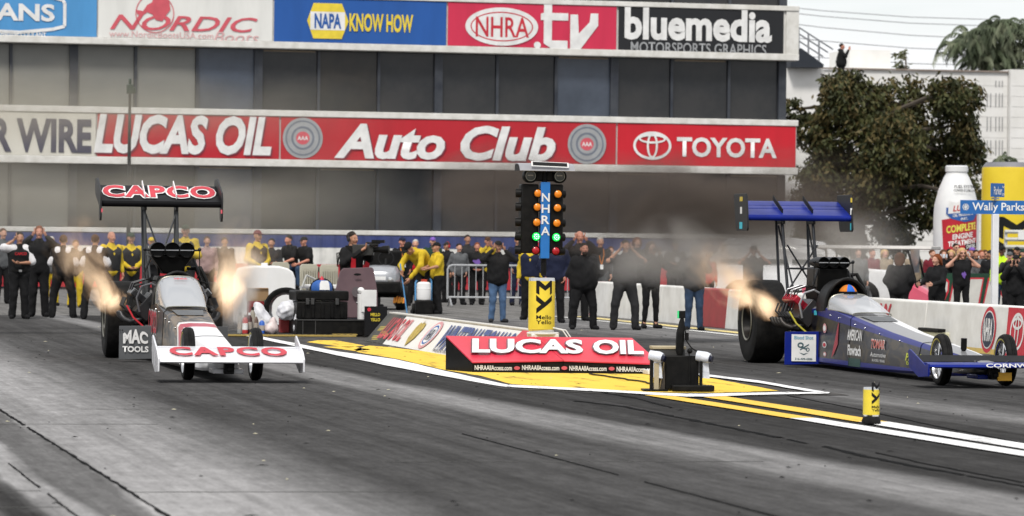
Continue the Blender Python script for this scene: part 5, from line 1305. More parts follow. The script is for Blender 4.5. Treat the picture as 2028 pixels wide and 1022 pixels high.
def torso(J, fat, e):
    pe, ch, ne = J['pel'], J['che'], J['nec']; P = []
    for s in (-1, 1):
        x = np.array((s * .075 * fat, 0, 0))
        P += [('c', tuple(np.array(pe) + x * 1.0 + (0, 0, .02)), tuple(np.array(ch) + x * 1.15), .115 * fat + e, .12 * fat ** .5 + e), ('c', tuple(np.array(ch) + x * 1.1), J['sh', s], .115 + e, .072 + e)]
    P += [('c', lerp3(pe, ch, .15), lerp3(pe, ch, .6), .125 * fat ** 1.4 + e, .12 * fat ** 1.2 + e), ('c', ch, lerp3(ch, ne, .8), .12 + e, .085 + e)]
    return P
def body_mesh(pose, fat):
    key = ('b', pose, fat)
    if key in _cache: return _cache[key]
    J = joints(pose); P = torso(J, fat * .97, -.012)
    P += [('c', J['nec'], tuple(np.array(J['hea']) + (0, .012, -.05)), .058, .052)]
    for s in (-1, 1):
        P += [('c', J['sh', s], J['el', s], .056, .043, .03), ('c', J['el', s], J['wr', s], .043, .028, .03), ('c', J['hip', s], J['kn', s], .083, .055, .04), ('c', J['kn', s], J['an', s], .053, .036, .04), ('c', J['an', s], tuple(np.array(J['an', s]) + (0, -.02, -.02)), .034, .03, .03)]
    V, F = surface(P, .024, .05); parts = [(V, F, 0)]
    t = J['tilt']; rot = np.array([[1, 0, 0], [0, math.cos(t), math.sin(t)], [0, -math.sin(t), math.cos(t)]]).T
    rot = np.array([[1, 0, 0], [0, math.cos(t), -math.sin(t)], [0, math.sin(t), math.cos(t)]])
    hv = xf(HV, J['hea'], rot)
    for m in (0, 2): parts.append((hv, HF[HM == m], m if m == 0 else 2))
    for sx in (-1, 1): parts.append((xf(EV + (sx * .032, -.0815, .012), J['hea'], rot), EF, 1))
    for s in (-1, 1):
        d = np.array(J['hd', s], float); d /= np.linalg.norm(d); fwd = np.array((0, -1, .3)) if abs(d[1]) < .8 else np.array((0, 0, 1.))
        hv2 = HANDV.copy(); hv2[:, 0] *= -s
        b = basis(-d, -fwd); hf = HANDF if s > 0 else HANDF
        ff = hf[:, ::-1] if s > 0 else hf
        parts.append((xf(hv2, J['wr', s], b), ff, 0))
    me = np_mesh('person_body', parts, [SKINS[0], EYE, LIP]); _cache[key] = me, J, rot
    return _cache[key]
def top_mesh(pose, fat, sleeve, e=.010):
    key = ('t', pose, fat, sleeve, e)
    if key in _cache: return _cache[key]
    J = joints(pose); P = torso(J, fat, e)
    if sleeve != 'tank':
        for s in (-1, 1):
            if sleeve in ('long', 'hood', 'bulky'):
                b = .018 if sleeve == 'bulky' else 0
                P += [('c', J['sh', s], J['el', s], .072 + b, .060 + b, .035), ('c', J['el', s], lerp3(J['el', s], J['wr', s], .93), .058 + b, .044 + b * .7, .035)]
            elif sleeve == 'short': P += [('c', J['sh', s], lerp3(J['sh', s], J['el', s], .78), .076, .070, .035)]
        if sleeve in ('hood',): P += [('e', tuple(np.array(J['nec']) + (0, .07, .02)), (.13, .08, .07))]
        if sleeve in ('long', 'bulky', 'hood', 'short'): P += [('c', tuple(np.array(J['nec']) + (0, .01, -.02)), tuple(np.array(J['nec']) + (0, .005, .03)), .072, .064, .03)]
    pe = J['pel']
    if sleeve in ('bulky', 'long', 'hood'): P += [('c', tuple(np.array(pe) + (-.06 * fat, 0, -.03)), tuple(np.array(pe) + (.06 * fat, 0, -.03)), .118 * fat + e, .118 * fat + e, .04)]
    V, F = surface(P, .021, .05, .007); me = np_mesh('jacket', [(V, F, 0)], [WHITE]); _cache[key] = me; return me
def leg_mesh(pose, fat, kind):
    key = ('l', pose, fat, kind)
    if key in _cache: return _cache[key]
    J = joints(pose); P = []; f = fat ** .7; a = .016 if kind == 'loose' else (0 if kind == 'tight' else .008)
    for s in (-1, 1):
        an = lerp3(J['kn', s], J['an', s], .80 if kind == 'tight' else 1.02)
        P += [('c', J['hip', s], J['kn', s], (.094 + a) * f, .068 + a, .035), ('c', J['kn', s], an, .066 + a, .052 + a * 1.6, .03)]
    pe = J['pel']
    for s in (-1, 1): P += [('c', tuple(np.array(pe) + (s * .06 * fat, .01, .05)), J['hip', s], .112 * f + a * .5, .096 * f + a, .05)]
    V, F = surface(P, .021, .03, .006); me = np_mesh('trousers', [(V, F, 0)], [WHITE]); _cache[key] = me; return me
def shoe_mesh(pose, s):
    key = ('s', pose, s)
    if key in _cache: return _cache[key]
    J = joints(pose); an, to = np.array(J['an', s]), np.array(J['toe', s]); zf = an[2] - .055
    P = [('c', tuple(an + (0, .025, -.045)), (to[0], to[1], zf + .008 - .0), .050, .045), ('c', tuple(an + (0, .01, .03)), tuple(an + (0, .01, -.03)), .046, .048), ('cut', (0, 0, an[2] - .09), (0, 0, 1))]
    V, F = surface(P, .014, .03); me = np_mesh('shoe', [(V, F, 0)], [BLK]); _cache[key] = me; return me
HAIR = dict(
    short=[('e', (0, .022, .045), (.084, .100, .090)), ('cut', (0, -.045, .058), (0, .75, 1))],
    long=[('e', (0, .022, .045), (.088, .102, .093)), ('e', (-.082, .015, -.06), (.042, .07, .15)), ('e', (.082, .015, -.06), (.042, .07, .15)), ('e', (0, .07, -.09), (.095, .05, .15)), ('cut', (0, -.052, .045), (0, 1.1, .75))],
    bun=[('e', (0, .022, .045), (.085, .100, .090)), ('e', (0, .10, .08), (.04, .04, .04)), ('cut', (0, -.045, .058), (0, .75, 1))],
    cap=[('e', (0, .012, .052), (.086, .104, .088)), ('cut', (0, 0, .040), (0, .18, 1)), ],
    beanie=[('e', (0, .016, .05), (.088, .104, .095)), ('cut', (0, 0, .022), (0, -.05, 1))],
    helmet=[('e', (0, .01, .0), (.125, .145, .145))],
)
def hair_mesh(kind):
    key = ('h', kind)
    if key in _cache: return _cache[key]
    V, F = surface(HAIR[kind], .010, .03, .002 if kind in ('long', 'short') else 0); parts = [(V, F, 0)]
    if kind == 'cap':
        V2, F2 = surface([('e', (0, -.105, .050), (.070, .072, .011))], .010, .01); parts.append((V2, F2, 0))
    me = np_mesh(dict(cap='cap', beanie='cap', helmet='helmet').get(kind, 'hair'), parts, [BLK]); _cache[key] = me; return me
def glasses_mesh():
    if 'g' in _cache: return _cache['g']
    P = [('e', (-.033, -.093, .012), (.029, .010, .021)), ('e', (.033, -.093, .012), (.029, .010, .021)), ('c', (-.06, -.085, .018), (-.079, .01, .015), .005, .005), ('c', (.06, -.085, .018), (.079, .01, .015), .005, .005), ('c', (-.02, -.098, .018), (.02, -.098, .018), .005, .005)]
    V, F = surface(P, .007, .008); _cache['g'] = np_mesh('sunglasses', [(V, F, 0)], [BLK]); return _cache['g']
def beard_mesh():
    if 'bd' in _cache: return _cache['bd']
    V, F = surface([('e', (0, -.05, -.085), (.062, .062, .052)), ('cut', (0, -.06, -.052), (0, -.35, -1))], .010, .02, .003); _cache['bd'] = np_mesh('beard', [(V, F, 0)], [BLK]); return _cache['bd']
def muffs_mesh():
    if 'mf' in _cache: return _cache['mf']
    P = [('e', (-.092, .008, -.005), (.026, .036, .044)), ('e', (.092, .008, -.005), (.026, .036, .044))] + [('c', tuple(np.array((.098 * math.cos(a), .01, .02 + .118 * math.sin(a)))), tuple(np.array((.098 * math.cos(a + .35), .01, .02 + .118 * math.sin(a + .35)))), .009, .009) for a in np.linspace(.1, PI - .45, 8)]
    V, F = surface(P, .010, .01); _cache['mf'] = np_mesh('ear_defenders', [(V, F, 0)], [BLK]); return _cache['mf']

FAB = {}
def fab(c):
    if isinstance(c, str): c = CLR[c]
    k = tuple(round(x, 3) for x in c)
    if k not in FAB: FAB[k] = mat('fabric_%d' % len(FAB), k, .85, c2=tuple(x * .7 for x in k), scale=7, spec=.15, bump=.2)
    return FAB[k]
CLR = dict(black=(.013, .013, .014), charcoal=(.030, .030, .032), navy=(.016, .02, .045), yellow=(.62, .44, .03), white=(.70, .69, .70), jeans=(.085, .15, .27), jeans_dark=(.035, .06, .11), grey=(.11, .115, .12), red=(.50, .02, .03),
           tan=(.30, .24, .17), brown=(.09, .04, .02), ginger=(.19, .055, .02), blond=(.52, .35, .16), dark=(.018, .012, .010), silver=(.45, .43, .40), hivis=(.55, .85, .03), purple=(.20, .11, .42), maroon=(.16, .02, .03), orange=(.62, .20, .03), skinny=(.02, .02, .022), dgreen=(.02, .05, .035))
def inst(me, name, parent, m=None):
    o = link(name, me, parent)
    if m is not None: o.material_slots[0].link = 'OBJECT'; o.material_slots[0].material = m
    return o
def person(label, x, y, H, pose='down', yaw=0, top=('long', 'black'), legs=('loose', 'black'), hair=('short', 'dark'), sk=0, fat=1.0, shoe='black', glasses=False, beard=None, muffs=False, lanyard=None,
           vest=None, shoulders=None, print_=None, group='people watching from behind the starting line', z=0.0, belt=False, headyaw=0):
    bm_, J, rot = body_mesh(pose, fat)
    root = link('person', bm_); tag(root, label, 'person', group)
    root.material_slots[0].link = 'OBJECT'; root.material_slots[0].material = SKINS[sk]
    k = H / (1.775 if pose not in ('sit', 'bend', 'drive') else 1.775)
    root.location = (x, y, z); root.rotation_euler = (0, 0, R(yaw)); root.scale = (k, k, k)
    inst(top_mesh(pose, fat, top[0]), 'jacket' if top[0] in ('long', 'bulky', 'hood') else 'shirt', root, fab(top[1]))
    inst(leg_mesh(pose, fat, legs[0]), 'trousers', root, fab(legs[1]))
    for s in (-1, 1): inst(shoe_mesh(pose, s), 'shoe', root, fab(shoe))
    hm = Matrix(rot.tolist()).to_4x4(); hm.translation = Vector(J['hea'])
    def onhead(me, nm, m):
        o = inst(me, nm, root, m); o.matrix_local = hm; return o
    if hair: 
        onhead(hair_mesh(hair[0]), dict(cap='cap', beanie='cap', helmet='helmet').get(hair[0], 'hair'), fab(hair[1]))
        if hair[0] in ('cap', 'beanie') and len(hair) > 2: onhead(hair_mesh(hair[2]), 'hair', fab(hair[3]))
    if glasses: onhead(glasses_mesh(), 'sunglasses', BLK)
    if beard: onhead(beard_mesh(), 'beard', fab(beard))
    if muffs: onhead(muffs_mesh(), 'ear_defenders', fab(muffs if isinstance(muffs, str) else 'red'))
    if vest:
        key = ('v', pose, fat)
        if key not in _cache:
            T_ = torso(J, fat, .022); T_ = [T_[0], T_[2], T_[4]] + [('c', q_[1], lerp3(q_[1], q_[2], .62), q_[3], q_[4]) for q_ in (T_[1], T_[3])]; V, F = surface(T_, .024, .05, .005); _cache[key] = np_mesh('vest', [(V, F, 0)], [BLK])
        inst(_cache[key], 'vest', root, fab(vest))
    if shoulders:
        key = ('sp', pose, fat)
        if key not in _cache:
            parts = []
            for s in (-1, 1):
                V, F = surface([('c', tuple(np.array(J['sh', s]) + (-s * .075, 0, .005)), lerp3(J['sh', s], J['el', s], .9), .108, .090)], .024, .05); parts.append((V, F, 0))
            _cache[key] = np_mesh('shoulder_panels', parts, [WHITE])
        inst(_cache[key], 'shoulder_panels', root, fab(shoulders))
    fy = -(.145 + .12 * (fat - 1)) 
    if lanyard:
        mb = MB(); nz_ = J['nec'][2]
        for s in (-1, 1): mb.tube([(s * .065, -.06, nz_ + .01), (s * .06, fy - .01, nz_ - .12), (s * .006, fy - .03, nz_ - .36)], .010, 5)
        mb.build('lanyard', fab(lanyard), root)
        mb = MB(); mb.box((0, fy - .035, nz_ - .42), (.075, .008, .11)); mb.build('badge', WHITE, root)
    if print_:
        txt, col, zz, wd = print_
        fp_ = frame((0, fy - .035, zz), (1, 0, 0), (0, 0, 1))
        if txt: text(txt, fab(col), root, fp_, wd, .06, bold=.03)
        else: mb = MB(); mb.flat([(wd * .5 * math.cos(a) * (1 + .3 * math.sin(3 * a)), .07 * math.sin(a) * (1 + .3 * math.cos(5 * a))) for a in np.linspace(0, 2 * PI, 19)[:-1]], fp_); mb.build('chest_print', fab(col), root)
    if belt:
        mb = MB(); mb.lathe([(.15, -.02), (.152, .02)], 24, Matrix.Translation((0, 0, .985)) @ Matrix.Diagonal((1.28 * fat, 1.0 * fat, 1, 1))); mb.build('belt', BLK, root)
        mb = MB(); mb.box((0, -.157 * fat, .985), (.06, .01, .04)); mb.build('belt_buckle', STEEL, root)
    return root
def pf(label, u, vf, vt, **k):           # feet seen at (u, vf), crown of the head at vt
    g = gp(u, vf); H = ap(u, vt, g.y).z; return person(label, g.x, g.y, H, **k)
def pd(label, u, y, vt, zf=0.0, full=None, **k):   # feet hidden: standing at distance y
    p = ap(u, vt, y); return person(label, p.x, y, full or (p.z - zf), z=zf if full is None else p.z - full, **k)

LG = dict(group='people watching from behind the starting line')
# --- left lane crew
pf('man in black shirt with white shoulders and red chest print, hand at his ear', 37, 632, 459, pose='one_up', yaw=4, top=('short', 'black'), shoulders='white', hair=('short', 'dark'), sk=1, fat=1.1, print_=('CAPCO', 'red', 1.33, .24), belt=True)
pf('man all in black holding his head close behind the man with the red chest print', 76, 628, 447, pose='ears', yaw=-5, top=('long', 'black'), hair=('bald_none' and 'short', 'ginger'), sk=2)
pf('broad man with white shoulder panels standing right of the man in all black', 124, 630, 465, pose='folded_wide', yaw=170, top=('short', 'black'), shoulders='white', hair=('short', 'brown'), sk=1, fat=1.15)
pf('crew man with white shoulder panels half hidden by the left exhaust flame', 187, 633, 464, pose='folded_wide', yaw=160, top=('short', 'black'), shoulders='white', hair=('short', 'brown'), sk=1)
pf('bald man in a yellow jacket behind the left flame', 219, 622, 458, pose='down', yaw=20, vest='charcoal', top=('long', 'yellow'), legs=('loose', 'charcoal'), hair=None, sk=2)
pf('crew member in a yellow jacket, charcoal vest and cap left of the dragster wing struts', 258, 620, 461, pose='clasp', yaw=5, top=('long', 'yellow'), vest='charcoal', hair=('cap', 'dgreen'), sk=1, legs=('loose', 'charcoal'))
pf('crew member in a yellow jacket and green cap behind the injector hat', 366, 617, 445, pose='folded', yaw=-12, top=('bulky', 'yellow'), vest='charcoal', hair=('cap', 'dgreen'), sk=2, legs=('loose', 'charcoal'))
pd('spectator in grey at the left edge of the photo behind the first crew man', 6, 88, 452, pose='down', yaw=15, top=('long', 'grey'), hair=('short', 'brown'), sk=0)
pd('man in yellow trousers standing behind the two crew men at the left', 102, 86, 468, pose='down', top=('long', 'grey'), legs=('loose', 'yellow'), hair=('short', 'silver'), sk=0)
pd('person in charcoal behind the crew man with broad white shoulders', 150, 84, 475, pose='down', top=('long', 'charcoal'), legs=('loose', 'yellow'), hair=('short', 'brown'), sk=1)
pd('person in a charcoal coat and yellow cap behind the left wing struts', 300, 83, 470, pose='folded', top=('bulky', 'charcoal'), hair=('cap', 'yellow'), sk=1, legs=('loose', 'charcoal'))
pd('spectator in a pale pink top behind the crew member with the green cap', 410, 88, 468, pose='down', top=('long', (.35, .24, .23)), hair=('short', 'brown'), sk=0)
pd('man in charcoal behind the right exhaust flame of the left car', 445, 90, 470, pose='down', top=('long', 'charcoal'), hair=('short', 'dark'), sk=1)
pd('crew member in a yellow jacket with dark vest and red cap above the white tank', 510, 80, 456, pose='clasp', yaw=25, top=('long', 'yellow'), vest='black', hair=('cap', 'maroon'), sk=1)
pd('dark clothed man behind the white tank right of the red capped crew member', 538, 86, 472, pose='folded', yaw=-20, top=('long', 'charcoal'), hair=('short', 'dark'), sk=1)
# --- seated pair
for u, vt, lb, c in ((576, 466, 'man in a black shirt sitting on the trailer with bowed head', ('short', 'dark')), (606, 469, 'man in a black polo shirt and cap sitting on the trailer, forearms on his knees', ('cap', 'black'))):
    p = ap(u, vt, 94.35); person(lb, p.x, 94.35, 1.775 * (p.z / (.82 + .775 + .13)), pose='sit', yaw=-55, top=('short', 'black'), legs=('mid', 'jeans_dark'), hair=c, sk=2, group='crew sitting on the trailer')
# --- cameraman
cm = pd('cameraman in a black and red jacket with a headset shouldering a television camera', 697, 64.5, 459, pose='shoulder_cam', yaw=38, top=('long', 'black'), legs=('mid', 'jeans_dark'), hair=('short', 'dark'), sk=1, fat=1.15, muffs='charcoal', group='people watching from behind the starting line')
mb = MB(); mb.flat([(-.10, -.22), (.14, -.20), (.15, .02), (.02, .06), (-.06, -.04)], frame((.13, -.200, 1.20), (1, .25, 0), (0, 0, 1)), .01); mb.flat([(-.08, -.22), (.04, -.22), (.04, .14), (-.05, .1)], frame((-.16, -.196, 1.22), (1, -.25, 0), (0, 0, 1)), .01); mb.build('red_panel', fab('red'), cm)
mb = MB(); mb.box((.12, -.2, .97), (.08, .06, .12)); mb.build('belt_pouch', BLK, cm)
cx = cm.location
tv = thing('television_camera', 'black shoulder television camera with a viewfinder and long lens held by the cameraman', 'camera', (cx.x + .17, cx.y - .16, 1.36), R(68))
tv.scale = (.85, .85, .85)
mb = MB(); mb.box((0, .0, .02), (.13, .42, .22)); mb.build('camera_body', mat('camera_grey', (.035, .035, .033), .4), tv, bevel=.015)
mb = MB(); mb.box((0, .28, .02), (.11, .15, .17)); mb.build('battery', BLK, tv, bevel=.01)
mb = MB(); mb.tube([(0, -.21, .03), (0, -.36, .03), (0, -.40, .03), (0, -.52, .03)], [.055, .06, .075, .085], 14); mb.build('lens', BLK, tv)
mb = MB(); mb.tube([(0, -.05, .16), (0, -.34, .16)], .018, 8); mb.box((0, -.30, .19), (.06, .26, .06)); mb.tube([(-.08, -.15, .12), (-.11, -.32, .12)], .03, 8); mb.build('viewfinder', BLK, tv)
mb = MB()
for k in range(4): mb.tube([(0, .34, .0), (-.03 * k, .46 + .02 * k, -.05), (-.03 * k, .50, -.22 - .03 * k), (0, .36, -.34), (.05, .2, -.38)], .009, 5)
mb.build('cable', BLK, tv)
# --- crowd between the cameraman and the light tree
pd('pink faced man standing behind the silver bonnet of the tug', 744, 87.5, 489, pose='point', yaw=30, top=('short', 'tan'), hair=None, sk=0, lanyard='orange')
pf('man in black with an orange lanyard and cap standing right of the tug', 795, 606, 470, pose='pocket', yaw=10, top=('long', 'black'), hair=('cap', 'navy'), sk=2, lanyard='orange')
pd('silver haired man in a red collared dark jacket behind the bending crew man', 823, 92, 474, pose='down', yaw=-10, top=('long', 'charcoal'), hair=('short', 'silver'), sk=0, vest='red')
pf('crew man in a yellow jacket and black cap bending over the drum with a pole', 836, 621, 449, pose='bend', yaw=-52, top=('long', 'yellow'), hair=('cap', 'black'), sk=1)
pf('crew man in a yellow shirt and black cap standing sideways by the hand truck', 864, 622, 480, pose='point', yaw=-78, top=('short', 'yellow'), hair=('cap', 'black'), sk=1, legs=('loose', 'black'), fat=1.1)
pd('dark capped man behind the crew man in the yellow shirt', 886, 94, 479, pose='down', yaw=-60, top=('long', 'black'), hair=('cap', 'charcoal'), sk=1, muffs='red')
pd('person in a purple cap seen between the yellow shirts', 857, 96, 470, pose='down', top=('long', 'dgreen'), hair=('cap', 'purple'), sk=0)
pf('man in a grey jacket, hands in pockets, at the left end of the barrier', 908, 604, 482, pose='pocket', yaw=5, top=('long', 'grey'), hair=('short', 'dark'), sk=0, vest=None, print_=None, lanyard=None)
pd('tall man in dark blue behind the man in the grey jacket', 926, 96, 465, pose='down', top=('long', 'charcoal'), hair=('short', 'dark'), sk=1)
pf('man in black with a purple print on his chest behind the crowd barrier', 944, 604, 480, pose='clasp', yaw=-8, top=('long', 'black'), hair=('short', 'ginger'), sk=2, vest=None, print_=('', 'purple', 1.22, .24))
pd('person in a yellow top and brown cap behind the man with the purple print', 966, 93, 469, pose='photo', top=('long', 'yellow'), hair=('cap', 'brown'), sk=2)
pf('man in a black sweater and blue jeans covering his ears in front of the barrier', 985, 639, 477, pose='ears', yaw=3, top=('long', 'black'), legs=('mid', 'jeans'), hair=('cap', 'black'), sk=1, fat=1.2, shoe='charcoal')
pf('man in dark navy behind the barrier left of the starting lights', 1024, 605, 467, pose='pocket', yaw=12, top=('long', 'navy'), hair=('short', 'dark'), sk=1, legs=('mid', 'navy'))
pf('official in a yellow sleeved jacket standing hidden behind the starting lights', 1050, 634, 470, pose='down', yaw=-20, top=('long', 'yellow'), vest='navy', hair=('cap', 'black'), sk=1, legs=('loose', 'black'))
pf('person in navy standing close behind the right side of the starting lights', 1098, 640, 466, pose='pocket', yaw=-10, top=('bulky', 'navy'), hair=('short', 'dark'), sk=2)
# --- right of the light tree
pf('ruddy man covering his ears behind the bearded man', 1146, 636, 457, pose='ears', yaw=0, top=('long', 'black'), hair=None, sk=2)
pf('broad bearded man in a black coat directly right of the starting lights', 1155, 653, 481, pose='pocket_wide', yaw=4, top=('bulky', 'black'), hair=('short', 'dark'), sk=2, fat=1.45, beard='dark')
pd('white haired man with an orange lanyard behind the bearded man', 1189, 84, 469, pose='down', top=('long', 'charcoal'), hair=('short', 'silver'), sk=0, lanyard='orange', legs=('loose', 'grey'))
pd('person in dark grey between the lanyard man and the man covering his ears', 1210, 90, 488, pose='down', top=('long', 'grey'), hair=('short', 'brown'), sk=0)
pf('stocky man in a charcoal short sleeved shirt covering both ears with legs apart', 1237, 654, 475, pose='ears_wide', yaw=0, top=('short', 'charcoal'), hair=('short', 'dark'), sk=1, fat=1.22, legs=('loose', 'charcoal'))
pd('red haired spectator behind the man covering his ears with legs apart', 1262, 84, 470, pose='down', top=('long', 'black'), hair=('long', 'ginger'), sk=0)
pf('woman in a dark top and cropped leggings holding a phone to her face', 1288, 651, 478, pose='photo', yaw=8, top=('long', 'charcoal'), legs=('tight', 'black'), hair=('long', 'brown'), sk=0)
pd('spectator in black with a white chest print behind the right wall', 1338, 82, 475, pose='folded', top=('long', 'black'), hair=('cap', 'charcoal'), sk=1, print_=('', 'white', 1.30, .12))
pf('man in a dark jacket and blue jeans holding a camera by the wall', 1374, 655, 483, pose='photo', yaw=-8, top=('bulky', 'charcoal'), legs=('mid', 'jeans_dark'), hair=('beanie', 'charcoal'), sk=2, fat=1.15)
pd('person in red behind the man with the camera and blue jeans', 1402, 84, 500, pose='down', top=('long', 'red'), hair=('short', 'brown'), sk=0)
pd('capped man with bare arms raised to his ears left of the blue dragster wing', 1492, 77.5, 487, pose='ears', yaw=0, top=('short', 'charcoal'), hair=('cap', 'charcoal'), sk=2, fat=1.25)
# --- right hand side
RG = dict(group='spectators at the right hand wall')
pd('dark haired person in a bulky black coat in front of the golf cart', 1782, 67.0, 500, pose='pocket', yaw=150, top=('bulky', 'black'), hair=('long', 'brown'), sk=1, fat=1.25, **RG)
pd('woman with ginger hair in a black hooded jacket leaning at the right wall', 1856, 63.5, 503, pose='point', yaw=-60, top=('hood', 'black'), hair=('long', 'ginger'), sk=0, **RG)
pd('blonde woman in sunglasses and a black tank top covering her ears', 1905, 72.0, 491, pose='ears', yaw=0, top=('tank', 'black'), legs=('tight', 'black'), hair=('long', 'blond'), sk=0, glasses=True, print_=('', 'purple', 1.16, .10), **RG)
pd('man in a black cap and jacket photographing with a phone at the right edge', 2013, 68.0, 505, pose='photo', yaw=-28, top=('bulky', 'black'), legs=('loose', 'black'), hair=('cap', 'black'), sk=0, fat=1.2, **RG)
pd('man in a bright yellow green safety jacket and black cap beside the white post', 1985, 80.5, 487, pose='down', yaw=-30, top=('long', 'hivis'), hair=('cap', 'black'), sk=3, legs=('mid', 'jeans_dark'), lanyard=None, **RG)
pd('man in a grey cap between the safety jacket and the photographer', 2000, 80.0, 499, pose='photo', yaw=-20, top=('long', 'charcoal'), hair=('cap', 'grey'), sk=0, **RG)
CW = (
    (1870, 497, 'dark_haired woman behind the ginger woman, holding a phone up', ('long', 'brown'), 'black', False, 'photo', 0), (1880, 493, 'man in dark sunglasses in the second row left of the blonde woman', ('cap', 'black'), 'black', True, 'down', 2),
    (1893, 482, 'man with a phone held up above the heads under the red bottle label', ('short', 'dark'), 'grey', True, 'photo', 0), (1868, 513, 'woman with light brown hair and sunglasses at the left end of the green fence', ('long', 'brown'), 'black', True, 'down', 0),
    (1884, 510, 'woman with wavy blond hair turned sideways beside the blonde in the tank top', ('long', 'blond'), 'black', False, 'down', 0), (1925, 490, 'man in a purple cap behind the blonde woman', ('cap', 'purple'), 'charcoal', False, 'down', 2),
    (1933, 505, 'dark haired man in a black jacket right of the blonde woman', ('short', 'dark'), 'black', False, 'folded', 1), (1951, 509, 'woman in sunglasses with long brown hair left of the white post', ('long', 'brown'), 'charcoal', True, 'down', 1),
    (1961, 506, 'man in a dark cap just left of the white post', ('cap', 'charcoal'), 'black', False, 'down', 1), (1943, 503, 'reddish haired person in the second row near the white post', ('short', 'ginger'), 'grey', False, 'down', 2),
    (2014, 489, 'man in a black cap behind the grey capped man', ('cap', 'black'), 'charcoal', False, 'down', 1), (2026, 494, 'man in a dark teal cap at the right edge of the photo', ('cap', 'dgreen'), 'navy', False, 'down', 0),
    (1846, 512, 'person with brown hair left of the green fence behind the cart', ('short', 'brown'), 'maroon', False, 'down', 0), (1727, 498, 'person in maroon under the golf cart roof on the left', ('short', 'brown'), 'maroon', False, 'down', 2),
    (1752, 505, 'blond person in tan behind the golf cart', ('long', 'blond'), 'tan', False, 'down', 0), (1810, 503, 'person with red hair behind the golf cart roof post', ('short', 'ginger'), 'tan', False, 'down', 2), (1700, 500, 'person in grey left of the golf cart', ('short', 'brown'), 'grey', False, 'down', 0))
for i, (u, vt, lb, hr, c, gl, ps, sk_) in enumerate(CW):
    yv = 84.0 + 1.1 * (i % 4) + (3 if vt < 496 else 0); p = ap(u, vt, yv)
    person(lb.replace('_', ' '), p.x, yv, max(1.45, min(1.95, p.z)), z=max(0, p.z - 1.95) if p.z > 1.95 else 0, pose=ps, yaw=random.uniform(-20, 20), top=('long', c), hair=hr, sk=sk_, glasses=gl, legs=('mid', 'charcoal'), **RG)
# phones in raised hands
for pn, lb in (('man in a black cap and jacket photo', 'black phone in the hands of the photographer at the right edge'), ('man with a phone held up', 'pale lit phone held above the heads under the red label'), ('dark haired woman behind the ginger', 'pale phone held up left of the blonde woman'), ('woman in a dark top and cropped', 'dark phone held to the face of the woman in leggings'), ('man in a dark jacket and blue jeans', 'black camera held by the man in the dark jacket by the wall')):
    o = [q for q in COL.objects if q.get('label', '').startswith(pn)][0]
    mw = Matrix.Translation(o.location) @ Matrix.Rotation(o.rotation_euler.z, 4, 'Z') @ Matrix.Diagonal((o.scale.x,) * 3 + (1,))
    q = mw @ Vector((0, -.335, 1.60))
    if 'camera' in lb:
        t = thing('photo_camera', lb, 'camera', q, o.rotation_euler.z)
        mb = MB(); mb.box((0, .02, 0), (.14, .06, .09)); mb.box((0, .02, .055), (.06, .05, .03)); mb.build('camera_body', BLK, t, bevel=.008)
        mb = MB(); mb.tube([(0, 0, 0), (0, -.14, 0)], [.035, .04], 12); mb.build('lens', BLK, t)
    else:
        mb = MB(); mb.box((0, 0, 0), (.16, .012, .085)); t = mb.build('phone', BLK if 'black' in lb or 'dark' in lb else mat('phone_silver', (.6, .68, .75), .2), None, bevel=.004); t.location = q; t.rotation_euler = (0, 0, o.rotation_euler.z); tag(t, lb, 'phone', 'phones held up by spectators')
# man on the stair landing
p = ap(1667, 82, 147.3); zf = ap(1640, 133, 146).z
person('person in black standing at the grandstand stair top above the dark tree', p.x, 147.3, (p.z - zf) if p.z - zf > 1.3 else 1.7, z=(p.z - 1.78) if p.z - zf <= 1.3 else zf, pose='photo', yaw=70, top=('hood', 'black'), hair=('short', 'dark'), sk=2, fat=1.5)
# pole the bending crew man holds
b_ = [q for q in COL.objects if 'bending over the drum' in q.get('label', '')][0]
mw = Matrix.Translation(b_.location) @ Matrix.Rotation(b_.rotation_euler.z, 4, 'Z') @ Matrix.Diagonal((b_.scale.x,) * 3 + (1,))
h1 = mw @ Vector((-.10, -.53, .82)); h2 = Vector((h1.x + .1, h1.y - .15, .02))
mb = MB(); mb.tube([h1 + (h1 - h2) * .25, h2], .013, 8); tag(mb.build('spray_pole', mat('sky_blue_tube', (.10, .32, .62), .4)), 'thin blue pole in the hands of the bending crew man', 'pole')
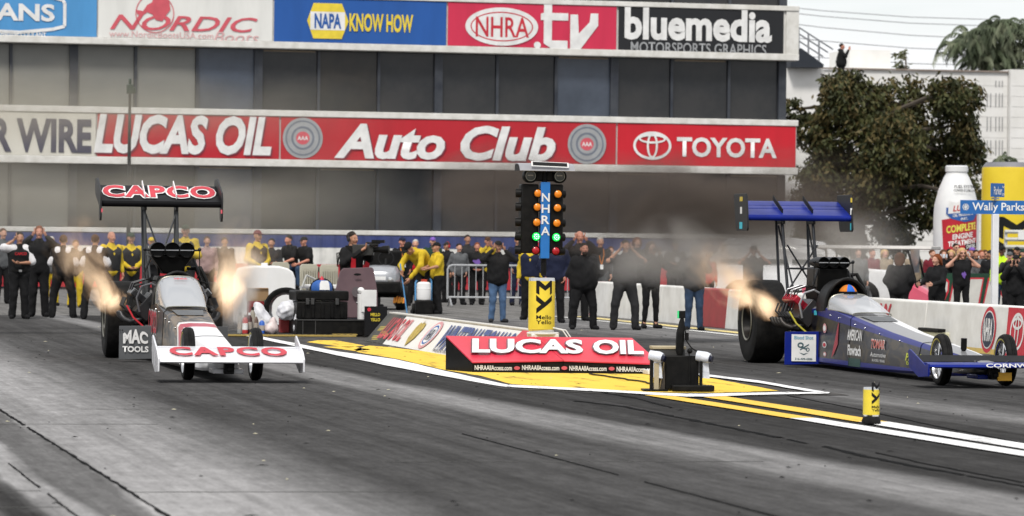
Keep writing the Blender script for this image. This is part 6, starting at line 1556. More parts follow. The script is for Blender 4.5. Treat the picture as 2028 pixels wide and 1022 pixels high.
# ---------------------------------------------------------------- top fuel dragsters (nose towards -Y, rear axle at the origin)
def livery(name, base, base2, nose, stripe, ybreak, edge=None, deck=None):
    """airbrushed paint: a mottled body, a swoosh stripe and a nose colour, all in the body's own axes"""
    m = bpy.data.materials.new(name); m.use_nodes = True; t = m.node_tree; b = t.nodes['Principled BSDF']; L = t.links.new
    tc = N_(t, 'ShaderNodeTexCoord'); sep = N_(t, 'ShaderNodeSeparateXYZ'); L(tc.outputs['Object'], sep.inputs[0])
    mp = N_(t, 'ShaderNodeMapping'); mp.inputs['Scale'].default_value = (3, 1.6, 4)
    n = N_(t, 'ShaderNodeTexNoise', i_Scale=1.5, i_Detail=4.0, i_Distortion=1.6); L(tc.outputs['Object'], mp.inputs[0]); L(mp.outputs[0], n.inputs['Vector'])
    rp = N_(t, 'ShaderNodeValToRGB'); L(n.outputs['Fac'], rp.inputs[0]); e = rp.color_ramp.elements
    e[0].position = .47; e[0].color = (*base, 1); e[1].position = .60; e[1].color = (*base2, 1)
    def mth(op, a, c):
        q = N_(t, 'ShaderNodeMath', operation=op)
        for i, x in enumerate((a, c)):
            if isinstance(x, (int, float)): q.inputs[i].default_value = x
            else: L(x, q.inputs[i])
        return q.outputs[0]
    def over(fac, a, c):
        x = N_(t, 'ShaderNodeMixRGB'); L(fac, x.inputs[0]); L(a, x.inputs[1]); x.inputs[2].default_value = (*c, 1); return x.outputs[0]
    col = rp.outputs[0]
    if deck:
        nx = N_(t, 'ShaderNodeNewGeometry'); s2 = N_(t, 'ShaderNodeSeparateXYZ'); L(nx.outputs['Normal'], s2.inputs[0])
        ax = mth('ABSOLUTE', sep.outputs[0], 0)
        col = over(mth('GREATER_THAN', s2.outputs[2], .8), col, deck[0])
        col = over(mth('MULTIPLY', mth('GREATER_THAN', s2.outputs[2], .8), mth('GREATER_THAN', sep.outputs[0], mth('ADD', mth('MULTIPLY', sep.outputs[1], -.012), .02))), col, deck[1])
    if edge:
        # colour bands along the bottom edge and the shoulder
        zt = mth('ADD', .875, mth('MULTIPLY', sep.outputs[1], .066)) 
        col = over(mth('LESS_THAN', sep.outputs[2], .135), col, edge)
        dz = mth('SUBTRACT', zt, sep.outputs[2])
        nx2 = N_(t, 'ShaderNodeNewGeometry'); s3 = N_(t, 'ShaderNodeSeparateXYZ'); L(nx2.outputs['Normal'], s3.inputs[0])
        col = over(mth('MULTIPLY', mth('LESS_THAN', dz, .085), mth('LESS_THAN', s3.outputs[2], .8)), col, edge)
    # nose break leans forward towards the bottom
    yy_ = mth('ADD', sep.outputs[1], mth('MULTIPLY', mth('SUBTRACT', .5, sep.outputs[2]), 1.5))
    if stripe:
        col = over(mth('LESS_THAN', yy_, ybreak + .42), col, (.72, .70, .68)); col = over(mth('LESS_THAN', yy_, ybreak + .30), col, stripe)
    if nose: col = over(mth('LESS_THAN', yy_, ybreak), col, nose)
    L(col, b.inputs['Base Color']); b.inputs['Roughness'].default_value = .3; b.inputs['Coat Weight'].default_value = .06; b.inputs['Coat Roughness'].default_value = .1; b.inputs['Specular IOR Level'].default_value = .22
    return m

def clear_mat():
    m = bpy.data.materials.new('windshield_plastic'); m.use_nodes = True; t = m.node_tree; b = t.nodes['Principled BSDF']
    b.inputs['Base Color'].default_value = (.60, .62, .65, 1); b.inputs['Roughness'].default_value = .12; b.inputs['Alpha'].default_value = .62; b.inputs['Coat Weight'].default_value = .5
    return m
CLEAR = clear_mat()
SEC = [(-1.38, .275, .25, .06, .76), (-2.1, .29, .275, .05, .80), (-2.8, .295, .275, .05, .76), (-3.4, .29, .26, .05, .69), (-4.1, .283, .24, .05, .62), (-5.0, .265, .215, .06, .53), (-6.2, .235, .19, .075, .44), (-7.2, .205, .165, .09, .37), (-7.9, .165, .13, .115, .31), (-8.25, .10, .07, .15, .25), (-8.36, .03, .02, .17, .21)]
def secpts(y, wb, wt, zb, zt):
    return [(-wb * .86, y, zb), (-wb, y, zb + .03), (-wb * .985, y, zb + (zt - zb) * .45), (-wt * 1.04, y, zt - .035), (-wt * .9, y, zt - .004), (-wt * .4, y, zt + .006), (wt * .4, y, zt + .006), (wt * .9, y, zt - .004), (wt * 1.04, y, zt - .035), (wb * .985, y, zb + (zt - zb) * .45), (wb, y, zb + .03), (wb * .86, y, zb)]
def side_w(y, f):        # half width of the body side at height fraction f
    for a, b in zip(SEC, SEC[1:]):
        if b[0] <= y <= a[0]:
            t = (a[0] - y) / (a[0] - b[0]); wb, wt, zb, zt = (a[i] + (b[i] - a[i]) * t for i in (1, 2, 3, 4))
            w1 = wb * .985; w = w1 if f <= .45 else w1 + (wt * 1.04 - w1) * (f - .45) / .5
            return w, zb + (zt - zb) * f
    return .3, .4
def side_frame(y, f, s=-1):
    w0, z0 = side_w(y, f); w1, _ = side_w(y - .3, f); w2, z2 = side_w(y, min(f + .2, .95))
    xd = Vector((s * (w1 - w0), -.3, 0)) * (1 if s < 0 else -1); yd = Vector((s * (w2 - w0), 0, z2 - z0)) if f > .4 else Vector((0, 0, 1))
    return frame((s * (w0 + .004), y, z0), xd, yd)

def dragster(label, x, y, yaw, C):
    t = thing('dragster', label, 'drag racing car', (x, y, .004), yaw, 'dragsters launching side by side')
    B = lambda mb, nm, m, p=None, **k: mb.build(nm, m, p or t, **k)
    body = C['body']
    # body shells
    def shell(a, b, nm, m):
        mb = MB(); mb.loft([secpts(*s) for s in SEC[a:b + 1]]); return B(mb, nm, m)
    shell(0, 3, 'cockpit_body', body); shell(3, 6, 'centre_body', body); shell(6, 10, 'nose_body', body)
    # panel joint rings
    for s in (SEC[3], SEC[6]):
        p = secpts(s[0], s[1] + .002, s[2] + .002, s[3], s[4] + .002); mb = MB(); mb.tube(p[1:-1], .004, 5); B(mb, 'panel_joint', BLACKP)
    mb = MB(); mb.ball((0, 0, 0), .012, 5); fme = mb.mesh('body_fastener', CHROME)
    for yy_ in (-2.5, -2.9, -3.6, -4.0, -4.6, -5.4):
        for s in (-1, 1):
            w_, z_ = side_w(yy_, .86); link('body_fastener', fme, t).location = (s * (w_ + .002), yy_, z_)
    # roll cage hood and headrest
    mb = MB(); secs = []
    for yy_, rx, rz, zb in ((-1.70, .25, .28, .72), (-1.80, .29, .405, .72), (-2.08, .295, .415, .72), (-2.22, .285, .40, .73)):
        secs.append([(rx * math.cos(a), yy_, zb + rz * max(0, math.sin(a)) ** .9) for a in np.linspace(0, PI, 15)])
    mb.loft(secs, caps=False, closed=False); B(mb, 'cage_hood', BLK, bevel=0)
    mb = MB(); mb.tube([(.285 * math.cos(a), -2.23, .73 + .40 * math.sin(a)) for a in np.linspace(0, PI, 17)], .022, 8); B(mb, 'cage_rim', BLK)
    mb = MB(); mb.box((0, -1.80, .90), (.36, .06, .26)); B(mb, 'headrest', BLK, bevel=.02)
    # windshield
    hw = C.get('shield_h', .27); mb = MB(); secs = []
    for yy_, rx, rz, zb in ((-2.38, .285, hw, .745), (-2.52, .280, hw * .94, .745), (-2.9, .265, hw * .62, .735), (-3.25, .245, hw * .25, .715), (-3.4, .235, .03, .700)):
        secs.append([(rx * math.copysign(abs(math.cos(a)) ** .55, math.cos(a)) * (1.04 if yy_ < -2.6 else 1), yy_, zb + rz * max(0, math.sin(a)) ** .62) for a in np.linspace(0, PI, 17)])
    mb.loft(secs, caps=False, closed=False); B(mb, 'windshield', CLEAR, smooth=80)
    mb = MB(); mb.tube(secs[0], .007, 5); mb.tube([s[0] for s in secs] + [s_ for s_ in secs[-1]] + [s[-1] for s in secs[::-1]], .006, 5); B(mb, 'windshield_trim', mat('dull_metal', (.28, .27, .22), .35, .8))
    mb = MB(); fr2 = frame((0, -3.78, .659), (1, 0, 0), (0, 1, .100)); mb.flat([(-.16, -.26), (.15, -.26), (.19, .26), (-.19, .26)], fr2, .006); B(mb, 'deck_patch', mat('deck_grey', (.10, .105, .11), .5))
    if C.get('shield_print'): 
        th = math.atan2(hw * .32, .38); fr3 = frame((0, -2.64, .745 + hw * .86), (1, 0, 0), (0, .38, hw * .32)); text(C['shield_print'], RED, t, fr3, .16, .07, bold=0.037, z=.02)
    # rear wheels
    for s in (-1, 1):
        ts_ = C.get('tyre_s', 1.0); wm = frame((s * .525, 0, .495 * ts_), (0, 1, 0), (0, 0, 1)) @ Matrix.Diagonal((ts_, ts_, 1.02 if ts_ > 1 else 1, 1))     # local z = +X
        sg = 1 if s > 0 else -1
        prof = [(.215, -.20), (.235, -.205), (.33, -.222), (.42, -.225), (.475, -.205), (.493, -.17), (.495, -.08), (.496, 0), (.495, .08), (.493, .17), (.475, .205), (.42, .225), (.33, .222), (.235, .205), (.215, .20)]
        mb = MB(); mb.lathe(prof, 48, wm); wh = B(mb, 'rear_wheel', RUB)
        mb = MB(); mb.lathe([(.225, sg * .208), (.205, sg * .21), (.195, sg * .15), (.16, sg * .02), (.06, sg * .0), (.055, sg * .06), (.001, sg * .07)], 32, wm); mb.lathe([(.225, -sg * .208), (.2, -sg * .2), (.19, -sg * .02), (.001, -sg * .02)], 24, wm); B(mb, 'rim', C.get('rim', mat('black_rim', (.03, .03, .03), .35, .5)), wh)
        mb = MB(); mb.lathe([(.212, sg * .205), (.236, sg * .212), (.240, sg * .216), (.228, sg * .224), (.210, sg * .214)], 36, wm); B(mb, 'beadlock_ring', mat('dull_metal', (.28, .27, .22), .35, .8), wh)
        mb = MB(); mb.lathe([(.36, sg * .226), (.40, sg * .227)], 40, wm, PI * .5); B(mb, 'sidewall_print', mat('faded_tyre_print', (.12, .11, .08), .6), wh)
    # front wheels
    for s in (-1, 1):
        wm = frame((s * .375, -7.6, .29), (0, 1, 0), (0, 0, 1))
        mb = MB(); mb.lathe([(.205, -.05), (.215, -.055), (.25, -.062), (.275, -.052), (.288, -.028), (.2905, -.016), (.285, -.012), (.285, -.006), (.291, -.004), (.291, .004), (.285, .006), (.285, .012), (.2905, .016), (.288, .028), (.275, .052), (.25, .062), (.215, .055), (.205, .05)], 44, wm); fw = B(mb, 'front_wheel', RUB)
        mb = MB(); mb.lathe([(.215, -.056), (.205, -.05), (.195, -.02), (.195, .02), (.205, .05), (.215, .056)], 36, wm); mb.lathe([(.001, -.05), (.04, -.045), (.045, .045), (.001, .05)], 16, wm)
        rim = B(mb, 'rim', C.get('frim', ALU), fw)
        mb = MB()
        for k in range(C.get('spokes', 10)):
            a = 2 * PI * k / C.get('spokes', 10)
            for d in (-1, 1): mb.tube([wm @ Vector((.035 * math.cos(a), .035 * math.sin(a), d * .035)), wm @ Vector((.2 * math.cos(a + .25 * d), .2 * math.sin(a + .25 * d), d * .01))], .0055, 5)
        B(mb, 'spokes', C.get('frim', ALU), fw)
        mb = MB(); mb.lathe([(.222, -.0575), (.240, -.0610)], 40, wm, PI * .7); B(mb, 'sidewall_print', mat('tyre_yellow', (.42, .36, .08), .5), fw)
        mb = MB(); mb.tube([(s * .33, -7.6, .29), (s * .1, -7.55, .27)], .02, 8); mb.tube([(s * .33, -7.55, .24), (s * .1, -7.3, .2)], .014, 6); mb.tube([(s * .33, -7.65, .33), (s * .1, -7.75, .27)], .012, 6); B(mb, 'front_axle_arm', DKMET)
    # front wing
    wy0, wy1, z0, z1 = -8.62, -8.05, C['fw'][0], C['fw'][1]; hs = C.get('span', .82)
    mb = MB(); prof = [(wy0, z0 + .005), (wy0 + .02, z0 + .03), (wy0 + .1, z0 + .05), ((wy0 + wy1) / 2, (z0 + z1) / 2 + .028), (wy1, z1), (wy1, z1 - .012), ((wy0 + wy1) / 2, (z0 + z1) / 2 - .012), (wy0 + .1, z0 + .0), (wy0 + .02, z0 - .008)]
    mb.loft([[(xx, a, b) for a, b in prof] for xx in (-hs, -hs * .33, hs * .33, hs)]); wing = B(mb, 'front_wing', C['fwm'])
    mb = MB(); mb.loft([[(xx, a, b) for a, b in ((wy1 + .01, z1 - .004), (wy1 + .01, z1 + .008), (wy1 + .12, z1 + C['flap']), (wy1 + .125, z1 + C['flap'] - .012))] for xx in (-hs, hs)]); B(mb, 'wing_flap', C['flapm'], wing)
    for s in (-1, 1):
        mb = MB(); ep = [(wy0 - .02, z0 - .10), (wy0 + .35, z0 - .12), (wy1 + .16, z0 - .02), (wy1 + .2, z1 + .12), (wy1 + .13, z1 + .14), (wy0 + .1, z1 - .02), (wy0 - .03, z0 + .04)]
        mb.prism(ep, .018, frame((s * hs - (.018 if s < 0 else 0), 0, 0), (0, 1, 0), (0, 0, 1))); B(mb, 'end_plate', C['epm'], wing, bevel=.004)
    for s in (-1, 1):
        mb = MB(); mb.tube([(s * .2, -8.3, z0 + .06), (s * .07, -7.95, .17)], .014, 6); B(mb, 'wing_stay', DKMET, wing)
    fl = math.hypot(wy1 - wy0 - .1, z1 - z0 - .02); fr = frame((0, (wy0 + .1 + wy1) / 2, (z0 + .05 + z1) / 2 + .008), (1, 0, 0), (0, wy1 - wy0 - .1, z1 - z0 - .05))
    if C['fwt'][0] == 'top': text(C['fwt'][1], C['fwt'][2], wing, fr, 1.28, fl * .92, bold=0.043, space=1.15, z=.014)
    else: text(C['fwt'][1], C['fwt'][2], wing, frame((.15, wy0 - .014, z0 + .022), (1, 0, 0), (0, .25, 1)), .66, .045, bold=0.025, z=.012)
    mb = MB(); mb.box((0, -8.36, .155), (.11, .12, .12)); mb.box((0, -8.43, .15), (.06, .04, .05)); B(mb, 'nose_sensor', C.get('sensor', BLK), bevel=.01)
    mb = MB(); mb.box((0, -8.1, .12), (.34, .42, .05)); B(mb, 'nose_foot', C['fwm'], bevel=.01)
    # engine
    mb = MB(); mb.box((0, -.62, .42), (.36, .62, .44)); mb.box((0, -.62, .72), (.26, .56, .18)); eng = B(mb, 'engine_block', mat('engine_black', (.010, .010, .011), .4, .3), bevel=.02)
    eng.location = (0, C.get('eng_y', -.45), 0); hs_ = C.get('hat_s', 1.0)
    for s in (-1, 1):
        rm_ = Matrix.Rotation(-s * R(40), 4, 'Y')
        mb = MB(); mb.box((s * .28, -.62, .68), (.20, .62, .32), rm_); B(mb, 'cylinder_head', C['head'], eng, bevel=.012)
        mb = MB(); mb.box((s * .39, -.62, .80), (.25, .60, .09), rm_); B(mb, 'valve_cover', C['cover'], eng, bevel=.015)
        mb = MB()
        for k in range(6): mb.box((s * .41, -.86 + .095 * k, .825), (.21, .018, .085), rm_)
        B(mb, 'cover_fin', ALU if C.get('fins') else C['cover'], eng)
        for k in range(4):
            yk = -.85 + k * .155
            mb = MB(); mb.tube([(s * .30, yk, .55), (s * .40, yk - .01, .52), (s * .50, yk + .03, .50), (s * .56, yk + .08, .52), (s * .60, yk + .12, .56), (s * .62, yk + .15, .61)], [.028, .029, .030, .030, .030, .031], 12, caps=False); B(mb, 'exhaust_header', C['hdr'], eng)
            mb = MB(); mb.tube([(s * .44, yk, .85), (s * .49, yk, .89), (s * .46, yk - .04, .98), (s * .31, yk - .05, 1.03), (s * .18, yk, 1.01)], .008, 5); B(mb, 'fuel_line', C['line'] if k % 2 else BLK, eng)
            mb = MB(); mb.tube([(s * .56, yk + .03, .80), (s * .60, yk + .02, .70), (s * .48, yk, .58)], .012, 6); mb.ball((s * .52, yk, .64), .03, 6); B(mb, 'spark_plug_wire', C['wire'], eng)
    for s in (-1, 1):
        for k in range(4):
            yk = -.86 + k * .15
            mb = MB(); mb.tube([(s * .50, yk + .05, .68), (s * .55, yk + .05, .63)], [.032, .026], 8); mb.tube([(s * .50, yk + .05, .70), (s * .44, yk, .94), (s * .34, yk, .97)], .008, 5); B(mb, 'plug_boot', C['wire'], eng)
        mb = MB(); mb.tube([(s * .40, -.96, .62), (s * .44, -.98, .80), (s * .38, -.99, .94), (s * .26, -1.0, .98), (s * .14, -.98, .92)], .014, 6); B(mb, 'coolant_hose', C['line'], eng)
        mb = MB(); mb.tube([(s * .44, -.9, .50), (s * .44, -.35, .50)], .03, 8); mb.box((s * .40, -.5, .38), (.1, .3, .12)); B(mb, 'oil_rail', DKMET, eng)
    mb = MB(); mb.loft([[(-.17, yy_, .81), (.17, yy_, .81), (.20, yy_, .95), (.17, yy_, 1.07), (-.17, yy_, 1.07), (-.20, yy_, .95)] for yy_ in (-.92, -.30)]); B(mb, 'supercharger', BLK, eng, bevel=.015)
    mb = MB(); mb.lathe([(.001, .0), (.10, .0), (.11, .02), (.11, .09), (.08, .1), (.001, .1)], 20, frame((0, -.94, .93), (1, 0, 0), (0, 0, 1))); mb.box((0, -1.0, .70), (.13, .06, .40)); B(mb, 'blower_belt_drive', BLK, eng, bevel=.01)
    hz = C.get('hat', 1.36)
    mb = MB(); mb.loft([[(x_ * w_, yy_, zq) for x_, zq in ((-1, z_), (-.7, z_ + .0), (.7, z_), (1, z_))] + [] for z_, w_, yy_ in ()]) if False else None
    bx_ = .20 if C.get('straight') else .10; bz_ = .96 if C.get('straight') else 1.10
    mb = MB(); mb.hexa([(-bx_, -.93, bz_), (bx_, -.93, bz_), (bx_, -.36, bz_), (-bx_, -.36, bz_), (-.27 * hs_, -.98, hz - .07), (.27 * hs_, -.98, hz - .07), (.25 * hs_, -.35, hz - .06), (-.25 * hs_, -.35, hz - .06)]); hat = B(mb, 'injector_hat', mat('hat_black', (.006, .006, .006), .35, spec=.15), eng, bevel=.02)
    for k in (-1, 0, 1):
        mm = frame((k * .182 * hs_, -.98, hz), (1, 0, 0), (0, 0, 1)) @ Matrix.Diagonal((hs_, hs_, 1, 1))
        mb = MB(); mb.lathe([(.001, -.55), (.06, -.55), (.096, -.30), (.098, -.02), (.100, .035), (.094, .04), (.088, .02), (.085, -.08), (.001, -.09)], 28, mm); B(mb, 'scoop_tube', mat('hat_black', (.014, .014, .015), .3), hat)
        mb = MB(); mb.box((k * .182 * hs_, -1.0, hz), (.175 * hs_, .012, .010)); B(mb, 'butterfly', ALU, hat)
    for s in (-1, 1):
        mb = MB(); hx = .345 * hs_; mb.tube([(s * .27 * hs_, -.98, hz), (s * hx, -.98, hz)], .012, 6); mb.ball((s * hx, -.98, hz + .01), .024, 6); mb.tube([(s * hx, -.98, hz), (s * hx, -.97, hz - .25), (s * (hx - .02), -.9, hz - .36)], .007, 5); mb.tube([(s * .27 * hs_, -.94, hz - .1), (s * hx, -.95, hz - .28)], .016, 6); B(mb, 'throttle_link', DKMET, hat)
        mb = MB(); mb.tube([(s * .15, -.80, 1.08), (s * .17, -.88, hz - .05)], .018, 6); B(mb, 'hat_stay', BLK, hat)
    mb = MB(); mb.tube([(.27, -.7, 1.17), (.38, -.72, 1.18), (.45, -.8, 1.02), (.50, -.85, .80)], .026, 8); mb.tube([(.22, -.6, 1.17), (.34, -.6, 1.16), (.40, -.65, 1.0), (.44, -.7, .8)], .02, 8); B(mb, 'oil_hose', BLK, eng)
    mb = MB(); mb.tube([(-.56, -.93, .70), (-.48, -.98, .55), (-.36, -1.02, .44), (-.25, -1.0, .38)], .012, 6); B(mb, 'brake_hose', C['wire2'], eng)
    # chassis and axle
    mb = MB(); mb.tube([(-.42, 0, .495), (.42, 0, .495)], .07, 14); mb.ball((0, 0, .495), (.17, .16, .18)); B(mb, 'rear_axle', DKMET)
    for s in (-1, 1):
        mb = MB(); mb.tube([(s * .27, -1.5, .20), (s * .26, .35, .24)], .022, 8); mb.tube([(s * .27, -1.5, .74), (s * .24, -.3, .76), (s * .22, .35, .66), (s * .26, .35, .24)], .02, 8); mb.tube([(s * .26, -.3, .24), (s * .24, -.3, .76)], .018, 8); B(mb, 'chassis_rail', DKMET)
        mb = MB(); mb.tube([(s * .25, .3, .26), (s * .2, 1.25, .13)], .018, 8); mb.tube([(s * .22, .3, .6), (s * .2, 1.25, .13)], .014, 8); mb.lathe([(.03, -.02), (.07, -.02), (.07, .02), (.03, .02)], 14, frame((s * .2, 1.25, .08), (0, 1, 0), (0, 0, 1))); B(mb, 'wheelie_bar', DKMET)
    mb = MB(); mb.lathe([(.001, -.06), (.13, -.06), (.16, -.02), (.16, .5), (.1, .6), (.001, .6)], 20, frame((0, -.16, .46), (1, 0, 0), (0, 0, 1))); B(mb, 'bellhousing', BLK)
    # side spill panels in front of the rear tyres
    for s in (-1, 1):
        mb = MB(); xi, xo = .235, C.get('panel_w', .68); y_ = -.95
        mb.hexa([(s * xi, y_ - .98, .05), (s * xo, y_ - .80, .03), (s * xo, y_ - .78, .03), (s * xi, y_ - .96, .05), (s * xi, y_ - .99, .46), (s * xo, y_ - .82, .45), (s * xo, y_ - .80, .45), (s * xi, y_ - .97, .46)] if s > 0 else
                [(s * xo, y_ - .80, .03), (s * xi, y_ - .98, .05), (s * xi, y_ - .96, .05), (s * xo, y_ - .78, .03), (s * xo, y_ - .82, .45), (s * xi, y_ - .99, .46), (s * xi, y_ - .97, .46), (s * xo, y_ - .80, .45)])
        pn = B(mb, 'side_panel', C['panel'], bevel=.003)
        mb = MB(); mb.box((s * .25, -1.0, .16), (.10, .70, .22)); B(mb, 'engine_diaper', BLK, bevel=.02)
        if s < 0: C['panel_print'](pn, frame((-(xi + xo) / 2, y_ - .907, .25), (1, -.36, 0), (0, -.04, 1)))
    # rear wing on its struts
    z0, z1, hs = C['wing']; sx = .205
    yw0, yw1 = .20, .87
    for s in (-1, 1):
        mb = MB(); mb.tube([(s * sx, -.12, .72), (s * (sx + .005), .30, z0 - .02)], .021, 10); st_ = B(mb, 'wing_strut', C['strut'])
        mb = MB(); mb.tube([(s * sx, .35, .66), (s * (sx + .01), .60, z0 + .06)], .019, 10); B(mb, 'wing_strut', C['strut'])
        mb = MB(); mb.tube([(s * sx, .28, z0 - .10), (s * .02, .15, z0 - .62)] if C.get('vee') else [(s * sx, .02, z0 - .35), (-s * sx * .9, .02, z0 - .95)], .012, 8); B(mb, 'wing_brace', C['strut'])
        mb = MB(); mb.tube([(s * sx, .50, z0 - .1), (s * (sx - .03), -.25, z0 - .95)], .013, 8); B(mb, 'wing_brace', C['strut'])
        mb = MB(); mb.box((s * sx, .34, z0 - .03), (.035, .30, .09)); B(mb, 'strut_clamp', BLK, st_, bevel=.006)
    mb = MB(); mb.tube([(-sx, .0, z0 - .66), (sx, .0, z0 - .66)], .013, 8); mb.ball((0, .0, z0 - .66), .03, 6); B(mb, 'cross_brace', C['strut'])
    nose_ = [(yw0 - .02, z0 + .012), (yw0, z0 + .04), (yw0 + .07, z0 + .062)]
    dz = z1 - z0 - .06; ln = yw1 - yw0 - .07
    def pt(f, o): return (yw0 + .07 + ln * f, z0 + .062 + dz * f + o)
    def slab(f0, f1, extra=None):
        p = [pt(f0, 0), pt((f0 + f1) / 2, .006), pt(f1, 0), pt(f1, -.012), pt((f0 + f1) / 2, -.014), pt(f0, -.022)]; 
        if extra: p = extra + p[1:] + [(yw0 + .05, z0 + .005), (yw0, z0 - .012)]
        mb = MB(); mb.loft([[(xx, a, b) for a, b in p] for xx in (-hs, 0, hs)]); return mb
    rwing = B(slab(0, .36, nose_), 'wing_main_plane', C['wingm'])
    mb = MB(); mb.tube([(-hs, yw0 + .005, z0 + .006), (hs, yw0 + .005, z0 + .006)], .042, 12); B(mb, 'leading_edge', C['lead'])
    B(slab(.39, .62), 'wing_flap', C['wingm2']); B(slab(.65, 1.0), 'wing_flap', C['wingm2'])
    for s in (-1, 1):
        zl, zh = C['plate']
        mb = MB(); ep = [(.12, zl + .05), (.16, zl), (.31, zl), (.35, zl + .04), (.37, z0 - .02), (1.05, z1 - .12), (1.11, z1 - .02), (1.09, zh - .05), (1.05, zh), (.75, zh), (.60, zh - .05), (.15, z0 + .16), (.11, z0 + .08)]
        if C.get('plate_rect'): ep = [(.11, zl + .03), (.15, zl), (.72, zl), (.76, zl + .04), (.90, zh - .03), (.87, zh), (.23, zh), (.19, zh - .04)]
        mb.prism(ep, .022, frame((s * hs - (.022 if s < 0 else 0), 0, 0), (0, 1, 0), (0, 0, 1))); ep_ = B(mb, 'wing_end_plate', C['platem'], bevel=.004)
        for (zz, cc, w_, h_) in C['stickers']:
            mb = MB(); mb.box((s * hs, .115 if not C.get('plate_rect') else .17, zz), (.020, .02, h_)); 
            if C.get('plate_rect') and s < 0: mb = MB(); mb.box((-hs - .024, .47, zz), (.004, w_ * 3.0, h_))
            B(mb, 'sticker', cc, ep_)
        mb = MB(); mb.box((s * sx, .54, (z0 + z1) / 2 + .07), (.012, .55, .06), Matrix.Rotation(R(20), 4, 'X')); B(mb, 'wing_rib', C['rib'], rwing)
    if C.get('wingt'):
        f3 = frame((0, yw0 + .07 + ln * .5, z0 + .062 + dz * .5), (1, 0, 0), (0, ln, dz)); LL = math.hypot(ln, dz)
        for k, (bd, m_, zz) in enumerate(((.085, WHITE, .012), (.035, RED, .018))):
            text(C['wingt'], m_, rwing, f3, 1.50 - .03 * k, LL * .93 - .06 * k, bold=bd, space=1.12, z=zz, shear=.05)
    for (txt, m_, yy_, f, w_, h_, k) in C.get('side', []):
        text(txt, m_, t, side_frame(yy_, f), w_, h_, **k)
    if C.get('extra'): C['extra'](t, B)
    return t
GLOSSW = mat('gloss_white', (.76, .76, .78), .25, c2=(.70, .70, .73), coat=.5)
GLOSSB = mat('gloss_black', (.006, .006, .007), .4, spec=.06)
CARB = mat('carbon_black', (.008, .008, .009), .45, c2=(.014, .014, .015), scale=24, spec=.25)
BLUEC = mat('dragster_blue', (.006, .018, .21), .35, c2=(.004, .013, .15), coat=.03, spec=.15)
PANG = mat('panel_grey', (.115, .12, .125), .45, .3, c2=(.09, .095, .10))
def mac(pn, fr):
    mb = MB(); pl = lambda l: [(a, b) for a, b in l]
    # arched top lettering built as a fan of three capitals
    fr = fr @ Matrix.Translation((-.025, 0, 0)); m1 = fr @ Matrix.Translation((0, .045, .004))
    arch = lambda x, y, z: (x, y + .055 * (1 - (x / .16) ** 2) * (.5 + y / .12), z)
    text('MAC', WHITE, pn, m1, .32, .125, bold=0.043, warp=arch, z=.004)
    text('TOOLS', WHITE, pn, fr @ Matrix.Translation((0, -.085, .004)), .335, .075, bold=0.037, z=.004)
    mb = MB()
    for x in (-.20, -.17): mb.ball(fr @ Vector((x, .15, .006)), .008, 5)
    mb.build('rivet', BLK, pn)
def bluep(pn, fr):
    mb = MB(); mb.flat([(-.155, -.17), (.155, -.17), (.155, .17), (-.155, .17)], fr, .005); mb.build('white_plate', WHITE, pn)
    text('Blood Shot', mat('sky_print', (.12, .36, .50), .5), pn, fr @ Matrix.Translation((0, .13, 0)), .24, .045, z=.009, bold=0.019)
    DK = mat('plate_ink', (.06, .12, .14), .5); mb = MB()
    mb.ring(.04, .035, .018, fr, .009, c=(-.04, .035)); mb.ring(.025, .025, .01, fr, .009, c=(.05, -.02)); mb.flat([(-.03, .02), (.045, -.01), (.04, -.025), (-.035, .0)], fr, .009); mb.flat([(-.05, -.02), (.06, .05), (.07, .04), (-.045, -.03)], fr, .010); mb.flat([(-.06, -.06), (0, -.075), (.06, -.06), (0, -.09)], fr, .009); mb.build('emblem', DK, pn)
    text('316-409-4586', DK, pn, fr @ Matrix.Translation((0, -.14, 0)), .22, .028, z=.009, bold=0.019)
SK = mat('yellow_sticker', (.6, .45, .05), .5)
left_cfg = dict(body=livery('capped_livery', (.006, .005, .005), (.15, .105, .06), (.74, .74, .75), (.42, .02, .05), -5.15),
    head=mat('head_dark', (.04, .04, .042), .35, .6), cover=mat('cover_black', (.03, .03, .032), .35, .5), fins=True, hdr=mat('header_grey', (.06, .06, .062), .45, .6), line=mat('fuel_line_grey', (.12, .12, .13), .4), wire=mat('wire_black', (.02, .02, .02), .5), wire2=mat('hose_red', (.5, .02, .03), .4),
    fw=(.225, .36), fwm=GLOSSW, flap=.02, flapm=GLOSSW, epm=GLOSSW, fwt=('top', 'CAPCO', RED), panel=PANG, panel_print=mac, panel_w=.68, span=.775, shield_h=.34, shield_print='NHRA', hat=1.40,
    strut=mat('strut_grey', (.045, .048, .05), .4, .4), vee=True, wing=(1.985, 2.235, .775), wingm=GLOSSB, wingm2=GLOSSB, lead=GLOSSB, plate=(1.77, 2.33), platem=CARB, rib=WHITE, wingt='CAPCO',
    stickers=[(1.90, RD2, .01, .05)], side=[('CAPCO', WHITE, -2.05, .62, 1.30, .31, dict(bold=0.056, z=.002)), ('CAPCO', RED, -2.05, .62, 1.27, .28, dict(bold=0.031, z=.006)), ('MAC TOOLS', mat('silver_print', (.45, .46, .48), .4), -2.1, .32, 1.1, .09, dict(bold=0.025)), ('CAPCO CONTRACTORS', mat('silver_print', (.45, .46, .48), .4), -2.1, .16, 1.0, .06, dict(bold=0.025))])
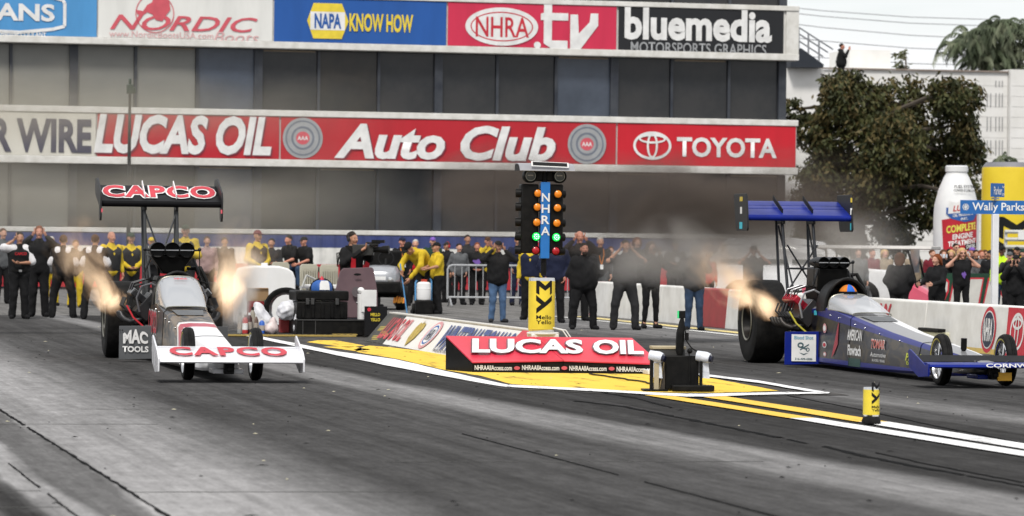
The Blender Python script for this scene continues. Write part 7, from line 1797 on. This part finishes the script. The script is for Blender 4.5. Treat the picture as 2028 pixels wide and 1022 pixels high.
def right_extra(t, B):
    fr = side_frame(-3.05, .50); mb = MB(); mb.flat([(-.42, -.24), (-.16, .20), (-.13, .20), (-.16, -.06), (-.10, -.02), (-.2, -.1), (-.30, -.18)], fr, .004); mb.build('red_arrow', mat('arrow_red', (.40, .02, .04), .4), t)
    mb = MB(); mb.flat([(-.18, -.05), (.36, -.05), (.36, .05), (-.18, .05)], side_frame(-3.55, .12), .002); mb.build('green_panel', mat('dark_green_print', (.02, .07, .06), .5), t)
    for (yy_, f, r1, r2, m_) in ((-2.25, .62, .09, .06, mat('pink_print', (.66, .32, .33), .5)), (-2.25, .34, .10, .04, WHITE), (-2.27, .18, .08, .03, mat('pink_print', (.66, .32, .33), .5))):
        mb = MB(); mb.disc(r1, r2, side_frame(yy_, f), .003); s_ = mb.build('sticker', m_, t)
        mb = MB(); mb.disc(r1 * .7, r2 * .6, side_frame(yy_, f), .006); mb.build('sticker_face', WHITE if m_ is not WHITE else RED, s_)
    mb = MB(); mb.tube([(.0, -7.2, .36), (.0, -7.22, .40), (.0, -7.23, .52)], [.012, .035, .035], 10); mb.build('nose_antenna', BLK, t)
    mb = MB(); mb.flat([(-.08, -.03), (.08, -.03), (.08, .03), (-.08, .03)], side_frame(-1.75, .88), .004); mb.build('cyan_sticker', mat('cyan_print', (.05, .50, .62), .5), t)
    mb = MB(); mb.box((.1, -8.42, .13), (.16, .04, .09)); mb.build('yellow_plate', mat('plate_orange', (.75, .40, .03), .5), t)
CY = mat('cyan_print', (.05, .50, .62), .5)
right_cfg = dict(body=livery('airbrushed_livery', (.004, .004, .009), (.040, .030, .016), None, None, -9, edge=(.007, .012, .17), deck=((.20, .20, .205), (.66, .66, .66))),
    head=mat('head_dark_alloy', (.045, .042, .045), .35, .5), cover=mat('cover_red', (.38, .012, .03), .3, .3), hdr=mat('header_dark', (.05, .045, .042), .45, .6), line=mat('braided_steel', (.6, .6, .62), .3, .7), wire=mat('boot_black', (.02, .02, .022), .4), wire2=mat('hose_yellow', (.5, .45, .05), .4),
    fw=(.235, .275), fwm=BLUEC, flap=.075, flapm=CARB, epm=BLUEC, fwt=('front', 'CORNWELL', WHITE), panel=BLUEC, panel_print=bluep, panel_w=.68, span=.82, shield_h=.20, hat=1.33, hat_s=.74, eng_y=-.58, straight=True, tyre_s=1.10,
    strut=mat('strut_black', (.022, .024, .028), .35, .5), wing=(1.90, 2.13, .70), wingm=BLUEC, wingm2=BLUEC, lead=BLUEC, plate=(1.73, 2.22), platem=CARB, plate_rect=True, rib=BLK, rim=mat('black_rim', (.03, .03, .03), .35, .5), frim=CHROME, spokes=8,
    stickers=[(2.15, SK, .05, .06), (2.0, WHITE, .03, .09), (1.80, CY, .05, .09)],
    side=[('AMERICAN', WHITE, -3.62, .66, .62, .135, dict(bold=0.025)), ('Flowtech', WHITE, -3.64, .36, .58, .13, dict(bold=0.037)), ('TOMAR', WHITE, -4.60, .62, .58, .12, dict(bold=0.043, z=.002)), ('TOMAR', mat('salmon_print', (.60, .16, .13), .5), -4.60, .62, .555, .105, dict(bold=0.019, z=.006)),
          ('Automotive', WHITE, -4.64, .38, .64, .055, dict(shear=.3, bold=0.012)), ('ALVORD, TEXAS', WHITE, -4.66, .24, .52, .034, dict(bold=0.012)), ('Parrish', mat('lime_print', (.50, .55, .04), .5), -6.05, .50, .62, .09, dict(bold=0.031)), ('Excavating', mat('lime_print', (.50, .55, .04), .5), -6.05, .30, .56, .055, dict(bold=0.031)), ('NGK', RD2, -6.72, .40, .34, .10, dict(bold=0.050))], extra=right_extra)
def aim(xr, yr, xf_, yf_): return math.atan2(xf_ - xr, -(yf_ - yr)) 
# rear axle and nose axle places read from the ground contacts of the tyres
yawL = -math.atan2(5.575 - 5.40, 7.6); yawR = -math.atan2(13.92 - 13.78, 7.6)
carL = dragster('black and white dragster with red lettered wings launching in the left lane', 5.575, 50.2, yawL, left_cfg)
carR = dragster('blue and dark gold dragster with a blue rear wing launching in the right lane', 13.92, 49.35, yawR, right_cfg)
for c, yw, lb, hc, hd in ((carL, yawL, 'driver in a black helmet behind the tinted windshield of the left dragster', 'black', None), (carR, yawR, 'driver in an orange and blue helmet inside the blue dragster', 'orange', 'blue')):
    q = c.matrix_basis @ Vector((0, -2.20, .07))
    d = person(lb, q.x, q.y, 1.72, pose='drive', yaw=math.degrees(yw), top=('long', 'black'), legs=('mid', 'black'), hair=('helmet', hc), sk=1, z=q.z, group='dragster drivers')
    J = joints('drive'); h = Vector(J['hea'])
    mb = MB(); mb.lathe([(.128, -.02), (.131, .02), (.125, .045)], 24, Matrix.Translation(h + Vector((0, 0, .0))) @ Matrix.Diagonal((1, 1.17, 1.3, 1)), PI); o = mb.build('visor', GLOSSB, d)
    o.rotation_euler = (0, 0, 0); o.location = (0, 0, 0)
    for v in o.data.vertices: v.co.y = 2 * h.y - v.co.y if v.co.y > h.y else v.co.y
    if hd:
        mb = MB(); mb.lathe([(.150 * math.sin(a), .150 * math.cos(a)) for a in np.linspace(.02, 1.35, 9)], 6, Matrix.Translation(h) @ Matrix.Rotation(R(-112), 4, 'Z') @ Matrix.Diagonal((1, 1, 1.0, 1)), R(45)); mb.build('blue_stripe', fab((.03, .14, .55)), d)

# ---------------------------------------------------------------- exhaust flames and smoke: closed bodies of glowing or grey gas
def gas(name, label, cat, kind, p0, p1, r0, r1, dens, col, emis=None, es=0.0, nscale=2.0, seed=0.0, nlo=.35, nhi=.7, aniso=.2, group=None, edge=.55):
    """a lens shaped volume from p0 to p1; its own axes run along z from 0 to 1"""
    p0, p1 = Vector(p0), Vector(p1); d = p1 - p0; ln = d.length
    mb = MB(); prof = [(.001, 0)] + [((r0 + (r1 - r0) * f) * math.sin(PI * min(1, .08 + f * .9) if f < .5 else PI * (.5 + (f - .5) * .98)) ** .6, ln * f) for f in np.linspace(.02, .98, 12)] + [(.001, ln)]
    mb.lathe(prof, 20); o = mb.build(name, gasmat(name + '_%d' % len(_gasn), ln, r0, r1, dens, col, emis, es, nscale, seed, nlo, nhi, aniso, edge))
    z = d.normalized(); x = z.orthogonal().normalized(); yv = z.cross(x)
    m = Matrix((x, yv, z)).transposed().to_4x4(); m.translation = p0; o.matrix_world = m
    _gasn.append(o); return tag(o, label, cat, group, kind)
_gasn = []
def gasmat(name, ln, r0, r1, dens, col, emis, es, nscale, seed, nlo, nhi, aniso, edge):
    m = bpy.data.materials.new(name); m.use_nodes = True; t = m.node_tree; t.nodes.clear(); L = t.links.new
    out = N_(t, 'ShaderNodeOutputMaterial'); v = N_(t, 'ShaderNodeVolumePrincipled'); L(v.outputs[0], out.inputs['Volume'])
    tc = N_(t, 'ShaderNodeTexCoord'); sep = N_(t, 'ShaderNodeSeparateXYZ'); L(tc.outputs['Object'], sep.inputs[0])
    def mth(op, a, c=0.0, d=0.0):
        q = N_(t, 'ShaderNodeMath', operation=op)
        for i, x in enumerate((a, c, d)):
            if isinstance(x, (int, float)): q.inputs[i].default_value = x
            else: L(x, q.inputs[i])
        return q.outputs[0]
    f = mth('DIVIDE', sep.outputs[2], ln)
    rad = mth('SQRT', mth('ADD', mth('MULTIPLY', sep.outputs[0], sep.outputs[0]), mth('MULTIPLY', sep.outputs[1], sep.outputs[1])))
    rr = mth('ADD', r0, mth('MULTIPLY', f, r1 - r0)); q = mth('DIVIDE', rad, rr)
    mp = N_(t, 'ShaderNodeMapping'); mp.inputs['Scale'].default_value = (1, 1, .45); mp.inputs['Location'].default_value = (seed, seed * 2, seed); L(tc.outputs['Object'], mp.inputs[0])
    n = N_(t, 'ShaderNodeTexNoise', i_Scale=nscale, i_Detail=4.0, i_Roughness=.6, i_Distortion=.6); L(mp.outputs[0], n.inputs['Vector'])
    e1 = N_(t, 'ShaderNodeMapRange', interpolation_type='SMOOTHSTEP'); L(f, e1.inputs[0])
    for i, x in enumerate((0.0, .12, 0, 1)): e1.inputs[i + 1].default_value = x
    e2 = N_(t, 'ShaderNodeMapRange', interpolation_type='SMOOTHSTEP'); L(f, e2.inputs[0])
    for i, x in enumerate((edge, 1.0, 1, 0)): e2.inputs[i + 1].default_value = x
    # noise eats into the soft core so that the outline is ragged
    nr = N_(t, 'ShaderNodeMapRange'); L(n.outputs['Fac'], nr.inputs[0])
    for i, x in enumerate((nlo, nhi, -.30, .50)): nr.inputs[i + 1].default_value = x
    core = mth('SUBTRACT', mth('ADD', .62, nr.outputs[0]), mth('MULTIPLY', q, 1.2))
    sm = N_(t, 'ShaderNodeMapRange', interpolation_type='SMOOTHSTEP'); L(core, sm.inputs[0])
    for i, x in enumerate((0.0, .9, 0, 1)): sm.inputs[i + 1].default_value = x
    s = mth('MULTIPLY', sm.outputs[0], mth('MULTIPLY', e1.outputs[0], e2.outputs[0]))
    L(mth('MULTIPLY', s, dens), v.inputs['Density']); v.inputs['Color'].default_value = (*col, 1); v.inputs['Anisotropy'].default_value = aniso
    if emis:
        rp = N_(t, 'ShaderNodeValToRGB'); L(s, rp.inputs[0]); e = rp.color_ramp.elements
        e[0].position = 0.02; e[0].color = (*emis[0], 1); e[1].position = .55; e[1].color = (*emis[1], 1)
        L(rp.outputs[0], v.inputs['Emission Color']); hot = N_(t, 'ShaderNodeMapRange'); L(f, hot.inputs[0])
        for i, x in enumerate((.05, .55, 2.3, .75)): hot.inputs[i + 1].default_value = x
        L(mth('MULTIPLY', mth('MULTIPLY', s, es), hot.outputs[0]), v.inputs['Emission Strength'])
    return m
HOT = ((.80, .40, .17), (1.0, .78, .52))
def loc(c, p): return c.matrix_basis @ Vector(p)
FG = 'exhaust flames of the dragsters'
gas('exhaust_flame', 'tall pale orange exhaust flame rising left of the black and white dragster', 'flame', None, loc(carL, (-.62, -.85, .60)), loc(carL, (-1.20, .45, 1.66)), .22, .80, 5, (.85, .70, .52), HOT, 2.7, 3.1, 5.2, group=FG, edge=.35)
gas('exhaust_flame', 'white and orange exhaust flame rising right of the black and white dragster', 'flame', None, loc(carL, (.70, -.80, .55)), loc(carL, (1.16, .55, 1.66)), .36, .80, 4.2, (.9, .78, .62), HOT, 2.5, 3.0, 4.1, group=FG, edge=.35)
gas('exhaust_flame', 'short orange exhaust flame behind the left rear tyre of the blue dragster', 'flame', None, loc(carR, (-.58, -.85, .66)), loc(carR, (-1.05, 1.2, 1.40)), .24, .76, 6.5, (.85, .68, .5), HOT, 2.9, 2.6, 5.2, group=FG, edge=.35)
SG = 'exhaust smoke'
gas('exhaust_smoke', 'white puff of smoke beside the right rear tyre of the left dragster', 'smoke', 'stuff', loc(carL, (.95, -.3, .42)), loc(carL, (1.25, .5, 1.35)), .30, .46, 9.0, (.97, .96, .94), None, 0, 2.2, 7.0, .3, .7)
gas('exhaust_smoke', 'brown grey haze drifting in front of the left tower windows', 'smoke', 'stuff', (-1.5, 60, 2.0), (11.4, 62, 2.15), 1.6, 1.7, 1.7, (.58, .54, .46), None, 0, .6, 1.0, .25, .75, edge=.5)
gas('exhaust_smoke', 'dark brown smoke drifting before the tower right of the starting lights', 'smoke', 'stuff', (10.4, 58, 2.1), (18.6, 60, 2.15), 1.4, 1.8, 3.4, (.21, .175, .15), None, 0, .9, 3.0, .3, .7, edge=.6)
gas('exhaust_smoke', 'pale smoke trailing behind the blue dragster over the right wall', 'smoke', 'stuff', (12.9, 57.5, 1.15), (19.0, 60, 1.5), .95, 1.1, 1.6, (.82, .78, .73), None, 0, .9, 5.0, .3, .7, edge=.6)
gas('exhaust_smoke', 'thin warm haze rising in front of the left end of the middle banner band', 'smoke', 'stuff', (-1, 62, 3.7), (11.5, 64, 3.6), 1.3, 1.3, .8, (.68, .62, .50), None, 0, .6, 8.0, .25, .75, edge=.45)
# bags slumped on the mat
BAGC = mat('white_bag', (.74, .74, .76), .4, c2=(.56, .57, .62), scale=7, bump=.7)
def bag(label, u, yv, blobs, m_):
    p = ap(u, 640, yv); rs = np.random.RandomState(int(u))
    P_ = [('e', c, r) for c, r in blobs]; V, F = surface(P_ + [('cut', (0, 0, 0), (0, 0, 1))], .016, .06, .012)
    V = V + (np.sin(V[:, [1, 2, 0]] * 41 + 3 * np.sin(V[:, [2, 0, 1]] * 17)) * .006)
    o = link('plastic_bag', np_mesh('plastic_bag', [(V, F, 0)], [m_])); o.location = (p.x, yv, .052); return tag(o, label, 'bag', 'bags on the rubber mat')
bag('tall slumped white plastic bag at the left of the spare tyre', 518, 61.6, [((0, 0, .12), (.15, .13, .16)), ((-.05, 0, .30), (.11, .10, .16)), ((.06, .02, .16), (.12, .1, .18)), ((-.07, 0, .40), (.06, .05, .08))], BAGC)
bag('small pinkish white bag at the foot of the spare tyre', 538, 61.2, [((0, 0, .08), (.10, .09, .11)), ((.03, 0, .16), (.05, .05, .10)), ((-.05, 0, .05), (.07, .07, .06))], mat('pinkish_bag', (.66, .56, .55), .4, c2=(.5, .42, .42), scale=5, bump=.5))
bag('wide white plastic bag in front of the spare tyre', 575, 61.5, [((0, 0, .38), (.20, .15, .13)), ((-.10, 0, .32), (.12, .1, .12)), ((.12, 0, .42), (.10, .1, .11)), ((.10, 0, .24), (.08, .08, .10))], BAGC)
bag('white bag tucked against the black case', 590, 61.2, [((0, 0, .10), (.07, .08, .14)), ((.0, 0, .25), (.05, .05, .10))], BAGC)
p = ap(574, 640, 61.7); t = thing('wooden_crate', 'small red and tan crate under the wide white bag', 'crate', (p.x, 61.75, .046))
mb = MB(); mb.box((-.04, 0, .13), (.24, .2, .25)); mb.build('crate_body', mat('crate_red', (.30, .03, .03), .5), t, bevel=.008)
mb = MB(); mb.box((.12, -.02, .13), (.07, .22, .25)); mb.build('tan_board', mat('tan_ply', (.42, .35, .22), .6), t, bevel=.004)
